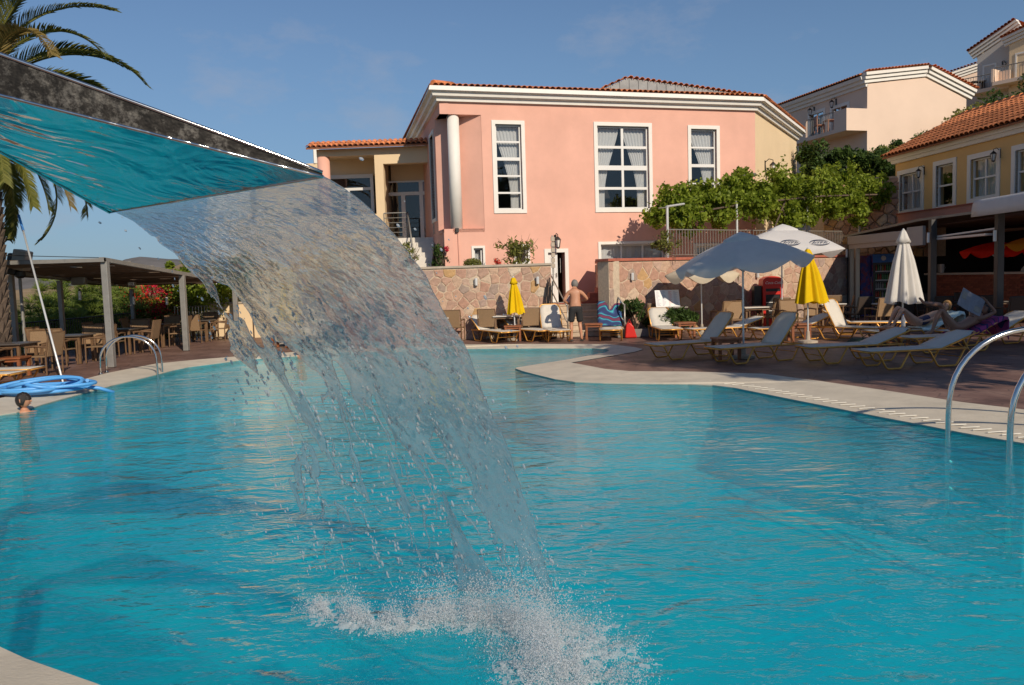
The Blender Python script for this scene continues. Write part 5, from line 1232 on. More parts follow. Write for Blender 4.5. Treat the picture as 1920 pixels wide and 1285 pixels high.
open_parasol((4.95, 17.05, 0), 1.42, 2.58, 2.03, 8, 'greycloth', 'open grey parasol with scalloped edge standing in the shade among the loungers', val=.19, tilt=(R(1), R(-5)), rz=.39)
r_, T, P_f = open_parasol((8.2, 24.2, 0), 1.42, 3.12, 2.46, 4, 'whitecloth', 'large square white parasol printed with dark oval logos', val=.22, tilt=(0, R(2)), rz=-.13, square=True)
# printed oval logos reading AYPA on the edges of the white parasol
K['ink'] = mat('dark_blue_print', (.03, .045, .08), .8)
tm = text_mesh('AYPA', .17, .1); tm.materials.append(K['ink'])
ov = MB(); nn = 40
def arc_(a0, a1, r0, r1):
    vs = []; 
    for k in range(nn + 1):
        a = a0 + (a1 - a0) * k / nn; th = .006 + .012 * math.sin(k / nn * math.pi)
        vs += [(math.cos(a) * (r0 - th), math.sin(a) * (r1 - th), 0), (math.cos(a) * (r0 + th), math.sin(a) * (r1 + th), 0)]
    ov.add(vs, [(2 * k, 2 * k + 1, 2 * k + 3, 2 * k + 2) for k in range(nn)])
arc_(R(20), R(185), .26, .13); arc_(R(200), R(355), .26, .13)
ovm = ov.mesh('logo', False); ovm.materials.append(K['ink'])
for e_ in range(4):
    a = e_ * math.pi / 2 - math.pi / 2
    for k in (-.8, 0, .8):
        hh = 3.12 - 2.46; f = .86; c = Vector((math.cos(a), math.sin(a), 0)); t = Vector((-c.y, c.x, 0)); p = c * 1.42 * f + t * k; zf = lambda f: hh * (1 - f) + hh * .16 * math.sin(f * math.pi)
        p.z = zf(f) + .03; s = Vector((c.x * 1.42 * .04, c.y * 1.42 * .04, zf(f + .04) - zf(f))).normalized(); up = -s; n = t.cross(up); M = Matrix((t, up, n)).transposed().to_4x4(); M.translation = p + n * -.0
        if n.z < 0: M = Matrix((-t, up, -n)).transposed().to_4x4(); M.translation = p
        link('logo', tm, r_, mat4=T @ M); link('logo', ovm, r_, mat4=T @ M)
open_parasol((gx(1316, 24.2), 24.1, 0), 1.15, 2.12, 1.80, 8, 'creamcloth', 'small cream open parasol whose edge shows below the grey one', val=.26, rz=.2)
open_parasol((gx(722, 22.6), 22.6, 0), 1.35, 2.2, 1.72, 8, 'creamcloth', 'cream open parasol seen mostly through the falling water', val=.24, rz=.1)
closed_parasol((gx(966, 23.9), 23.9, 0), .80, 1.86, .215, 'yellowcloth', 'closed yellow parasol in front of the left stone wall', .04)
closed_parasol((7.48, 20.15, 0), 1.01, 2.34, .33, 'yellowcloth', 'large closed yellow parasol beside the sunlit lounger', .08)
closed_parasol((gx(538, 25.2), 25.0, 0), .76, 1.8, .20, 'yellowcloth', 'closed yellow parasol glimpsed through a gap in the falling water', .03)
closed_parasol((9.75, 19.9, 0), .95, 2.72, .37, 'greycloth', 'closed pale grey parasol standing in front of the drinks fridge', 0.02, 10)
open_parasol((at(1868, 470, 24.0).x, 24.0, .0), .95, 2.50, 2.24, 8, 'redcloth', 'red open parasol under the bar awning', val=.2, vent=False, rz=.3)
open_parasol((at(1945, 470, 23.0).x, 23.0, .0), .9, 2.62, 2.38, 8, 'orangecloth', 'orange open parasol beside the red one under the bar awning', val=.2, vent=False)
# ================================================================ LADDERS
def ladder(p_water, p_deck, gap, label, H=.85, r=.024):
    """two curved steel rails from the water to the deck"""
    a, b = Vector(p_water), Vector(p_deck); d = (b - a); d.z = 0; nrm = Vector((-d.y, d.x, 0)).normalized(); e = empty('pool_ladder', (b.x, b.y, 0), 0, label, 'pool ladder'); o = Vector((b.x, b.y, 0))
    for s in (0, 1):
        off = nrm * gap * s; pts = []
        for k in range(5): pts.append(Vector((a.x, a.y, -1.1 + k * .32)))
        L = d.length
        for k in range(1, 24):
            t = math.pi * k / 24; x = .5 - .5 * math.cos(t); pts.append(Vector((a.x + d.x * x, a.y + d.y * x, .18 + (H - .18) * math.sin(t) ** .8)))
        pts += [Vector((b.x, b.y, .15)), Vector((b.x, b.y, 0))]
        MB().tube([p + off - o for p in pts], r, 12).build('rail', K['steel'], e, smooth=True)
        MB().lathe([(.055, 0), (.055, .012), (.03, .03)], 14, tuple(Vector((b.x, b.y, 0)) + off - o)).build('flange', K['steel'], e)
    for z in (-.35, -.65, -.95): MB().tube([Vector((a.x, a.y, z)) - o, Vector((a.x, a.y, z)) + nrm * gap - o], .03, 8).build('step', K['steel'], e)
pw = G(308, 699, -.08); pd = G(206, 697); ladder((pw.x, pw.y - .1, 0), (pd.x, pd.y - .15, 0), .42, 'curved steel pool ladder on the left coping below the pergola', .82)
pw = G(1793, 822, -.08); pw2 = G(1893, 860, -.08); pd = Vector((pw.x + 1.55, pw.y + .95, 0))
ladder((pw2.x, pw2.y, 0), (pw2.x + 1.95, pw2.y + .12, 0), (Vector((pw.x, pw.y)) - Vector((pw2.x, pw2.y))).length, 'curved steel pool ladder at the right picture edge, closest to the camera', 1.12, .03)
# ================================================================ HOSE AND POLE
hs = empty('pool_hose', G(78, 737), 0, 'coiled light blue ribbed pool hose lying on the left coping', 'hose')
pts = []; rg = random.Random(4); n = 460; u = G(15, 748) - G(100, 742); v = G(160, 736) - G(100, 742)
ax = (v - u).normalized(); ay = Vector((-ax.y, ax.x, 0))
for i in range(n):
    t = i / n * 2 * math.pi * 6.2; k = i / n
    rx = .62 + .17 * math.sin(t * .37 + 1); ry = .36 + .12 * math.sin(t * .53 + 1); cx_ = .16 * math.sin(t * .21)
    z = .035 + .10 * k + .16 * max(0, math.sin(t * .61 + 2)) ** 2
    pts.append(ax * (rx * math.cos(t) + cx_) + ay * (ry * math.sin(t) + .08 * math.sin(t * 2.3)) + Vector((0, 0, z)))
MB().tube(pts, .034, 8).build('hose_coil', K['hose'], hs, smooth=True)
tail = [ax * .6 + Vector((0, 0, .08)), ax * .8 + ay * -.1 + Vector((0, 0, .05)), ax * .95 - ay * .15 + Vector((0, 0, .02)), ax * 1.2 - ay * .1 + Vector((0, 0, -.09))]
MB().tube(tail, .034, 8).build('hose_end', K['hose'], hs, smooth=True)
p0 = G(136, 745, -.2); top = at(35, 404, p0.y + 2.6); e = empty('pool_pole', p0, 0, 'long white telescopic pool pole with a blue grip leaning up towards the palm', 'pole')
T0 = top - p0; MB().tube([(0, 0, -.6), T0 * .91], .021, 8).build('shaft', K['pole'], e, smooth=True); MB().tube([T0 * .905, T0], .028, 8).build('grip', K['bluegrip'], e, smooth=True)
# ================================================================ BAR THINGS
fg = empty('drinks_fridge', (at(1655, 560, 30.2).x, 30.2, .0), -.12, 'tall black drinks fridge with a blue lit header panel in the open bar', 'fridge')
K['bluehead'] = mat('blue_header_panel', (.02, .16, .55), .4); K['black'] = mat('black_plastic', (.015, .015, .017), .4); K['bottles'] = mat('bottle_colours', (.3, .2, .05), .3, palette=[(.35, .22, .03), (.05, .2, .06), (.4, .05, .02), (.3, .3, .28)])
K['blueprint'] = mat('blue_printed_side', (.03, .04, .22), .5, nscale=4, namt=.5, dirt=((.30, .03, .04), 3.5, .48, .56, .8))
MB().bb(-.36, .36, .04, .6, 0, 2.35).ext([rect(-.36, .36, .0, 2.35), rect(-.28, .28, .3, 1.95)], fm_xz, -.04, .04).build('cabinet', K['black'], fg)
MB().bb(-.38, .38, -.06, -.041, 2.02, 2.33).build('header', K['bluehead'], fg); MB().lathe([(.09, 0), (.09, .012)], 16, (0, 0, 0)).build('header_badge', K['white'], fg).matrix_local = Matrix.Translation((0, -.062, 2.18)) @ Matrix.Rotation(math.pi / 2, 4, 'X')
MB().bb(-.39, -.365, -.04, .6, 0, 2.35).build('side_print', K['blueprint'], fg)
for k in range(5):
    z = .35 + k * .33; MB().bb(-.28, .28, -.03, .035, z, z + .035).build('shelf', K['white'], fg)
    bm_ = MB().lathe([(.03, 0), (.03, .16), (.012, .2), (.012, .23)], 6).mesh('bottle'); bm_.materials.append(K['bottles'])
    for q in range(7): link('bottle', bm_, fg, (-.24 + q * .08, .0, z + .036))
MB().bb(.24, .28, -.075, -.041, .5, 1.6).build('handle', K['rail'], fg)
fb = empty('printed_fridge_side', (at(1628, 560, 30.3).x, 30.35, 0), -.1, 'tall blue printed cooler standing left of the drinks fridge', 'cooler'); MB().bb(-.26, .24, 0, .6, .0, 2.3).build('cabinet', K['blueprint'], fb, bevel=.02); MB().bb(.1, .14, -.05, 0, .9, 1.5).build('handle', K['rail'], fb)
e = empty('cardboard_panel', (at(1687, 560, 30.3).x, 30.6, 0), 0, 'tan board leaning beside the drinks fridge', 'board'); MB().bb(-.25, .25, 0, .06, 0, 1.95).build('board_face', K['yellow'], e, bevel=.01); MB().bb(-.25, .25, -.01, 0, .9, .94).build('batten', K['wood'], e)
# red cooler by the stone wall
rc = empty('red_cooler', (at(1451, 560, 26.6).x, 26.7, 0), -.05, 'red drinks cooler with rounded top and white lettering by the stone wall', 'cooler')
m = MB(); pr = [(-.33, .0), (.33, .0), (.33, 1.5)] + [(.33 * math.cos(a), 1.5 + .16 * math.sin(a)) for a in np.linspace(.15, math.pi - .15, 12)] + [(-.33, 1.5)]
m.ext([pr, rect(-.24, .24, .25, 1.05), rect(-.24, .24, 1.15, 1.25)], fm_xz, -.03, .02); m.ext([pr], fm_xz, .02, .55); m.build('cabinet', K['red'], rc)
MB().bb(-.24, .24, -.0, .019, .25, 1.05).bb(-.24, .24, -.0, .019, 1.15, 1.25).build('window', K['black'], rc)
for z in (.5, .78): MB().bb(-.23, .23, -.012, -.001, z, z + .02).build('shelf', K['white'], rc)
tm2 = text_mesh('Coca-Cola', .125, .35, .003); tm2.materials.append(K['white'])
link('lettering', tm2, rc, mat4=Matrix.Translation((0, -.035, 1.44)) @ Matrix.Rotation(math.pi / 2, 4, 'X'))
MB().bb(-.6, -.36, .05, .4, .5, 1.35).build('side_box', K['black'], rc)
# menu board with two open pages on a stand
K['paper'] = mat('menu_paper', (.80, .78, .76), .6); K['paperink'] = mat('menu_print', (.35, .38, .45), .8); K['paperred'] = mat('menu_print_red', (.75, .25, .18), .8)
mb = empty('menu_board', (at(1250, 560, 24.2).x, 24.15, 0), .05, 'white menu board with printed pages on a dark stand above the plants', 'menu board')
def fmM(x, z, t): return (x, -.05 + (z - 1.2) * .35 + t, z)
z0m, z1m = .86, 1.36
MB().ext([rect(-.37, .36, z0m, z1m)], fmM, 0, .02).build('board', K['paper'], mb)
rg = random.Random(3); m = MB(); m2 = MB()
for c in range(4):
    for k in range(13):
        x = -.34 + c * .175; w_ = rg.uniform(.05, .135); z = z1m - .05 - k * .034
        (m if c != 2 else m2).ext([rect(x + (.02 if c == 2 else 0), x + w_, z, z + .009)], fmM, -.004, -.002)
m.build('print_lines', K['paperink'], mb); m2.build('print_lines', K['paperred'], mb)
MB().bb(-.4, .58, -.22, -.12, .82, .85).build('ledge', K['rail'], mb)
for x in (-.3, .3): MB().tube([(x, -.05, 0), (x, .05, .84)], .02, 6).build('leg', K['wood'], mb)
# planter with bush and red towel bag
pl = empty('stone_planter', (4.05, 24.0, 0), .1, 'long low grey planter along the foot of the terrace wall', 'planter'); MB().ext([rect(-.95, .95, -.3, .3), rect(-.88, .88, -.23, .23)], fm_xy, 0, .24).build('planter_body', K['planter'], pl, bevel=.02); MB().bb(-.88, .88, -.23, .23, .02, .19).build('soil', K['soil'], pl)
e = empty('red_bag', (gx(1180, 23.8), 23.55, 0), 0, 'bright red beach bag beside the towel lounger', 'bag'); MB().ext([[(-.16, 0), (.2, 0), (.1, .34), (-.02, .46), (-.12, .4)]], fm_xz, -.09, .09).build('bag_body', K['red'], e, bevel=.03); MB().tube([(-.08, 0, .4), (-.02, 0, .55), (.06, 0, .38)], .01, 5).build('strap', K['red'], e)
# towels
def towelmat(name, cols):
    m = bpy.data.materials.new(name); m.use_nodes = True; t = m.node_tree; b = t.nodes['Principled BSDF']; b.inputs['Roughness'].default_value = .95
    tcn = t.nodes.new('ShaderNodeTexCoord'); v = t.nodes.new('ShaderNodeTexWave'); v.inputs['Scale'].default_value = 1.6; v.inputs['Distortion'].default_value = 7; v.inputs['Detail'].default_value = 1
    rp = t.nodes.new('ShaderNodeValToRGB'); rp.color_ramp.interpolation = 'CONSTANT'; el = rp.color_ramp.elements
    while len(el) < len(cols): el.new(.5)
    for i, c in enumerate(cols): el[i].position = i / len(cols); el[i].color = (*c, 1)
    t.links.new(tcn.outputs['Object'], v.inputs['Vector']); t.links.new(v.outputs[0], rp.inputs[0]); t.links.new(rp.outputs[0], b.inputs['Base Color']); return m
K['towel'] = towelmat('patterned_blue_towel', [(.03, .05, .14), (.04, .10, .25), (.06, .40, .42), (.03, .05, .15), (.16, .04, .08)])
K['towel2'] = towelmat('purple_towel', [(.25, .03, .12), (.03, .03, .12), (.35, .05, .2)])
K['towelwhite'] = mat('white_towel', (.62, .74, .70), .95, nscale=6, namt=.08)
def drape(name, x, y, rz, back, label, mt, w=.34, cat='towel', d0=-.25, d1=.86):
    a = R(back); e = empty(name, (x, y, 0), rz, label, cat); vs = []; n = 26; q = 12
    for i in range(n + 1):
        d = d0 + (d1 - d0 + .45) * i / n
        for k in range(q + 1):
            yy = -w + 2 * w * k / q; wr = .012 * math.sin(k * 1.3 + i * .7) + .01 * math.sin(i * 1.7)
            if d < 0: p = (.40 + d, yy, .375 + wr * .5)
            elif d < d1: p = (.40 + d * math.cos(a) - .03 * math.sin(a), yy, .375 + d * math.sin(a) + wr)
            else: p = (.40 + d1 * math.cos(a) + .05 + .02 * math.sin(k), yy, .375 + d1 * math.sin(a) - (d - d1))
            if abs(yy) > w * .9: p = (p[0], p[1], p[2] - .06)
            vs.append(p)
    o = MB().add(vs, [(i * (q + 1) + k, i * (q + 1) + k + 1, (i + 1) * (q + 1) + k + 1, (i + 1) * (q + 1) + k) for i in range(n) for k in range(q)]).build('towel_cloth', K[mt], e, smooth=True, fix=False)
    s = o.modifiers.new('solid', 'SOLIDIFY'); s.thickness = .014; return e
drape('beach_towel', gx(1145, 23.4), 23.35, R(84), 58, 'blue and teal patterned beach towel draped over the lounger back by the steps', 'towel', .36)
drape('beach_towel', 9.5, 19.1, R(8), 26, 'pale mint towel under the fair haired sunbather', 'towelwhite', .33); drape('beach_towel', 9.35, 17.2, R(8), 24, 'purple towel under the reading sunbather', 'towel2', .33)
e = empty('dark_bag', (gx(1628, 18.9), 18.9, 0), .2, 'dark green cloth bag on the deck under the sunlit lounger foot', 'bag'); MB().ext([[(-.45, 0), (.5, 0), (.42, .16), (-.3, .2), (-.42, .12)]], fm_xz, -.18, .18).build('bag_body', mat('dark_green_cloth', (.012, .035, .03), .9), e, bevel=.04); MB().tube([(-.2, 0, .15), (0, -.05, .3), (.2, 0, .15)], .012, 5).build('strap', K['black'], e)
e = empty('water_bottle', (gx(1690, 18.2), 18.05, .46), 0, 'clear plastic bottle on the dark low table by the sunbathers', 'bottle'); MB().lathe([(.04, 0), (.045, .02), (.045, .2), (.015, .26), (.015, .29)], 12).build('bottle_body', K['whitecloth'], e, smooth=True); MB().lathe([(.018, .29), (.018, .31)], 8).build('cap', K['bluegrip'], e)
for i, x in enumerate((.35, .6, .95)):
    p = FB.w(s0c + x, -.05 + .15 * (i % 2), .25 + hc + .07); e = empty('glass_jug', p, 0, ['tall glass of straws at the left end of the bar counter', 'glass jug on the bar counter', 'white napkin holder on the bar counter'][i], 'tableware'); MB().lathe([(.05, 0), (.07, .02), (.08, .3), (.07, .32)], 10).build('jug_body', K['whitecloth'] if i == 2 else K['greymetal'], e); MB().tube([(.07, 0, .25), (.13, 0, .2), (.06, 0, .06)], .01, 5).build('handle', K['greymetal'], e)
# ================================================================ PLANTS
def leaves(n, centre, radii, size, seed, shape='ellipsoid', clumps=None, elong=1.0, droop=0.0, drift=None):
    """numpy cloud of leaf quads; returns verts, faces"""
    rg = np.random.RandomState(seed); c = np.array(centre, float); r = np.array(radii, float)
    if clumps:
        d = rg.normal(size=(clumps, 3)); d /= np.linalg.norm(d, axis=1)[:, None]; rad = rg.rand(clumps) ** .4; cc = d * rad[:, None] * r
        k = rg.randint(0, clumps, n); cs = (.16 + .18 * rg.rand(clumps))
        o = rg.normal(size=(n, 3)); o /= np.linalg.norm(o, axis=1)[:, None]; p = cc[k] + o * (rg.rand(n) ** .5)[:, None] * (cs[k] * r.mean() * 1.35)[:, None]
    else:
        d = rg.normal(size=(n, 3)); d /= np.linalg.norm(d, axis=1)[:, None]; p = d * (rg.rand(n) ** .33)[:, None] * r
    p = p + c
    u = rg.normal(size=(n, 3)); u[:, 2] -= droop; u /= np.linalg.norm(u, axis=1)[:, None]; w = rg.normal(size=(n, 3)); w -= u * (u * w).sum(1)[:, None]; w /= np.linalg.norm(w, axis=1)[:, None]
    s = size * (.6 + .8 * rg.rand(n)); L = (s * elong)[:, None] * u; Wd = (s * .5)[:, None] * w
    v = np.stack([p - L * .5, p + Wd * .6, p + L * .5, p - Wd * .6], 1).reshape(-1, 3); f = np.arange(4 * n).reshape(-1, 4); return v, f
def npmesh(name, v, f):
    me = bpy.data.meshes.new(name); n = len(v); k = f.shape[1]; me.vertices.add(n); me.vertices.foreach_set('co', np.asarray(v, np.float32).ravel()); me.loops.add(f.size); me.loops.foreach_set('vertex_index', f.astype(np.int32).ravel())
    me.polygons.add(len(f)); me.polygons.foreach_set('loop_start', np.arange(0, f.size, k, dtype=np.int32)); me.update(calc_edges=True); return me
def foliage(name, parts, mt, parent=None, label=None, cat=None, kind=None, group=None):
    V = []; F = []; b = 0
    for v, f in parts: V.append(v); F.append(f + b); b += len(v)
    o = mkobj(name, npmesh(name, np.concatenate(V), np.concatenate(F)), K[mt] if isinstance(mt, str) else mt, parent); tag(o, label, cat, group, kind); return o
def tree(name, loc, H, crown, mt, label, cat='tree', n=9000, size=.12, seed=1, clumps=30, elong=1.4, group=None, limbs=6, rx=None):
    e = empty(name, loc, 0, label, cat, group); rg = random.Random(seed); ch, cr = H * crown, rx or H * .32
    m = MB(); m.tube([(0, 0, -.3), (rg.uniform(-.05, .05), 0, H * .35), (rg.uniform(-.1, .1), .05, H * .8)], [H * .035, H * .026, H * .01], 8)
    for i in range(limbs):
        a = rg.uniform(0, 6.28); z = H * rg.uniform(.3, .65); m.tube([(0, 0, z), (math.cos(a) * cr * .4, math.sin(a) * cr * .4, z + H * .1), (math.cos(a) * cr * .8, math.sin(a) * cr * .8, z + H * .2)], [H * .014, H * .009, H * .003], 5)
    m.build('trunk', K['bark'], e); foliage('crown', [leaves(n, (0, 0, H - ch / 2), (cr, cr, ch / 2), size, seed, clumps=clumps, elong=elong)], mt, e); return e
# pines beyond the left fence: needle tufts
def pine(loc, H, label, seed, n=9000):
    e = empty('pine_tree', loc, 0, label, 'tree', 'young pines beyond the fence'); rg = np.random.RandomState(seed)
    m = MB(); m.tube([(0, 0, -.5), (0, 0, H * .9)], [H * .03, H * .008], 8); parts = []
    nb = 34
    for i in range(nb):
        z = H * (.18 + .8 * (i / nb) ** .9); L = (1 - (z / H)) * H * .42 + H * .07; a = i * 2.4 + rg.rand(); tip = np.array((math.cos(a) * L, math.sin(a) * L, z + L * .35))
        m.tube([(0, 0, z), tuple(tip)], [H * .008, H * .002], 4)
        for q in range(7):
            f = .25 + .8 * q / 6; c = np.array((0, 0, z)) * (1 - f) + tip * f + rg.normal(size=3) * .06 * H
            rr = H * .06 * (.7 + .6 * rg.rand()); k = n // (nb * 7); d = rg.normal(size=(k, 3)); d[:, 2] = np.abs(d[:, 2]) * .9 + .1; d /= np.linalg.norm(d, axis=1)[:, None]
            w = rg.normal(size=(k, 3)); w -= d * (d * w).sum(1)[:, None]; w /= np.linalg.norm(w, axis=1)[:, None]; w *= .012
            tipp = c + d * rr; v = np.stack([c + w + d * rr * .1, tipp + w * .4, tipp - w * .4, c - w + d * rr * .1], 1).reshape(-1, 3); parts.append((v, np.arange(4 * k).reshape(-1, 4)))
    m.build('trunk', K['bark'], e); foliage('crown', parts, 'pine', e); return e
pines = [(112, 512, 34, 'tall young pine behind the second pergola post'), (182, 533, 31, 'pine just left of the first pergola post'), (205, 522, 37, 'pine showing behind the first pergola post'), (228, 530, 33, 'pine right of the first pergola post'), (262, 545, 30, 'small bright pine left of the red flowers'), (30, 575, 28, 'low pine behind the palm trunk'), (150, 548, 29, 'bushy low pine in front of the tall young pine'), (82, 562, 27, 'low pine between the lamp pole and the second post'), (300, 560, 32, 'pine half behind the red flowers')]
for i, (px, py, Y, lab) in enumerate(pines):
    P = at(px, py, Y); z0 = -4.0; pine((P.x, Y, z0), P.z - z0 - .45, lab, 20 + i, 12000)
# low scrub behind the fence: one mass
parts = []
for i in range(26):
    Y = 30 + random.uniform(0, 8); X = -20 + random.uniform(-9, 6); parts.append(leaves(700, (X, Y, -1.6 + random.uniform(-.6, .5)), (1.4, 1.4, 1.3), .13, 60 + i, clumps=10, elong=1.4))
foliage('undergrowth', parts, 'bush', None, 'low green scrub growing below the terrace railing', 'undergrowth', 'stuff')
# bougainvillea-like shrub with red flowers
P = at(322, 570, 30); fs_ = empty('flowering_shrub', (P.x - .3, 30.0, 0), 0, 'climbing shrub covered with red blossoms at the far end of the pergola', 'shrub')
foliage('foliage', [leaves(5200, (.2, 0, 1.15), (1.5, .7, 1.25), .10, 5, clumps=26)], 'bushlight', fs_); foliage('foliage', [leaves(3800, (.5, .3, 1.2), (1.4, .7, 1.3), .10, 8, clumps=26)], 'vine', fs_)
foliage('blossoms', [leaves(900, (-.25, -.35, 1.2), (1.3, .5, 1.25), .08, 6, clumps=44, elong=1.0)], 'flower', fs_); foliage('blossoms', [leaves(420, (-.1, -.45, 1.3), (.9, .4, 1.0), .09, 7, clumps=18, elong=1.0)], 'pinkflower', fs_)
MB().tube([(0, 0, 0), (.1, .1, 1.0), (.3, 0, 1.9)], [.05, .04, .02], 6).build('stem', K['bark'], fs_)
# green climber over the pergola's far end, behind the cascade
P = at(430, 520, 29.5); cl = empty('climber', (P.x, 29.5, 0), 0, 'leafy green climber at the far end of the pergola behind the cascade', 'climber')
foliage('foliage', [leaves(7000, (-.3, 0, 2.0), (2.1, .7, .95), .11, 15, clumps=34, elong=1.1), leaves(3000, (-1.5, .2, 2.5), (1.3, .5, .5), .11, 16, clumps=14, elong=1.1)], 'vine', cl)
MB().tube([(-.2, 0, 0), (0, 0, 1.4), (-.4, 0, 2.2)], [.06, .05, .03], 6).build('stem', K['bark'], cl)
# grape vine on the terrace frame: one plant, leaves as a mass along its run
vn_ = empty('grape_vine', frR.w(sB, 1.5, HR), 0, 'long grape vine spreading over the steel frame in front of the pink hall', 'vine')
vo = vn_.location.copy(); parts = []
run = [(1238, 400, 26.6, 26, 28), (1262, 385, 26.7, 34, 34), (1290, 400, 26.6, 32, 34), (1285, 372, 27.0, 18, 14), (1322, 378, 27.0, 40, 32), (1350, 385, 27.0, 36, 26), (1385, 372, 27.4, 38, 34), (1392, 345, 27.6, 20, 26), (1415, 385, 27.3, 34, 26), (1352, 415, 27.0, 10, 16), (1432, 365, 28, 36, 34), (1455, 340, 28.4, 14, 28), (1466, 375, 28.5, 34, 44), (1500, 372, 29, 34, 40), (1480, 412, 28.6, 14, 34), (1505, 405, 29, 24, 24), (1540, 365, 29.6, 38, 38), (1580, 352, 30.2, 36, 38), (1592, 385, 30, 22, 26), (1620, 362, 30.6, 32, 36), (1648, 360, 30.8, 24, 24), (1560, 392, 29.6, 18, 18), (1612, 405, 30.2, 14, 18), (1275, 415, 26.5, 14, 14)]
for i, (px, py, Y, rx, rz_) in enumerate(run):
    Y += .45; P = at(px, py, Y) - vo; k = Y / 1500; n = int(rx * rz_ * 1.25) + 80
    parts.append(leaves(n, P, (rx * k * 1.15, .6, rz_ * k * 1.12), .15, 200 + i, clumps=34, elong=1.0, droop=.5))
for i in range(46):
    px = random.uniform(1240, 1660); py = np.interp(px, [1240, 1290, 1350, 1390, 1430, 1462, 1500, 1600, 1660], [372, 352, 350, 318, 330, 300, 325, 312, 330]); P = at(px, py + random.uniform(-4, 16), 27.8) - vo
    parts.append(leaves(14, P, (.10, .1, .30), .12, 300 + i, elong=1))
vl = foliage('leaves', parts, 'vine', vn_); vl['kind'] = 'stuff'
m = MB()
for (a, b, c) in (((1440, 480, 28.2), (1455, 420, 28.4), (1475, 370, 28.6)), ((1478, 425, 28.8), (1470, 400, 28.7), (1462, 380, 28.5)), ((1270, 408, 26.8), (1340, 392, 27.0), (1440, 375, 28)), ((1440, 378, 28), (1540, 368, 29.5), (1650, 365, 30.8))):
    m.tube([at(*q) - vo for q in (a, b, c)], .03, 6)
m.build('stem', K['bark'], vn_)
# shrubs by the buildings
def shrub(px, py0, Y, w, h, mt, label, n=1800, size=.07, seed=1, zb=None, name='shrub', twig=True, clumps=16, fl=None, elong=1.4):
    P = at(px, py0, Y) if zb is None else Vector((at(px, py0, Y).x, Y, zb)); e = empty(name, P, 0, label, 'shrub'); m = MB(); rg = random.Random(seed)
    for i in range(9): a = rg.uniform(0, 6.28); m.tube([(0, 0, 0), (math.cos(a) * w * .2, math.sin(a) * w * .2, h * .5), (math.cos(a) * w * .45, math.sin(a) * w * .4, h * rg.uniform(.75, 1.0))], [.014, .009, .004], 4)
    m.build('stem', K['bark'], e); foliage('foliage', [leaves(n, (0, 0, h * .55), (w / 2, w / 2, h * .48), size, seed, clumps=clumps, elong=elong)], mt, e)
    if fl: foliage('blossoms', [leaves(fl[1], (fl[2], -.2, fl[3]), (.09, .09, .09), .08, seed + 1, elong=1)], fl[0], e)
    return e
shrub(771, 500, 27.5, .75, 1.15, 'bushlight', 'loose rose bush left of the white porch steps', seed=31, n=900, zb=2.12); shrub(826, 500, 27, .7, .95, 'bush', 'rose bush with one red bloom at the corner of the pink hall', seed=32, n=650, zb=2.12, fl=('pinkflower', 40, .25, .78))
shrub(886, 497, 26.2, .62, .42, 'bushlight', 'small round clipped bush on the wall top', n=1600, size=.045, seed=33, zb=2.12, clumps=None)
shrub(973, 497, 26.0, 1.5, 1.15, 'bushlight', 'wispy yellow green shrub standing above the stone wall', n=800, size=.08, seed=34, zb=2.12, clumps=26, elong=2); shrub(933, 497, 26.1, .3, .42, 'flower', 'tiny reddish shrub left of the wispy yellow green one', n=110, size=.06, seed=35, zb=2.12)
shrub(1247, 485, 25.6, .9, .62, 'bushlight', 'small standard tree with a thin stem on the terrace edge', n=800, size=.07, seed=36, zb=2.5, name='standard_tree'); MB().tube([(at(1266, 485, 25.3).x, 25.3, 2.2), (at(1264, 485, 25.3).x, 25.3, 3.0)], .012, 5).build('plant_stake', K['bark']); tag(bpy.data.objects['plant_stake'], 'thin stake beside the small standard tree on the terrace edge', 'stake')
shrub(1192, 600, 24.0, 1.0, .9, 'bush', 'dense green bush in the planter right of the steps', n=2600, size=.07, seed=37, zb=.15); shrub(1268, 605, 23.7, 1.25, .62, 'bush', 'low feathery green plants in front of the menu board', n=2200, size=.08, seed=38, zb=.1, elong=3)
shrub(1600, 300, 40, 3.2, 3.0, 'bush', 'rounded dark bush below the villa balcony', n=100, seed=39) if False else None
def bigbush(px, pyt, pyb, Y, w, label, seed, mt='bush', n=6000):
    t = at(px, pyt, Y); b = at(px, pyb, Y); e = empty('bush', b, 0, label, 'bush'); h = t.z - b.z
    foliage('foliage', [leaves(n, (0, 0, h * .5), (w / 2, w / 2, h * .5), .16, seed, clumps=30, elong=1.3)], mt, e); MB().tube([(0, 0, -1), (0, 0, h * .6)], [.08, .03], 6).build('stem', K['bark'], e)
bigbush(1543, 275, 345, 36, 2.4, 'dark rounded bush below the villa balcony', 41); bigbush(1625, 285, 345, 36, 2.2, 'dark bush left of the orange roof', 42); bigbush(1665, 280, 335, 38, 2.6, 'bush at the corner of the orange roof', 43, 'bushlight')
bigbush(1845, 205, 300, 44, 5.5, 'sunlit hedge bush above the orange roof, left part', 44, 'bushlight', 9000); bigbush(1890, 185, 290, 45, 6.0, 'sunlit hedge bush above the orange roof, right part', 45, 'bushlight', 9000); bigbush(1925, 155, 260, 46, 5.0, 'tall bush at the right picture edge under the upper villa', 46, 'bush', 8000)
bigbush(1690, 265, 330, 41, 3.0, 'pale bush at the foot of the villa gable wall', 47, 'bush'); bigbush(1780, 240, 300, 43, 3.6, 'bush at the right foot of the villa gable wall', 48, 'bush')
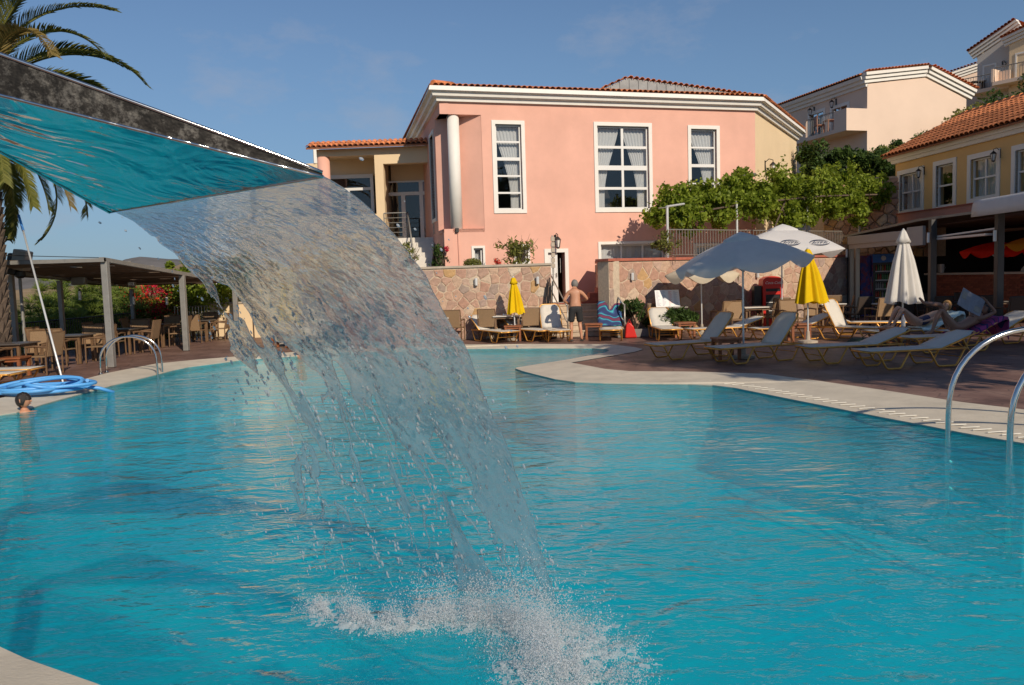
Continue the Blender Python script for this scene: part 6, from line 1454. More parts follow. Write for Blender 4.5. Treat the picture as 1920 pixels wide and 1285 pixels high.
# hillside under the upper houses
hm = MB(); hv = []; gxn, gyn = 26, 20
for j in range(gyn):
    for i in range(gxn):
        X = 16.9 + i * 1.8; Y = 33.5 + j * 2.2; z = min(2.6 + (Y - 33.5) * .24 + (X - 17) * .12, 9) + .4 * float(fbm(X * .4, Y * .4, 9)); hv.append((X, Y, z))
hm.add(hv, [(j * gxn + i, j * gxn + i + 1, (j + 1) * gxn + i + 1, (j + 1) * gxn + i) for j in range(gyn - 1) for i in range(gxn - 1)])
o = hm.build('hillside', K['ground'], smooth=True); tag(o, 'steep dry slope carrying the upper villas', None, None, 'structure')
# unseen trees added outside the picture on the right to cast shade
tree('shade_caster', (10.4, 7.0, 0), 8.9, .50, 'bush', 'broad unseen tree added beyond the right picture edge to shade the loungers', n=9000, size=.26, seed=51, clumps=60, rx=2.55)
tree('shade_caster', (14.5, 8.9, 0), 7.0, .52, 'bush', 'smaller unseen tree added beyond the right picture edge to shade the bar terrace', n=7000, size=.26, seed=52, clumps=60, rx=2.6)
# ================================================================ PALM
pm = empty('palm_tree', (-12.1, 18.6, 0), 0, 'date palm with a diamond patterned trunk at the left edge', 'palm tree'); pm.scale = (1.30, 1.30, 1.30)
CZ = 4.75; m = MB(); rings = 34; N = 14; vs = []
K['palmtrunk'] = mat('palm_trunk', (.10, .07, .05), .9, nscale=6, namt=.3, bump=.6, bscale=30, rnd=.2)
MB().tube([(0, 0, 0), (.05, 0, 2.5), (.1, 0, CZ)], [.24, .23, .26], 14).build('trunk', K['palmtrunk'], pm)
sc = MB(); sc.add([(-.085, 0, 0), (0, -.02, -.11), (.085, 0, 0), (0, -.085, .13), (0, .03, .14)], [(0, 1, 2), (0, 2, 3), (0, 3, 1), (1, 3, 2), (0, 3, 4), (2, 4, 3)])
scm = sc.mesh('trunk_scale'); scm.materials.append(K['palmtrunk'])
for r in range(32):
    for k in range(9):
        a = 2 * math.pi * (k + .5 * (r % 2)) / 9; z = .15 + r * .135
        link('trunk_scale', scm, pm, (.24 * math.cos(a) + .03 * z / 2.5, .24 * math.sin(a), z), (0, 0, a + math.pi / 2))
def frond(base, az, el, L, droop, seed, mt='palm', twist=0.0):
    rg = np.random.RandomState(seed); n = 26; pts = []; p = np.array(base, float); e = el
    for i in range(n + 1):
        pts.append(p.copy()); e2 = e - droop * (i / n) ** 1.4; d = np.array((math.cos(az) * math.cos(e2), math.sin(az) * math.cos(e2), math.sin(e2))); p = p + d * L / n
    m = MB(); m.tube([tuple(q) for q in pts], [.026 * (1 - .85 * i / n) + .004 for i in range(n + 1)], 5)
    V = []; k = 0; side = np.array((-math.sin(az), math.cos(az), 0)); vs = []; fs = []
    for i in range(130):
        f = .10 + .9 * i / 130; idx = f * n; j = min(int(idx), n - 1); q = pts[j] * (1 - (idx - j)) + pts[j + 1] * (idx - j); d = pts[j + 1] - pts[j]; d /= np.linalg.norm(d)
        up = np.cross(side, d); up /= np.linalg.norm(up)
        if up[2] < 0: up = -up
        ll = .50 * math.sin(min(1, f * 1.25 + .12) * math.pi * .93) ** .6 * (1.05 - .45 * f) + .06
        for s in (-1, 1):
            dd = side * s * (.62 + .1 * rg.rand()) + d * (.72 + .2 * rg.rand()) + up * (.42 - .15 * rg.rand()); dd /= np.linalg.norm(dd); w = np.cross(dd, up) * .0105; tip = q + dd * ll + np.array((0, 0, -.10 * ll - .04 * rg.rand())); mid = q + dd * ll * .55
            b = len(vs); vs += [q - w * .7, q + w * .7, mid + w, tip, mid - w]; fs.append((b, b + 1, b + 2, b + 3, b + 4))
    o = m.build('frond', K['bark'] if False else K[mt], pm, fix=False)
    me = bpy.data.meshes.new('leaflets'); me.from_pydata([tuple(v) for v in vs], [], fs); me.update(); l_ = mkobj('leaflets', me, K[mt], o); l_['kind'] = 'stuff'
base = (.1, 0, CZ)
rg = random.Random(9)
spec = [(5, 84, 3.4, .8), (-12, 70, 3.5, 1.1), (35, 80, 3.3, .9), (-40, 72, 3.4, 1.1), (10, 50, 3.3, 1.9), (-8, 62, 3.1, 2.1), (12, 72, 3.2, 1.6), (-20, 80, 3.3, 1.2), (20, 35, 3.15, 2.0), (-35, 50, 3.2, 1.9), (0, 10, 2.9, 1.75), (18, -2, 2.9, 1.45), (-14, 0, 3.0, 1.35), (-30, -8, 2.8, 1.2), (8, -15, 2.7, 1.1), (-5, -28, 2.5, .95), (30, -20, 2.6, 1.0), (-50, -10, 2.8, 1.2), (28, 18, 3.1, 1.9), (-22, 20, 3.0, 1.9), (3, -42, 2.2, .8), (-25, -38, 2.3, .8), (25, 4, 3.0, 1.6)]
for i, (a, e_, L, dr_) in enumerate(spec): frond(base, R(a), R(e_), L, dr_, 400 + i, 'palmdry' if i in (9, 15) else 'palm')
for i in range(30): frond(base, R(rg.uniform(35, 325)), R(rg.uniform(-40, 78)), rg.uniform(2.6, 3.2), rg.uniform(1.0, 1.9), 500 + i)
# ================================================================ PEOPLE
def body(name, J, Ed, Rr, skin, parent, sub=2, root='pelvis'):
    ks = list(J); ks.remove(root); ks = [root] + ks; idx = {k: i for i, k in enumerate(ks)}
    me = bpy.data.meshes.new(name); me.from_pydata([J[k] for k in ks], [(idx[a], idx[b]) for a, b in Ed], []); o = mkobj(name, me, None, parent)
    o.modifiers.new('skin', 'SKIN'); sv = me.skin_vertices[0].data
    for k in ks: r = Rr[k]; sv[idx[k]].radius = (r, r) if not isinstance(r, tuple) else r
    sv[0].use_root = True
    s = o.modifiers.new('sub', 'SUBSURF'); s.levels = sub; s.render_levels = sub
    dg = bpy.context.evaluated_depsgraph_get(); bpy.context.view_layer.update(); m2 = bpy.data.meshes.new_from_object(o.evaluated_get(bpy.context.evaluated_depsgraph_get())); bpy.data.objects.remove(o)
    return mkobj(name, m2, skin, parent, True)
def hand(J, Ed, Rr, tag_, wrist, d, side, palm=.085):
    """palm and five fingers appended to a skeleton"""
    w = Vector(wrist); d = Vector(d).normalized(); s = Vector(side).normalized(); c = w + d * palm * .6; J[tag_ + 'palm'] = tuple(c); Rr[tag_ + 'palm'] = (.036, .022); Ed.append((tag_ + 'wrist', tag_ + 'palm')); nn = d.cross(s)
    for i, (o, L) in enumerate(((-.030, .062), (-.010, .075), (.010, .072), (.029, .055))):
        a = c + d * palm * .45 + s * o; b_ = a + d * L * .55 + nn * .008; e = b_ + d * L * .4 + nn * .025
        for q, v, r in (('a', a, .0095), ('b', b_, .0088), ('c', e, .0075)): J['%sf%d%s' % (tag_, i, q)] = tuple(v); Rr['%sf%d%s' % (tag_, i, q)] = r
        Ed += [(tag_ + 'palm', '%sf%da' % (tag_, i)), ('%sf%da' % (tag_, i), '%sf%db' % (tag_, i)), ('%sf%db' % (tag_, i), '%sf%dc' % (tag_, i))]
    t1 = w + d * .03 - s * .035; t2 = t1 + d * .035 - s * .025; J[tag_ + 't1'] = tuple(t1); J[tag_ + 't2'] = tuple(t2); Rr[tag_ + 't1'] = .012; Rr[tag_ + 't2'] = .0095; Ed += [(tag_ + 'wrist', tag_ + 't1'), (tag_ + 't1', tag_ + 't2')]
def head_mesh(skin, parent, M, hair, hairmat, hairlow=.0, r=.092, name='head'):
    """head with face: built round the origin, facing -y, then placed with matrix M"""
    m = MB(); n = 20; k = 14; vs = []
    for j in range(k + 1):
        t = math.pi * j / k; z = math.cos(t); rr = math.sin(t)
        for i in range(n):
            a = 2 * math.pi * i / n; x, y = rr * math.cos(a), rr * math.sin(a); jaw = 1 - .28 * max(0, -z) ; yy = y * 1.18 * r; 
            if y < -.2: yy *= 1 - .06 * max(0, z)
            vs.append((x * r * .92 * jaw, yy * (jaw if y > 0 else 1), z * r * 1.32))
    m.add(vs, [(j * n + i, j * n + (i + 1) % n, (j + 1) * n + (i + 1) % n, (j + 1) * n + i) for j in range(k) for i in range(n)])
    m.tube([(0, -r * 1.10, .012), (0, -r * 1.32, -.022), (0, -r * 1.12, -.032)], [.008, .015, .009], 8)
    for s in (-1, 1): m.tube([(s * r * .88, .0, .02), (s * r * 1.02, .012, .025), (s * r * 1.0, .012, -.025), (s * r * .86, 0, -.03)], [.008, .012, .011, .006], 6)
    h = m.build(name, skin, parent, True); h.matrix_local = M
    ey = MB()
    for s in (-1, 1): ey.lathe([(.001, -.008), (.009, -.004), (.011, 0), (.009, .004), (.001, .008)], 8, (s * .032, -r * 1.09, .012))
    ey.build('eyes', K['darkhair'], h, True); MB().tube([(-.024, -r * 1.10, -.058), (0, -r * 1.15, -.056), (.024, -r * 1.10, -.058)], [.004, .007, .004], 6).build('mouth', mat('lips', (.38, .10, .08), .5), h, True)
    vs = []; fs = []; kk = 10
    for j in range(kk + 1):
        for i in range(n + 1):
            a = 2 * math.pi * i / n; y = math.sin(a); low = (.05 if y < -.35 else -.55 - hairlow * max(0, y)); t = math.acos(max(-1, 1 - (1 - low) * j / kk)) if j else 0.0
            x_, y_, z_ = math.sin(t) * math.cos(a), math.sin(t) * math.sin(a), math.cos(t); vs.append((x_ * r * 1.0, y_ * r * 1.26 + .004, z_ * r * 1.38 + .002 + .003 * math.sin(i * 5 + j * 3)))
    fs = [(j * (n + 1) + i, j * (n + 1) + i + 1, (j + 1) * (n + 1) + i + 1, (j + 1) * (n + 1) + i) for j in range(kk) for i in range(n)]
    hm_ = MB().add(vs, fs).build('hair', hairmat, h, True, fix=False); sdd = hm_.modifiers.new('solid', 'SOLIDIFY'); sdd.thickness = .008
    return h
# standing man, back to the camera, in black shorts
mx_, my_ = gx(1081, 23.0), 23.0
man = empty('person', (mx_, my_, 0), .06, 'tanned grey haired man in black shorts standing with his back to the pool', 'person')
man.scale = (1.0,) * 3
J = {'pelvis': (0, 0, .95), 'waist': (0, .03, 1.10), 'chest': (0, .05, 1.30), 'upper': (.0, .07, 1.42), 'neck': (.01, .11, 1.50), 'nck2': (.015, .15, 1.56),
     'lhip': (-.09, 0, .90), 'lknee': (-.13, .03, .50), 'lcalf': (-.135, .0, .36), 'lankle': (-.14, -.02, .09), 'ltoe': (-.17, .15, .035), 'lheel': (-.14, -.05, .04),
     'rhip': (.09, 0, .90), 'rknee': (.12, .05, .50), 'rcalf': (.13, .0, .36), 'rankle': (.15, -.03, .09), 'rtoe': (.20, .14, .035), 'rheel': (.15, -.06, .04),
     'lsh': (-.19, .07, 1.39), 'lel': (-.33, .05, 1.16), 'lwrist': (-.16, .26, 1.06), 'rsh': (.19, .07, 1.39), 'rel': (.37, .10, 1.19), 'rwrist': (.18, .29, 1.12)}
Ed = [('pelvis', 'waist'), ('waist', 'chest'), ('chest', 'upper'), ('upper', 'neck'), ('neck', 'nck2'), ('pelvis', 'lhip'), ('lhip', 'lknee'), ('lknee', 'lcalf'), ('lcalf', 'lankle'), ('lankle', 'ltoe'), ('lankle', 'lheel'), ('pelvis', 'rhip'), ('rhip', 'rknee'), ('rknee', 'rcalf'), ('rcalf', 'rankle'), ('rankle', 'rtoe'), ('rankle', 'rheel'), ('upper', 'lsh'), ('lsh', 'lel'), ('lel', 'lwrist'), ('upper', 'rsh'), ('rsh', 'rel'), ('rel', 'rwrist')]
Rr = dict(pelvis=(.165, .125), waist=(.165, .125), chest=(.175, .12), upper=(.13, .10), neck=.06, nck2=.055, lhip=.10, lknee=.058, lcalf=.056, lankle=.036, ltoe=.03, lheel=.03, rhip=.10, rknee=.058, rcalf=.056, rankle=.036, rtoe=.03, rheel=.03, lsh=.068, lel=.045, lwrist=.028, rsh=.068, rel=.045, rwrist=.028)
hand(J, Ed, Rr, 'l', J['lwrist'], (.6, .5, .0), (0, .3, -1)); hand(J, Ed, Rr, 'r', J['rwrist'], (-.6, .5, .0), (0, .3, -1))
body('body', J, Ed, Rr, K['skin'], man)
head_mesh(K['skin'], man, Matrix.Translation((.02, .20, 1.635)) @ Matrix.Rotation(math.pi, 4, 'Z') @ Matrix.Rotation(-.35, 4, 'X'), True, K['greyhair'])
SJ = {'pelvis': (0, 0, .98), 'b': (0, .01, 1.03), 'lhip': (-.095, 0, .88), 'lk': (-.13, .02, .60), 'lk2': (-.135, .025, .545), 'rhip': (.095, 0, .88), 'rk': (.125, .03, .60), 'rk2': (.13, .035, .545)}
body('shorts', SJ, [('pelvis', 'b'), ('pelvis', 'lhip'), ('lhip', 'lk'), ('lk', 'lk2'), ('pelvis', 'rhip'), ('rhip', 'rk'), ('rk', 'rk2')], dict(pelvis=(.185, .145), b=(.18, .138), lhip=.122, lk=.105, lk2=.10, rhip=.122, rk=.105, rk2=.10), K['shorts'], man)
for s, x0, x1, y0 in ((-1, -.14, -.17, -.06), (1, .15, .20, -.07)): MB().ext([[(x0 - .05, y0 - .02), (x0 + .05, y0 - .02), (x1 + .05, y0 + .25), (x1 - .05, y0 + .25)]], fm_xy, 0, .03).build('sandal', K['darkmetal'], man, bevel=.01); MB().tube([(x1 - .055, y0 + .14, .03), (x1, y0 + .15, .085), (x1 + .055, y0 + .14, .03)], .012, 6).build('strap', K['darkmetal'], man)
# reading sunbather on her back, knees up, one leg crossed
rd = empty('person', (9.35, 17.2, .38), R(8), 'sunbather lying on her back reading a newspaper with one leg crossed over the other knee', 'person')
J = {'pelvis': (.20, 0, .11), 'waist': (.38, 0, .13), 'chest': (.60, 0, .24), 'upper': (.74, 0, .31), 'neck': (.82, 0, .36), 'nck2': (.88, 0, .40),
     'lhip': (.16, -.09, .12), 'lknee': (-.18, -.10, .52), 'lcalf': (-.27, -.10, .38), 'lankle': (-.38, -.10, .07), 'ltoe': (-.54, -.10, .03),
     'rhip': (.16, .09, .13), 'rknee': (-.10, .02, .62), 'rcalf': (-.30, -.04, .64), 'rankle': (-.58, -.10, .68), 'rtoe': (-.70, -.11, .80),
     'lsh': (.74, -.17, .30), 'lel': (.95, -.30, .44), 'lwrist': (.80, -.22, .66), 'rsh': (.74, .17, .30), 'rel': (.82, .26, .52), 'rwrist': (.62, .18, .70)}
Rr = dict(pelvis=(.15, .115), waist=(.125, .10), chest=(.14, .11), upper=(.12, .09), neck=.052, nck2=.05, lhip=.10, lknee=.058, lcalf=.055, lankle=.034, ltoe=.026, rhip=.10, rknee=.058, rcalf=.055, rankle=.034, rtoe=.026, lsh=.055, lel=.04, lwrist=.025, rsh=.055, rel=.04, rwrist=.025)
Ed = [('pelvis', 'waist'), ('waist', 'chest'), ('chest', 'upper'), ('upper', 'neck'), ('neck', 'nck2'), ('pelvis', 'lhip'), ('lhip', 'lknee'), ('lknee', 'lcalf'), ('lcalf', 'lankle'), ('lankle', 'ltoe'), ('pelvis', 'rhip'), ('rhip', 'rknee'), ('rknee', 'rcalf'), ('rcalf', 'rankle'), ('rankle', 'rtoe'), ('upper', 'lsh'), ('lsh', 'lel'), ('lel', 'lwrist'), ('upper', 'rsh'), ('rsh', 'rel'), ('rel', 'rwrist')]
hand(J, Ed, Rr, 'l', J['lwrist'], (-.4, .2, .6), (0, 1, 0)); hand(J, Ed, Rr, 'r', J['rwrist'], (-.3, -.1, .6), (0, 1, 0))
body('body', J, Ed, Rr, K['skindark'], rd)
head_mesh(K['skindark'], rd, Matrix.Translation((1.0, 0, .47)) @ Matrix.Rotation(-math.pi / 2, 4, 'Z') @ Matrix.Rotation(-.9, 4, 'X'), True, K['darkhair'], .3)
body('bikini_top', {'pelvis': (.60, 0, .27), 'a': (.66, 0, .29)}, [('pelvis', 'a')], dict(pelvis=(.15, .118), a=(.15, .112)), mat('brown_swimwear', (.10, .06, .03), .7), rd); body('bikini_bottom', {'pelvis': (.17, 0, .12), 'a': (.26, 0, .12)}, [('pelvis', 'a')], dict(pelvis=(.16, .125), a=(.155, .12)), K['shorts'], rd)
nw = empty('newspaper', rd.location + Vector((.52, -.02, .66)), R(8), 'open newspaper held up by the reading sunbather', 'newspaper')
NM = Matrix.Rotation(R(28), 4, 'Y') @ Matrix.Rotation(R(-8), 4, 'X')
def fmN(x, z, t): v = NM @ Vector((x, t - .10 * abs(x) * 1.2, z)); return tuple(v)
K['newsp'] = mat('newspaper', (.30, .31, .35), .8, nscale=12, namt=.2)
MB().ext([[(-.30, -.2), (0, -.2), (0, .2), (-.30, .2)]], fmN, 0, .006).build('page', K['newsp'], nw); MB().ext([[(0, -.2), (.30, -.2), (.30, .2), (0, .2)]], fmN, 0, .006).build('page', K['newsp'], nw)
m = MB(); rg = random.Random(8)
for c in range(6):
    for q in range(15):
        x = -.28 + c * .096; m.ext([rect(x, x + rg.uniform(.05, .08), .16 - q * .024, .168 - q * .024)], fmN, -.004, -.002)
m.build('print_lines', K['paperink'], nw); MB().ext([rect(-.27, -.14, -.02, .14)], fmN, -.006, -.004).build('photograph', K['greymetal'], nw); MB().ext([rect(.12, .27, -.15, -.02)], fmN, -.006, -.004).build('photograph', K['greymetal'], nw)
# fair-haired sunbather behind
fs2 = empty('person', (9.5, 19.1, .38), R(8), 'fair haired sunbather lying behind the reader with knees raised', 'person')
J2 = dict(J); J2 = {k: v for k, v in J.items() if not k.startswith(('lf', 'rf', 'lpalm', 'rpalm', 'lt1', 'rt1', 'lt2', 'rt2'))}
J2.update(lknee=(-.24, -.12, .46), lcalf=(-.33, -.13, .34), lankle=(-.50, -.13, .06), ltoe=(-.66, -.13, .03), rhip=(.16, .09, .12), rknee=(-.20, .12, .50), rcalf=(-.30, .12, .36), rankle=(-.44, .12, .07), rtoe=(-.6, .12, .03), lel=(.50, -.27, .22), lwrist=(.28, -.24, .16), rel=(.50, .27, .22), rwrist=(.28, .24, .16))
Ed2 = [e_ for e_ in Ed if e_[0] in J2 and e_[1] in J2]; Rr2 = dict(Rr)
hand(J2, Ed2, Rr2, 'l', J2['lwrist'], (-1, 0, -.05), (0, 1, 0)); hand(J2, Ed2, Rr2, 'r', J2['rwrist'], (-1, 0, -.05), (0, 1, 0))
body('body', J2, Ed2, Rr2, K['skinfair'], fs2); head_mesh(K['skinfair'], fs2, Matrix.Translation((1.0, 0, .50)) @ Matrix.Rotation(-math.pi / 2 + .5, 4, 'Z') @ Matrix.Rotation(-.7, 4, 'X'), True, K['blondhair'], .4)
body('swimsuit', {'pelvis': (.18, 0, .12), 'a': (.38, 0, .14), 'b': (.60, 0, .25)}, [('pelvis', 'a'), ('a', 'b')], dict(pelvis=(.158, .122), a=(.135, .108), b=(.15, .118)), mat('dark_swimsuit', (.03, .03, .08), .7), fs2)
# swimmer near the left edge: head, neck and shoulders above the water
sw_ = G(46, 772, -.08); swm = empty('person', (sw_.x, sw_.y, -.08), .5, 'dark haired swimmer up to the neck in the water by the left coping', 'person')
J3 = {'pelvis': (0, 0, -.55), 'waist': (0, 0, -.4), 'chest': (0, 0, -.2), 'upper': (0, 0, -.06), 'neck': (0, .01, .02), 'nck2': (0, .015, .08), 'lsh': (-.18, 0, -.045), 'lel': (-.40, .08, -.06), 'lwrist': (-.56, -.05, -.05), 'rsh': (.18, 0, -.05), 'rel': (.36, -.12, -.10), 'rwrist': (.30, -.32, -.10), 'lhip': (-.09, .05, -.6), 'rhip': (.09, .05, -.6), 'lknee': (-.1, .3, -.9), 'rknee': (.1, .3, -.9)}
E3 = [('pelvis', 'waist'), ('waist', 'chest'), ('chest', 'upper'), ('upper', 'neck'), ('neck', 'nck2'), ('upper', 'lsh'), ('lsh', 'lel'), ('lel', 'lwrist'), ('upper', 'rsh'), ('rsh', 'rel'), ('rel', 'rwrist'), ('pelvis', 'lhip'), ('lhip', 'lknee'), ('pelvis', 'rhip'), ('rhip', 'rknee')]
R3 = dict(pelvis=.14, waist=.12, chest=(.15, .11), upper=(.11, .08), neck=.052, nck2=.048, lsh=.055, lel=.04, lwrist=.025, rsh=.055, rel=.04, rwrist=.025, lhip=.1, rhip=.1, lknee=.06, rknee=.06)
hand(J3, E3, R3, 'l', J3['lwrist'], (-1, -.2, 0), (0, 1, 0)); hand(J3, E3, R3, 'r', J3['rwrist'], (-.2, -1, 0), (1, 0, 0))
body('body', J3, E3, R3, K['skin'], swm); head_mesh(K['skin'], swm, Matrix.Translation((0, -.01, .19)) @ Matrix.Rotation(1.15, 4, 'Z'), True, K['darkhair'], .35)
MB().tube([(-.03, .10, .17), (-.04, .13, .08), (-.02, .10, .0)], [.05, .04, .02], 8).build('hair', K['darkhair'], swm, True)
sw2 = G(562, 668, -.08); sm2 = empty('person', (sw2.x, sw2.y, -.08), 0, 'distant dark haired swimmer seen through a gap in the falling water', 'person')
body('body', {k: v for k, v in J3.items() if 'f' not in k and 'palm' not in k and k not in ('lt1', 'lt2', 'rt1', 'rt2')}, E3[:15], R3, K['skin'], sm2); head_mesh(K['skin'], sm2, Matrix.Translation((0, -.01, .19)) @ Matrix.Rotation(-1, 4, 'Z'), True, K['darkhair'], .35)
# bartender behind the counter
pb_ = FB.w(s0c + 3.6, 1.3, .25); bt = empty('person', pb_, FB.a + .3, 'bartender in a white shirt standing in the dark bar behind the counter', 'person')
JB = dict(pelvis=(0, 0, .95), waist=(0, .02, 1.12), chest=(0, -.04, 1.34), upper=(0, -.06, 1.46), neck=(0, -.08, 1.52), nck2=(0, -.1, 1.58), lsh=(-.19, -.06, 1.42), lel=(-.28, -.16, 1.15), lwrist=(-.15, -.36, 1.12), rsh=(.19, -.06, 1.42), rel=(.28, -.16, 1.15), rwrist=(.15, -.36, 1.12), lhip=(-.09, 0, .9), lknee=(-.1, 0, .5), lankle=(-.1, .02, .08), ltoe=(-.11, -.15, .04), rhip=(.09, 0, .9), rknee=(.1, 0, .5), rankle=(.1, .02, .08), rtoe=(.11, -.15, .04))
EB = [('pelvis', 'waist'), ('waist', 'chest'), ('chest', 'upper'), ('upper', 'neck'), ('neck', 'nck2'), ('upper', 'lsh'), ('lsh', 'lel'), ('lel', 'lwrist'), ('upper', 'rsh'), ('rsh', 'rel'), ('rel', 'rwrist'), ('pelvis', 'lhip'), ('lhip', 'lknee'), ('lknee', 'lankle'), ('lankle', 'ltoe'), ('pelvis', 'rhip'), ('rhip', 'rknee'), ('rknee', 'rankle'), ('rankle', 'rtoe')]
RB = dict(pelvis=(.15, .12), waist=(.15, .12), chest=(.17, .12), upper=(.13, .1), neck=.056, nck2=.05, lsh=.065, lel=.045, lwrist=.028, rsh=.065, rel=.045, rwrist=.028, lhip=.1, lknee=.06, lankle=.04, ltoe=.03, rhip=.1, rknee=.06, rankle=.04, rtoe=.03)
body('body', JB, EB, RB, K['skin'], bt); head_mesh(K['skin'], bt, Matrix.Translation((0, -.13, 1.70)), True, K['darkhair'])
body('shirt', dict(pelvis=(0, 0, .98), a=(0, .02, 1.14), b=(0, -.04, 1.34), c=(0, -.06, 1.45), l1=(-.2, -.06, 1.42), l2=(-.25, -.12, 1.25), r1=(.2, -.06, 1.42), r2=(.25, -.12, 1.25)), [('pelvis', 'a'), ('a', 'b'), ('b', 'c'), ('c', 'l1'), ('l1', 'l2'), ('c', 'r1'), ('r1', 'r2')], dict(pelvis=(.17, .14), a=(.17, .14), b=(.19, .14), c=(.13, .11), l1=.08, l2=.065, r1=.08, r2=.065), K['white'], bt)
# ================================================================ WATERFALL SPOUT (fan of polished steel) AND FALLING WATER
LA = Vector((-.74, 3.26, 2.28)); LB = Vector((-2.19, 4.45, 2.28)); UL = (LB - LA).normalized(); LW = (LB - LA).length
FLW = Vector((.63, .77, 0)); FLW = (FLW - UL * FLW.dot(UL)).normalized(); SL = .30
def sp(u, s, dz=0.0): return LA + UL * u - FLW * s + Vector((0, 0, SL * s + dz))
def steelmat(name, rough, dirty, col=(.60, .60, .58)):
    m = bpy.data.materials.new(name); m.use_nodes = True; t = m.node_tree; b = t.nodes['Principled BSDF']; b.inputs['Metallic'].default_value = 1; b.inputs['Roughness'].default_value = rough
    tcn = t.nodes.new('ShaderNodeTexCoord'); n = t.nodes.new('ShaderNodeTexNoise'); n.inputs['Scale'].default_value = 16 if dirty else 2; n.inputs['Detail'].default_value = 9; n.inputs['Roughness'].default_value = .75; t.links.new(tcn.outputs['Object'], n.inputs['Vector'])
    rp = t.nodes.new('ShaderNodeValToRGB'); e = rp.color_ramp.elements
    if dirty: e[0].position = .50; e[0].color = (.02, .019, .018, 1); e[1].position = .76; e[1].color = (.15, .145, .135, 1)
    else: e[0].position = .3; e[0].color = (*[c * .9 for c in col], 1); e[1].position = .7; e[1].color = (*col, 1)
    t.links.new(n.outputs[0], rp.inputs[0]); t.links.new(rp.outputs[0], b.inputs['Base Color'])
    mr = t.nodes.new('ShaderNodeMapRange'); mr.inputs[3].default_value = rough; mr.inputs[4].default_value = rough + (.45 if dirty else .04); t.links.new(n.outputs[0], mr.inputs[0]); t.links.new(mr.outputs[0], b.inputs['Roughness'])
    bp = t.nodes.new('ShaderNodeBump'); bp.inputs['Strength'].default_value = .25 if dirty else .10; bp.inputs['Distance'].default_value = .01 if dirty else .22; n2 = t.nodes.new('ShaderNodeTexNoise'); n2.inputs['Scale'].default_value = 30 if dirty else 2.3; n2.inputs['Distortion'].default_value = 0 if dirty else 2.6; t.links.new(tcn.outputs['Object'], n2.inputs['Vector']); t.links.new(n2.outputs[0], bp.inputs['Height']); t.links.new(bp.outputs[0], b.inputs['Normal'])
    return m
K['spout'] = steelmat('polished_spout_steel', .05, False); K['spoutdirty'] = steelmat('water_stained_steel', .25, True)
ce = empty('water_spout', (-2.45, 2.72, 0), 0, 'fan shaped polished steel waterfall spout reaching over the pool from the left', 'water spout'); o_ = Vector((-2.45, 2.72, 0))
NS = 24; SM = 1.12
def ur(s): return min(.64 * s / .976, .66 * s) + 0.0
def ul(s): return LW - .70 * s
def wallh(s): return .018 + .135 * min(1.0, s / .976) ** .9
m = MB(); vs = []
rows = [i / NS * SM for i in range(NS + 1)]
for s in rows:
    a, b = ur(s), ul(s)
    for k in range(13): u = a + (b - a) * k / 12; vs.append(sp(u, s) - o_)
for s in rows:
    a, b = ur(s), ul(s)
    for k in range(13): u = a + (b - a) * k / 12; vs.append(sp(u, s, .006) - o_)
h = 13 * (NS + 1)
fs = [(i * 13 + k, i * 13 + k + 1, (i + 1) * 13 + k + 1, (i + 1) * 13 + k) for i in range(NS) for k in range(12)]; fs += [tuple(x + h for x in f[::-1]) for f in fs]
fs += [(k, k + 1, h + k + 1, h + k) for k in range(12)]
m.add(vs, fs).build('tray', K['spout'], ce, smooth=False)
for side_, fu, sg in (('right', ur, -1), ('left', ul, 1)):
    m = MB(); vs = []
    for s in rows:
        u = fu(s); hh = wallh(s) if side_ == 'right' else wallh(s) * 1.0
        for (du, dz) in ((0, -.002), (0, hh), (.010 * sg * -1, hh), (.010 * sg * -1, .0)): vs.append(sp(u + du * 1, s, dz) - o_)
    fs = [(i * 4 + k, i * 4 + (k + 1) % 4, (i + 1) * 4 + (k + 1) % 4, (i + 1) * 4 + k) for i in range(NS) for k in range(4)] + [(0, 1, 2, 3)]
    m.add(vs, fs).build('side_wall', K['spoutdirty'], ce)
    MB().tube([sp(fu(s), s, (wallh(s))) - o_ for s in rows], .0075, 8).build('rim', K['steel'], ce, smooth=True)
    MB().tube([sp(fu(s) + .002 * sg, s, .0) - o_ for s in rows], .0075, 8).build('lower_edge', K['spout'], ce, smooth=True)
MB().tube([sp(-.005, 0, 0) - o_, sp(LW, 0, 0) - o_], .006, 8).build('lip', K['spout'], ce, smooth=True)
# cover sheet on top, neck bending down to the deck
m = MB(); vs = [sp(ur(s), s, wallh(s)) - o_ for s in (.5, SM)] + [sp(ul(s), s, wallh(s)) - o_ for s in (.5, SM)]
m.add(vs, [(0, 1, 3, 2)]).build('cover', K['spout'], ce, fix=False)
cN = [sp((ur(SM) + ul(SM)) / 2, SM, .08), sp(.95, SM + .25, .10), sp(.97, SM + .42, -.05), Vector((-2.45, 2.72, 2.1)), Vector((-2.45, 2.72, 1.0)), Vector((-2.45, 2.72, 0))]
MB().tube([p - o_ for p in cN], [.13, .13, .125, .12, .12, .12], 16).build('neck', K['spout'], ce, smooth=True); MB().lathe([(.22, 0), (.22, .02), (.13, .03)], 20).build('base_flange', K['spout'], ce)
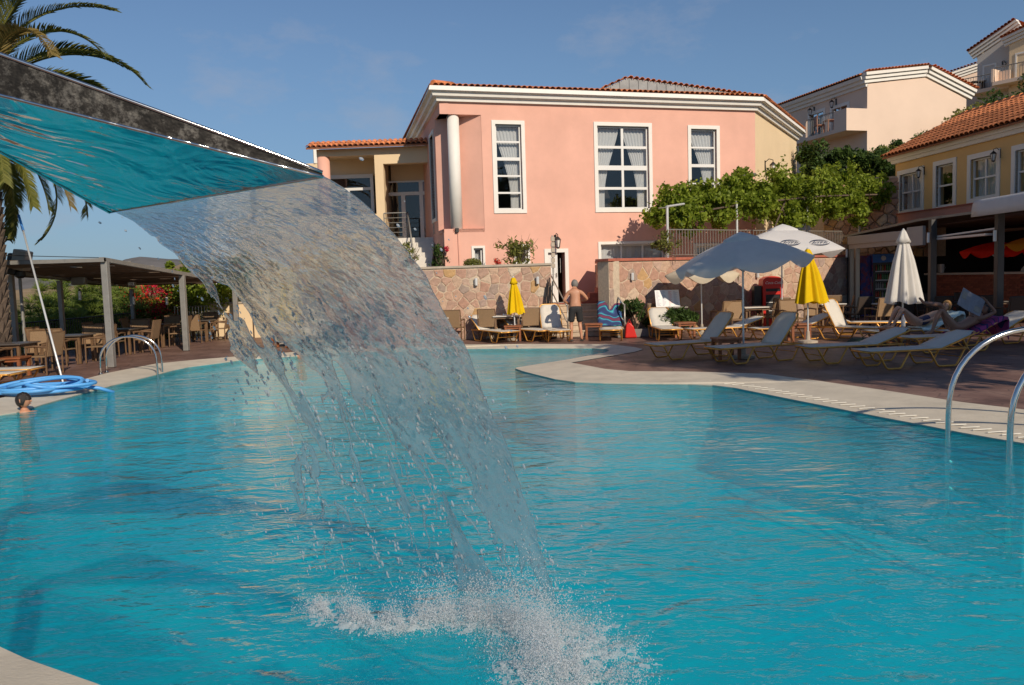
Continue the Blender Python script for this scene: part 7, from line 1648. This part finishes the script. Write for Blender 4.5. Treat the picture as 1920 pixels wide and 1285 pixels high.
# ---- falling sheet: a thin skin of water thrown from the lip
def sheetmat(name, rough=.03, transp=.38, tint=(.95, .98, 1.0), white=.17):
    m = bpy.data.materials.new(name); m.use_nodes = True; t = m.node_tree; t.nodes.remove(t.nodes['Principled BSDF']); out = t.nodes['Material Output']
    r_ = t.nodes.new('ShaderNodeBsdfRefraction'); r_.inputs['IOR'].default_value = 1.2; r_.inputs['Roughness'].default_value = rough; r_.inputs['Color'].default_value = (.96, .99, 1, 1); gg = t.nodes.new('ShaderNodeBsdfGlossy'); gg.inputs['Roughness'].default_value = .05
    sc_ = schlick(t, .10); g = t.nodes.new('ShaderNodeMixShader'); t.links.new(sc_.outputs[0], g.inputs[0]); t.links.new(r_.outputs[0], g.inputs[1]); t.links.new(gg.outputs[0], g.inputs[2])
    tr = t.nodes.new('ShaderNodeBsdfTransparent'); tr.inputs[0].default_value = (*tint, 1); ms = t.nodes.new('ShaderNodeMixShader'); ms.inputs[0].default_value = transp
    df = t.nodes.new('ShaderNodeBsdfTranslucent'); df.inputs[0].default_value = (.80, .92, 1, 1); d2 = t.nodes.new('ShaderNodeBsdfDiffuse'); d2.inputs[0].default_value = (.85, .93, 1, 1); dm = t.nodes.new('ShaderNodeMixShader'); t.links.new(df.outputs[0], dm.inputs[1]); t.links.new(d2.outputs[0], dm.inputs[2]); m2 = t.nodes.new('ShaderNodeMixShader'); m2.inputs[0].default_value = white; df = dm
    t.links.new(g.outputs[0], ms.inputs[1]); t.links.new(tr.outputs[0], ms.inputs[2]); t.links.new(ms.outputs[0], m2.inputs[1]); t.links.new(df.outputs[0], m2.inputs[2]); t.links.new(m2.outputs[0], out.inputs[0]); return m
K['sheet'] = sheetmat('falling_water')
K['drop'] = sheetmat('water_droplet', .02, .15, white=.45)
NU, NT = 340, 640; T_END = .66; VH = 2.25
def traj(u, tau):
    """u across the lip 0..1 (0 right/near), tau 0..1 along the fall; arrays"""
    t = tau * T_END; um = u * LW
    x0 = LA.x + UL.x * um; y0 = LA.y + UL.y * um
    fan = (.5 - u) * .10; vh = VH * (1.22 - .50 * u)
    # the sheet's free edges are drawn inwards by surface tension
    pull = (u - .5) * -.20 * np.sin(np.clip(tau, 0, 1) * 1.9) ** 1.3
    dx = (FLW.x * vh - UL.x * fan) * t + UL.x * pull; dy = (FLW.y * vh - UL.y * fan) * t + UL.y * pull
    z = LA.z + .004 - SL * vh * t * .85 - 4.9 * t * t
    return np.stack([x0 + dx, y0 + dy, z], -1)
uu, tt = np.meshgrid(np.linspace(0, 1, NU), np.linspace(0, 1, NT), indexing='ij')
# coverage: solid near the lip, then holes, then a web of strings
fray = .74 - .24 * uu + .26 * np.clip(1 - uu * 3.2, 0, 1) + .16 * (fbm(uu * 5, tt * 1.2, 21) - .5) * 2
k_ = np.clip((tt - fray) / .17 + .5, 0, 1); k_ = k_ * k_ * (3 - 2 * k_)
warp = fbm(uu * 6, tt * 5, 30) * 1.3
r1 = 1 - np.abs(2 * vn(uu * 15 + warp * 1.9, tt * 4.2 + warp, 31) - 1) * 4.6; r2 = 1 - np.abs(2 * vn(uu * 27 + warp * 2.4, tt * 9 - warp, 33) - 1) * 5.2
web = np.maximum(r1, r2 - .12) - .22 - .52 * np.clip((tt - .72) / .28, 0, 1) + (fbm(uu * 20, tt * 30, 35) - .5) * .55
hole = fbm(uu * 7 + .4 * warp, tt * 4.5, 41, 3); solid = 1.0 - np.clip((hole - (.80 - .22 * np.clip((tt - .12) * 3, 0, 1) * np.clip(uu * 1.35 - .05, 0, 1))) * 14, 0, 3)
solid = np.where((tt < .10) | (uu < .50), 1.0, solid)
edge = np.minimum(uu - (.0 + .05 * tt * (fbm(tt * 9, uu * 0, 50) * 2)), (1 - uu) - (.02 + .20 * np.clip(tt - .05, 0, 1)) * fbm(tt * 11, uu * 0, 51) * 1.4) * 30
f = np.minimum(solid * (1 - k_) + web * k_, edge + .05)
alive = f > 0
thick = .0035 * np.sqrt(np.clip(f, 0, 1)) * (1 + .5 * k_) + .0003
P0 = traj(uu, tt)
du = np.gradient(P0, axis=0); dt = np.gradient(P0, axis=1); nr = np.cross(du, dt); nr /= np.linalg.norm(nr, axis=2)[:, :, None] + 1e-9
um, ts = uu * LW, tt * 2.6
def rip(s): 
    a = fbm(um * 26 + 1.8 * vn(um * 9, ts * 9, s), ts * 25 + um * 8, s, 3) - .5; b = fbm(um * 9, ts * 6 + um * 3, s + 9, 3) - .5; return a * .0060 + b * .015
amp = np.clip(tt * 7, .12, 1)
big = (fbm(um * 2.5, ts * 1.6, 77) - .5) * .10 * tt
front = P0 + nr * (thick + rip(61) * amp + big)[..., None]; back = P0 - nr * (thick - rip(71) * amp * .55 - rip(61) * amp * .45 - big)[..., None]
idx = np.arange(NU * NT).reshape(NU, NT)
q = alive[:-1, :-1] & alive[1:, :-1] & alive[1:, 1:] & alive[:-1, 1:]
F1 = np.stack([idx[:-1, :-1][q], idx[1:, :-1][q], idx[1:, 1:][q], idx[:-1, 1:][q]], 1); F2 = F1[:, ::-1] + NU * NT
# side faces where the sheet ends
E = []
qi = np.pad(q, 1)
c = qi[1:-1, 1:-1]
for (sh_, a, b) in (((0, 1), (0, 0), (0, 1)), ((2, 1), (1, 1), (1, 0)), ((1, 0), (1, 0), (0, 0)), ((1, 2), (0, 1), (1, 1))):
    nbr = qi[sh_[0]:sh_[0] + q.shape[0], sh_[1]:sh_[1] + q.shape[1]]; bd = c & ~nbr; I, Jx = np.nonzero(bd)
    A = idx[I + a[0], Jx + a[1]]; B = idx[I + b[0], Jx + b[1]]; E.append(np.stack([A, B, B + NU * NT, A + NU * NT], 1))
V = np.concatenate([front.reshape(-1, 3), back.reshape(-1, 3)]); Fq = np.concatenate([F1, F2] + E)
used = np.unique(Fq); rm = -np.ones(len(V), int); rm[used] = np.arange(len(used))
ws = mkobj('water_cascade', npmesh('water_cascade', V[used], rm[Fq]), K['sheet'], None, True); tag(ws, 'broad glassy sheet of falling water breaking into strings over the pool', 'waterfall')
# ---- droplets
ico = bmesh.new(); bmesh.ops.create_icosphere(ico, subdivisions=2, radius=1); iv = np.array([v.co[:] for v in ico.verts]); if_ = np.array([[v.index for v in p.verts] for p in ico.faces]); ico.free()
ico = bmesh.new(); bmesh.ops.create_icosphere(ico, subdivisions=1, radius=1); jv = np.array([v.co[:] for v in ico.verts]); jf = np.array([[v.index for v in p.verts] for p in ico.faces]); ico.free()
def drops(cent, rad, dirs, stretch, v=iv, f=if_):
    n = len(cent); d = dirs / np.linalg.norm(dirs, axis=1)[:, None]; dot = v @ d.T; vv = v[None] * rad[:, None, None] + (dot.T[:, :, None] * d[:, None, :]) * (rad * (stretch - 1))[:, None, None] + cent[:, None]
    return vv.reshape(-1, 3), (f[None] + (np.arange(n) * len(v))[:, None, None]).reshape(-1, 3)
ov_ = np.array([(1, 0, 0), (-1, 0, 0), (0, 1, 0), (0, -1, 0), (0, 0, 1), (0, 0, -1)], float); of_ = np.array([(0, 2, 4), (2, 1, 4), (1, 3, 4), (3, 0, 4), (2, 0, 5), (1, 2, 5), (3, 1, 5), (0, 3, 5)])
rg = np.random.RandomState(12)
n = 1500; u = rg.rand(n); t = .42 + .58 * rg.rand(n) ** .75; ks = np.round(u * 19) / 19; strk = ks + .035 * np.sin(t * 9 + ks * 40) + rg.normal(size=n) * .004; t = np.round(t * 34 + ks * 9) / 34 - ks * 9 / 34 + rg.normal(size=n) * .007; u = np.where(rg.rand(n) < .82, np.clip(strk, 0, 1), u); t = np.clip(t, .3, 1.0)
C = traj(u, t) + rg.normal(size=(n, 3)) * .010; vel = traj(u, np.clip(t + .01, 0, 1.1)) - traj(u, t)
rad = .0022 + .0058 * rg.rand(n) ** 2.6; a1 = drops(C, rad, vel, 1.3 + 2.2 * rg.rand(n))
n = 90; u = np.concatenate([1.02 + .10 * rg.rand(45), -.05 - .10 * rg.rand(45)]); t = rg.rand(n) ** .7; C = traj(u, t) + rg.normal(size=(n, 3)) * .05; vel = traj(u, np.clip(t + .01, 0, 1.1)) - traj(u, t); a2 = drops(C, .002 + .0045 * rg.rand(n) ** 1.5, vel, 1.2 + rg.rand(n))
V = np.concatenate([a1[0], a2[0]]); F = np.concatenate([a1[1], a2[1] + len(a1[0])])
o = mkobj('water_droplets', npmesh('water_droplets', V, F), K['drop'], None, True); tag(o, 'loose water drops scattered round the cascade', 'droplets', None, 'stuff')
# ---- splash where it lands: many fine drops and broken foam crests
def foammat():
    m = bpy.data.materials.new('splash_foam'); m.use_nodes = True; t = m.node_tree; t.nodes.remove(t.nodes['Principled BSDF']); out = t.nodes['Material Output']
    df = t.nodes.new('ShaderNodeBsdfDiffuse'); df.inputs[0].default_value = (.95, .98, 1.0, 1); tl = t.nodes.new('ShaderNodeBsdfTranslucent'); tl.inputs[0].default_value = (.92, .97, 1, 1); g = t.nodes.new('ShaderNodeBsdfGlass'); g.inputs['IOR'].default_value = 1.33; g.inputs['Roughness'].default_value = .1
    tr = t.nodes.new('ShaderNodeBsdfTransparent'); a = t.nodes.new('ShaderNodeMixShader'); a.inputs[0].default_value = .5; b = t.nodes.new('ShaderNodeMixShader'); b.inputs[0].default_value = .12; c = t.nodes.new('ShaderNodeMixShader'); c.inputs[0].default_value = .38
    t.links.new(df.outputs[0], a.inputs[1]); t.links.new(tl.outputs[0], a.inputs[2]); t.links.new(a.outputs[0], b.inputs[1]); t.links.new(g.outputs[0], b.inputs[2]); t.links.new(b.outputs[0], c.inputs[1]); t.links.new(tr.outputs[0], c.inputs[2]); t.links.new(c.outputs[0], out.inputs[0]); return m
K['foam'] = foammat(); K['foamskin'] = foammat(); K['foamskin'].name = 'foam_skin'; K['foamskin'].node_tree.nodes['Mix Shader.002'].inputs[0].default_value = .30
land = [G(600, 1140, WZ), G(670, 1165, WZ), G(760, 1178, WZ), G(850, 1160, WZ), G(940, 1170, WZ), G(1010, 1190, WZ), G(1060, 1235, WZ), G(1075, 1290, WZ)]
land = np.array([p[:] for p in land]); wgt = np.array([.5, .9, .7, 1.2, 1.1, 1.7, 2.4, 2.0]); hgt = np.array([.13, .20, .14, .22, .22, .32, .26, .16]); wid = np.array([.06, .07, .06, .08, .08, .11, .135, .135])
n = 150000; s = rg.choice(len(land), n, p=wgt / wgt.sum()) + rg.rand(n) - .5; s = np.clip(s, 0, len(land) - 1); i0 = np.clip(s.astype(int), 0, len(land) - 2); fr_ = (s - i0)[:, None]
base_ = land[i0] * (1 - fr_) + land[i0 + 1] * fr_; H_ = np.interp(s, range(len(land)), hgt); Wd_ = np.interp(s, range(len(land)), wid)
off = rg.normal(size=(n, 2)) * Wd_[:, None]; lump = fbm((base_[:, 0] + off[:, 0]) * 14, (base_[:, 1] + off[:, 1]) * 14, 90, 3); jet = np.clip((lump - .40) * 4.2, 0, 1.9)
zz = WZ + np.abs(rg.rand(n) ** 1.3) * H_ * jet * np.exp(-(off ** 2).sum(1) / (2 * (Wd_ * 1.5) ** 2)) * 1.3
C = np.stack([base_[:, 0] + off[:, 0] * (1 + .6 * (zz - WZ) / .15), base_[:, 1] + off[:, 1], zz], 1); keep = jet > .06
C = C[keep]; n = len(C); rad = (.0008 + .0030 * rg.rand(n) ** 4.0); dv = rg.normal(size=(n, 3)); dv[:, 2] = np.abs(dv[:, 2]) + .6
a1 = drops(C, rad, dv, 1 + 1.8 * rg.rand(n) ** 2, ov_, of_)
o = mkobj('splash_spray', npmesh('splash_spray', *a1), K['foam'], None, True); tag(o, 'white spray thrown up where the cascade meets the pool', 'splash', None, 'stuff')
# broken foam skin on the surface
gx_, gy_ = np.meshgrid(np.linspace(-1.9, 1.2, 300), np.linspace(3.4, 5.6, 220), indexing='ij'); dmin = np.full(gx_.shape, 9.0)
for i in range(len(land) - 1):
    a, b = land[i][:2], land[i + 1][:2]; L2 = ((b - a) ** 2).sum(); tp = np.clip(((gx_ - a[0]) * (b[0] - a[0]) + (gy_ - a[1]) * (b[1] - a[1])) / L2, 0, 1); dd_ = np.hypot(gx_ - a[0] - tp * (b[0] - a[0]), gy_ - a[1] - tp * (b[1] - a[1])); w_ = wid[i] * (1 - tp) + wid[i + 1] * tp; dmin = np.minimum(dmin, dd_ / w_)
nzf = fbm(gx_ * 7, gy_ * 7, 95, 5); fd = 1.62 - dmin * .58 + (nzf - .5) * 3.6; al = (fd > .25) & (fbm(gx_ * 34, gy_ * 34, 97, 3) > .40)
zf = WZ + .005 + np.clip(fd - .25, 0, 1.0) * .030 * fbm(gx_ * 40, gy_ * 40, 98, 3)
idx = np.arange(gx_.size).reshape(gx_.shape); q = al[:-1, :-1] & al[1:, :-1] & al[1:, 1:] & al[:-1, 1:]; Fq = np.stack([idx[:-1, :-1][q], idx[1:, :-1][q], idx[1:, 1:][q], idx[:-1, 1:][q]], 1)
V = np.stack([gx_, gy_, zf], -1).reshape(-1, 3); used = np.unique(Fq); rm = -np.ones(len(V), int); rm[used] = np.arange(len(used))
o = mkobj('splash_foam', npmesh('splash_foam', V[used], rm[Fq]), K['foamskin'], None, True); tag(o, 'broken white foam on the pool where the cascade lands', 'foam', None, 'stuff')
# bubbles driven below the surface
n = 26000; s = rg.choice(len(land), n, p=wgt / wgt.sum()) + rg.rand(n) - .5; s = np.clip(s, 0, len(land) - 1); i0 = np.clip(s.astype(int), 0, len(land) - 2); fr_ = (s - i0)[:, None]
base_ = land[i0] * (1 - fr_) + land[i0 + 1] * fr_; Wd_ = np.interp(s, range(len(land)), wid) * 1.7; off = rg.normal(size=(n, 2)) * Wd_[:, None]
C = np.stack([base_[:, 0] + off[:, 0], base_[:, 1] + off[:, 1], WZ - .02 - .38 * rg.rand(n) ** 1.6], 1); keep = fbm(C[:, 0] * 6, C[:, 1] * 6, 120, 3) > .42; C = C[keep]; n = len(C)
a1 = drops(C, .0025 + .0055 * rg.rand(n) ** 2, rg.normal(size=(n, 3)) + 1e-3, np.ones(n), ov_, of_)
o = mkobj('bubbles', npmesh('bubbles', *a1), K['foam'], None, True); tag(o, 'pale cloud of bubbles under the surface below the splash', 'bubbles', None, 'stuff')
bpy.context.view_layer.update()
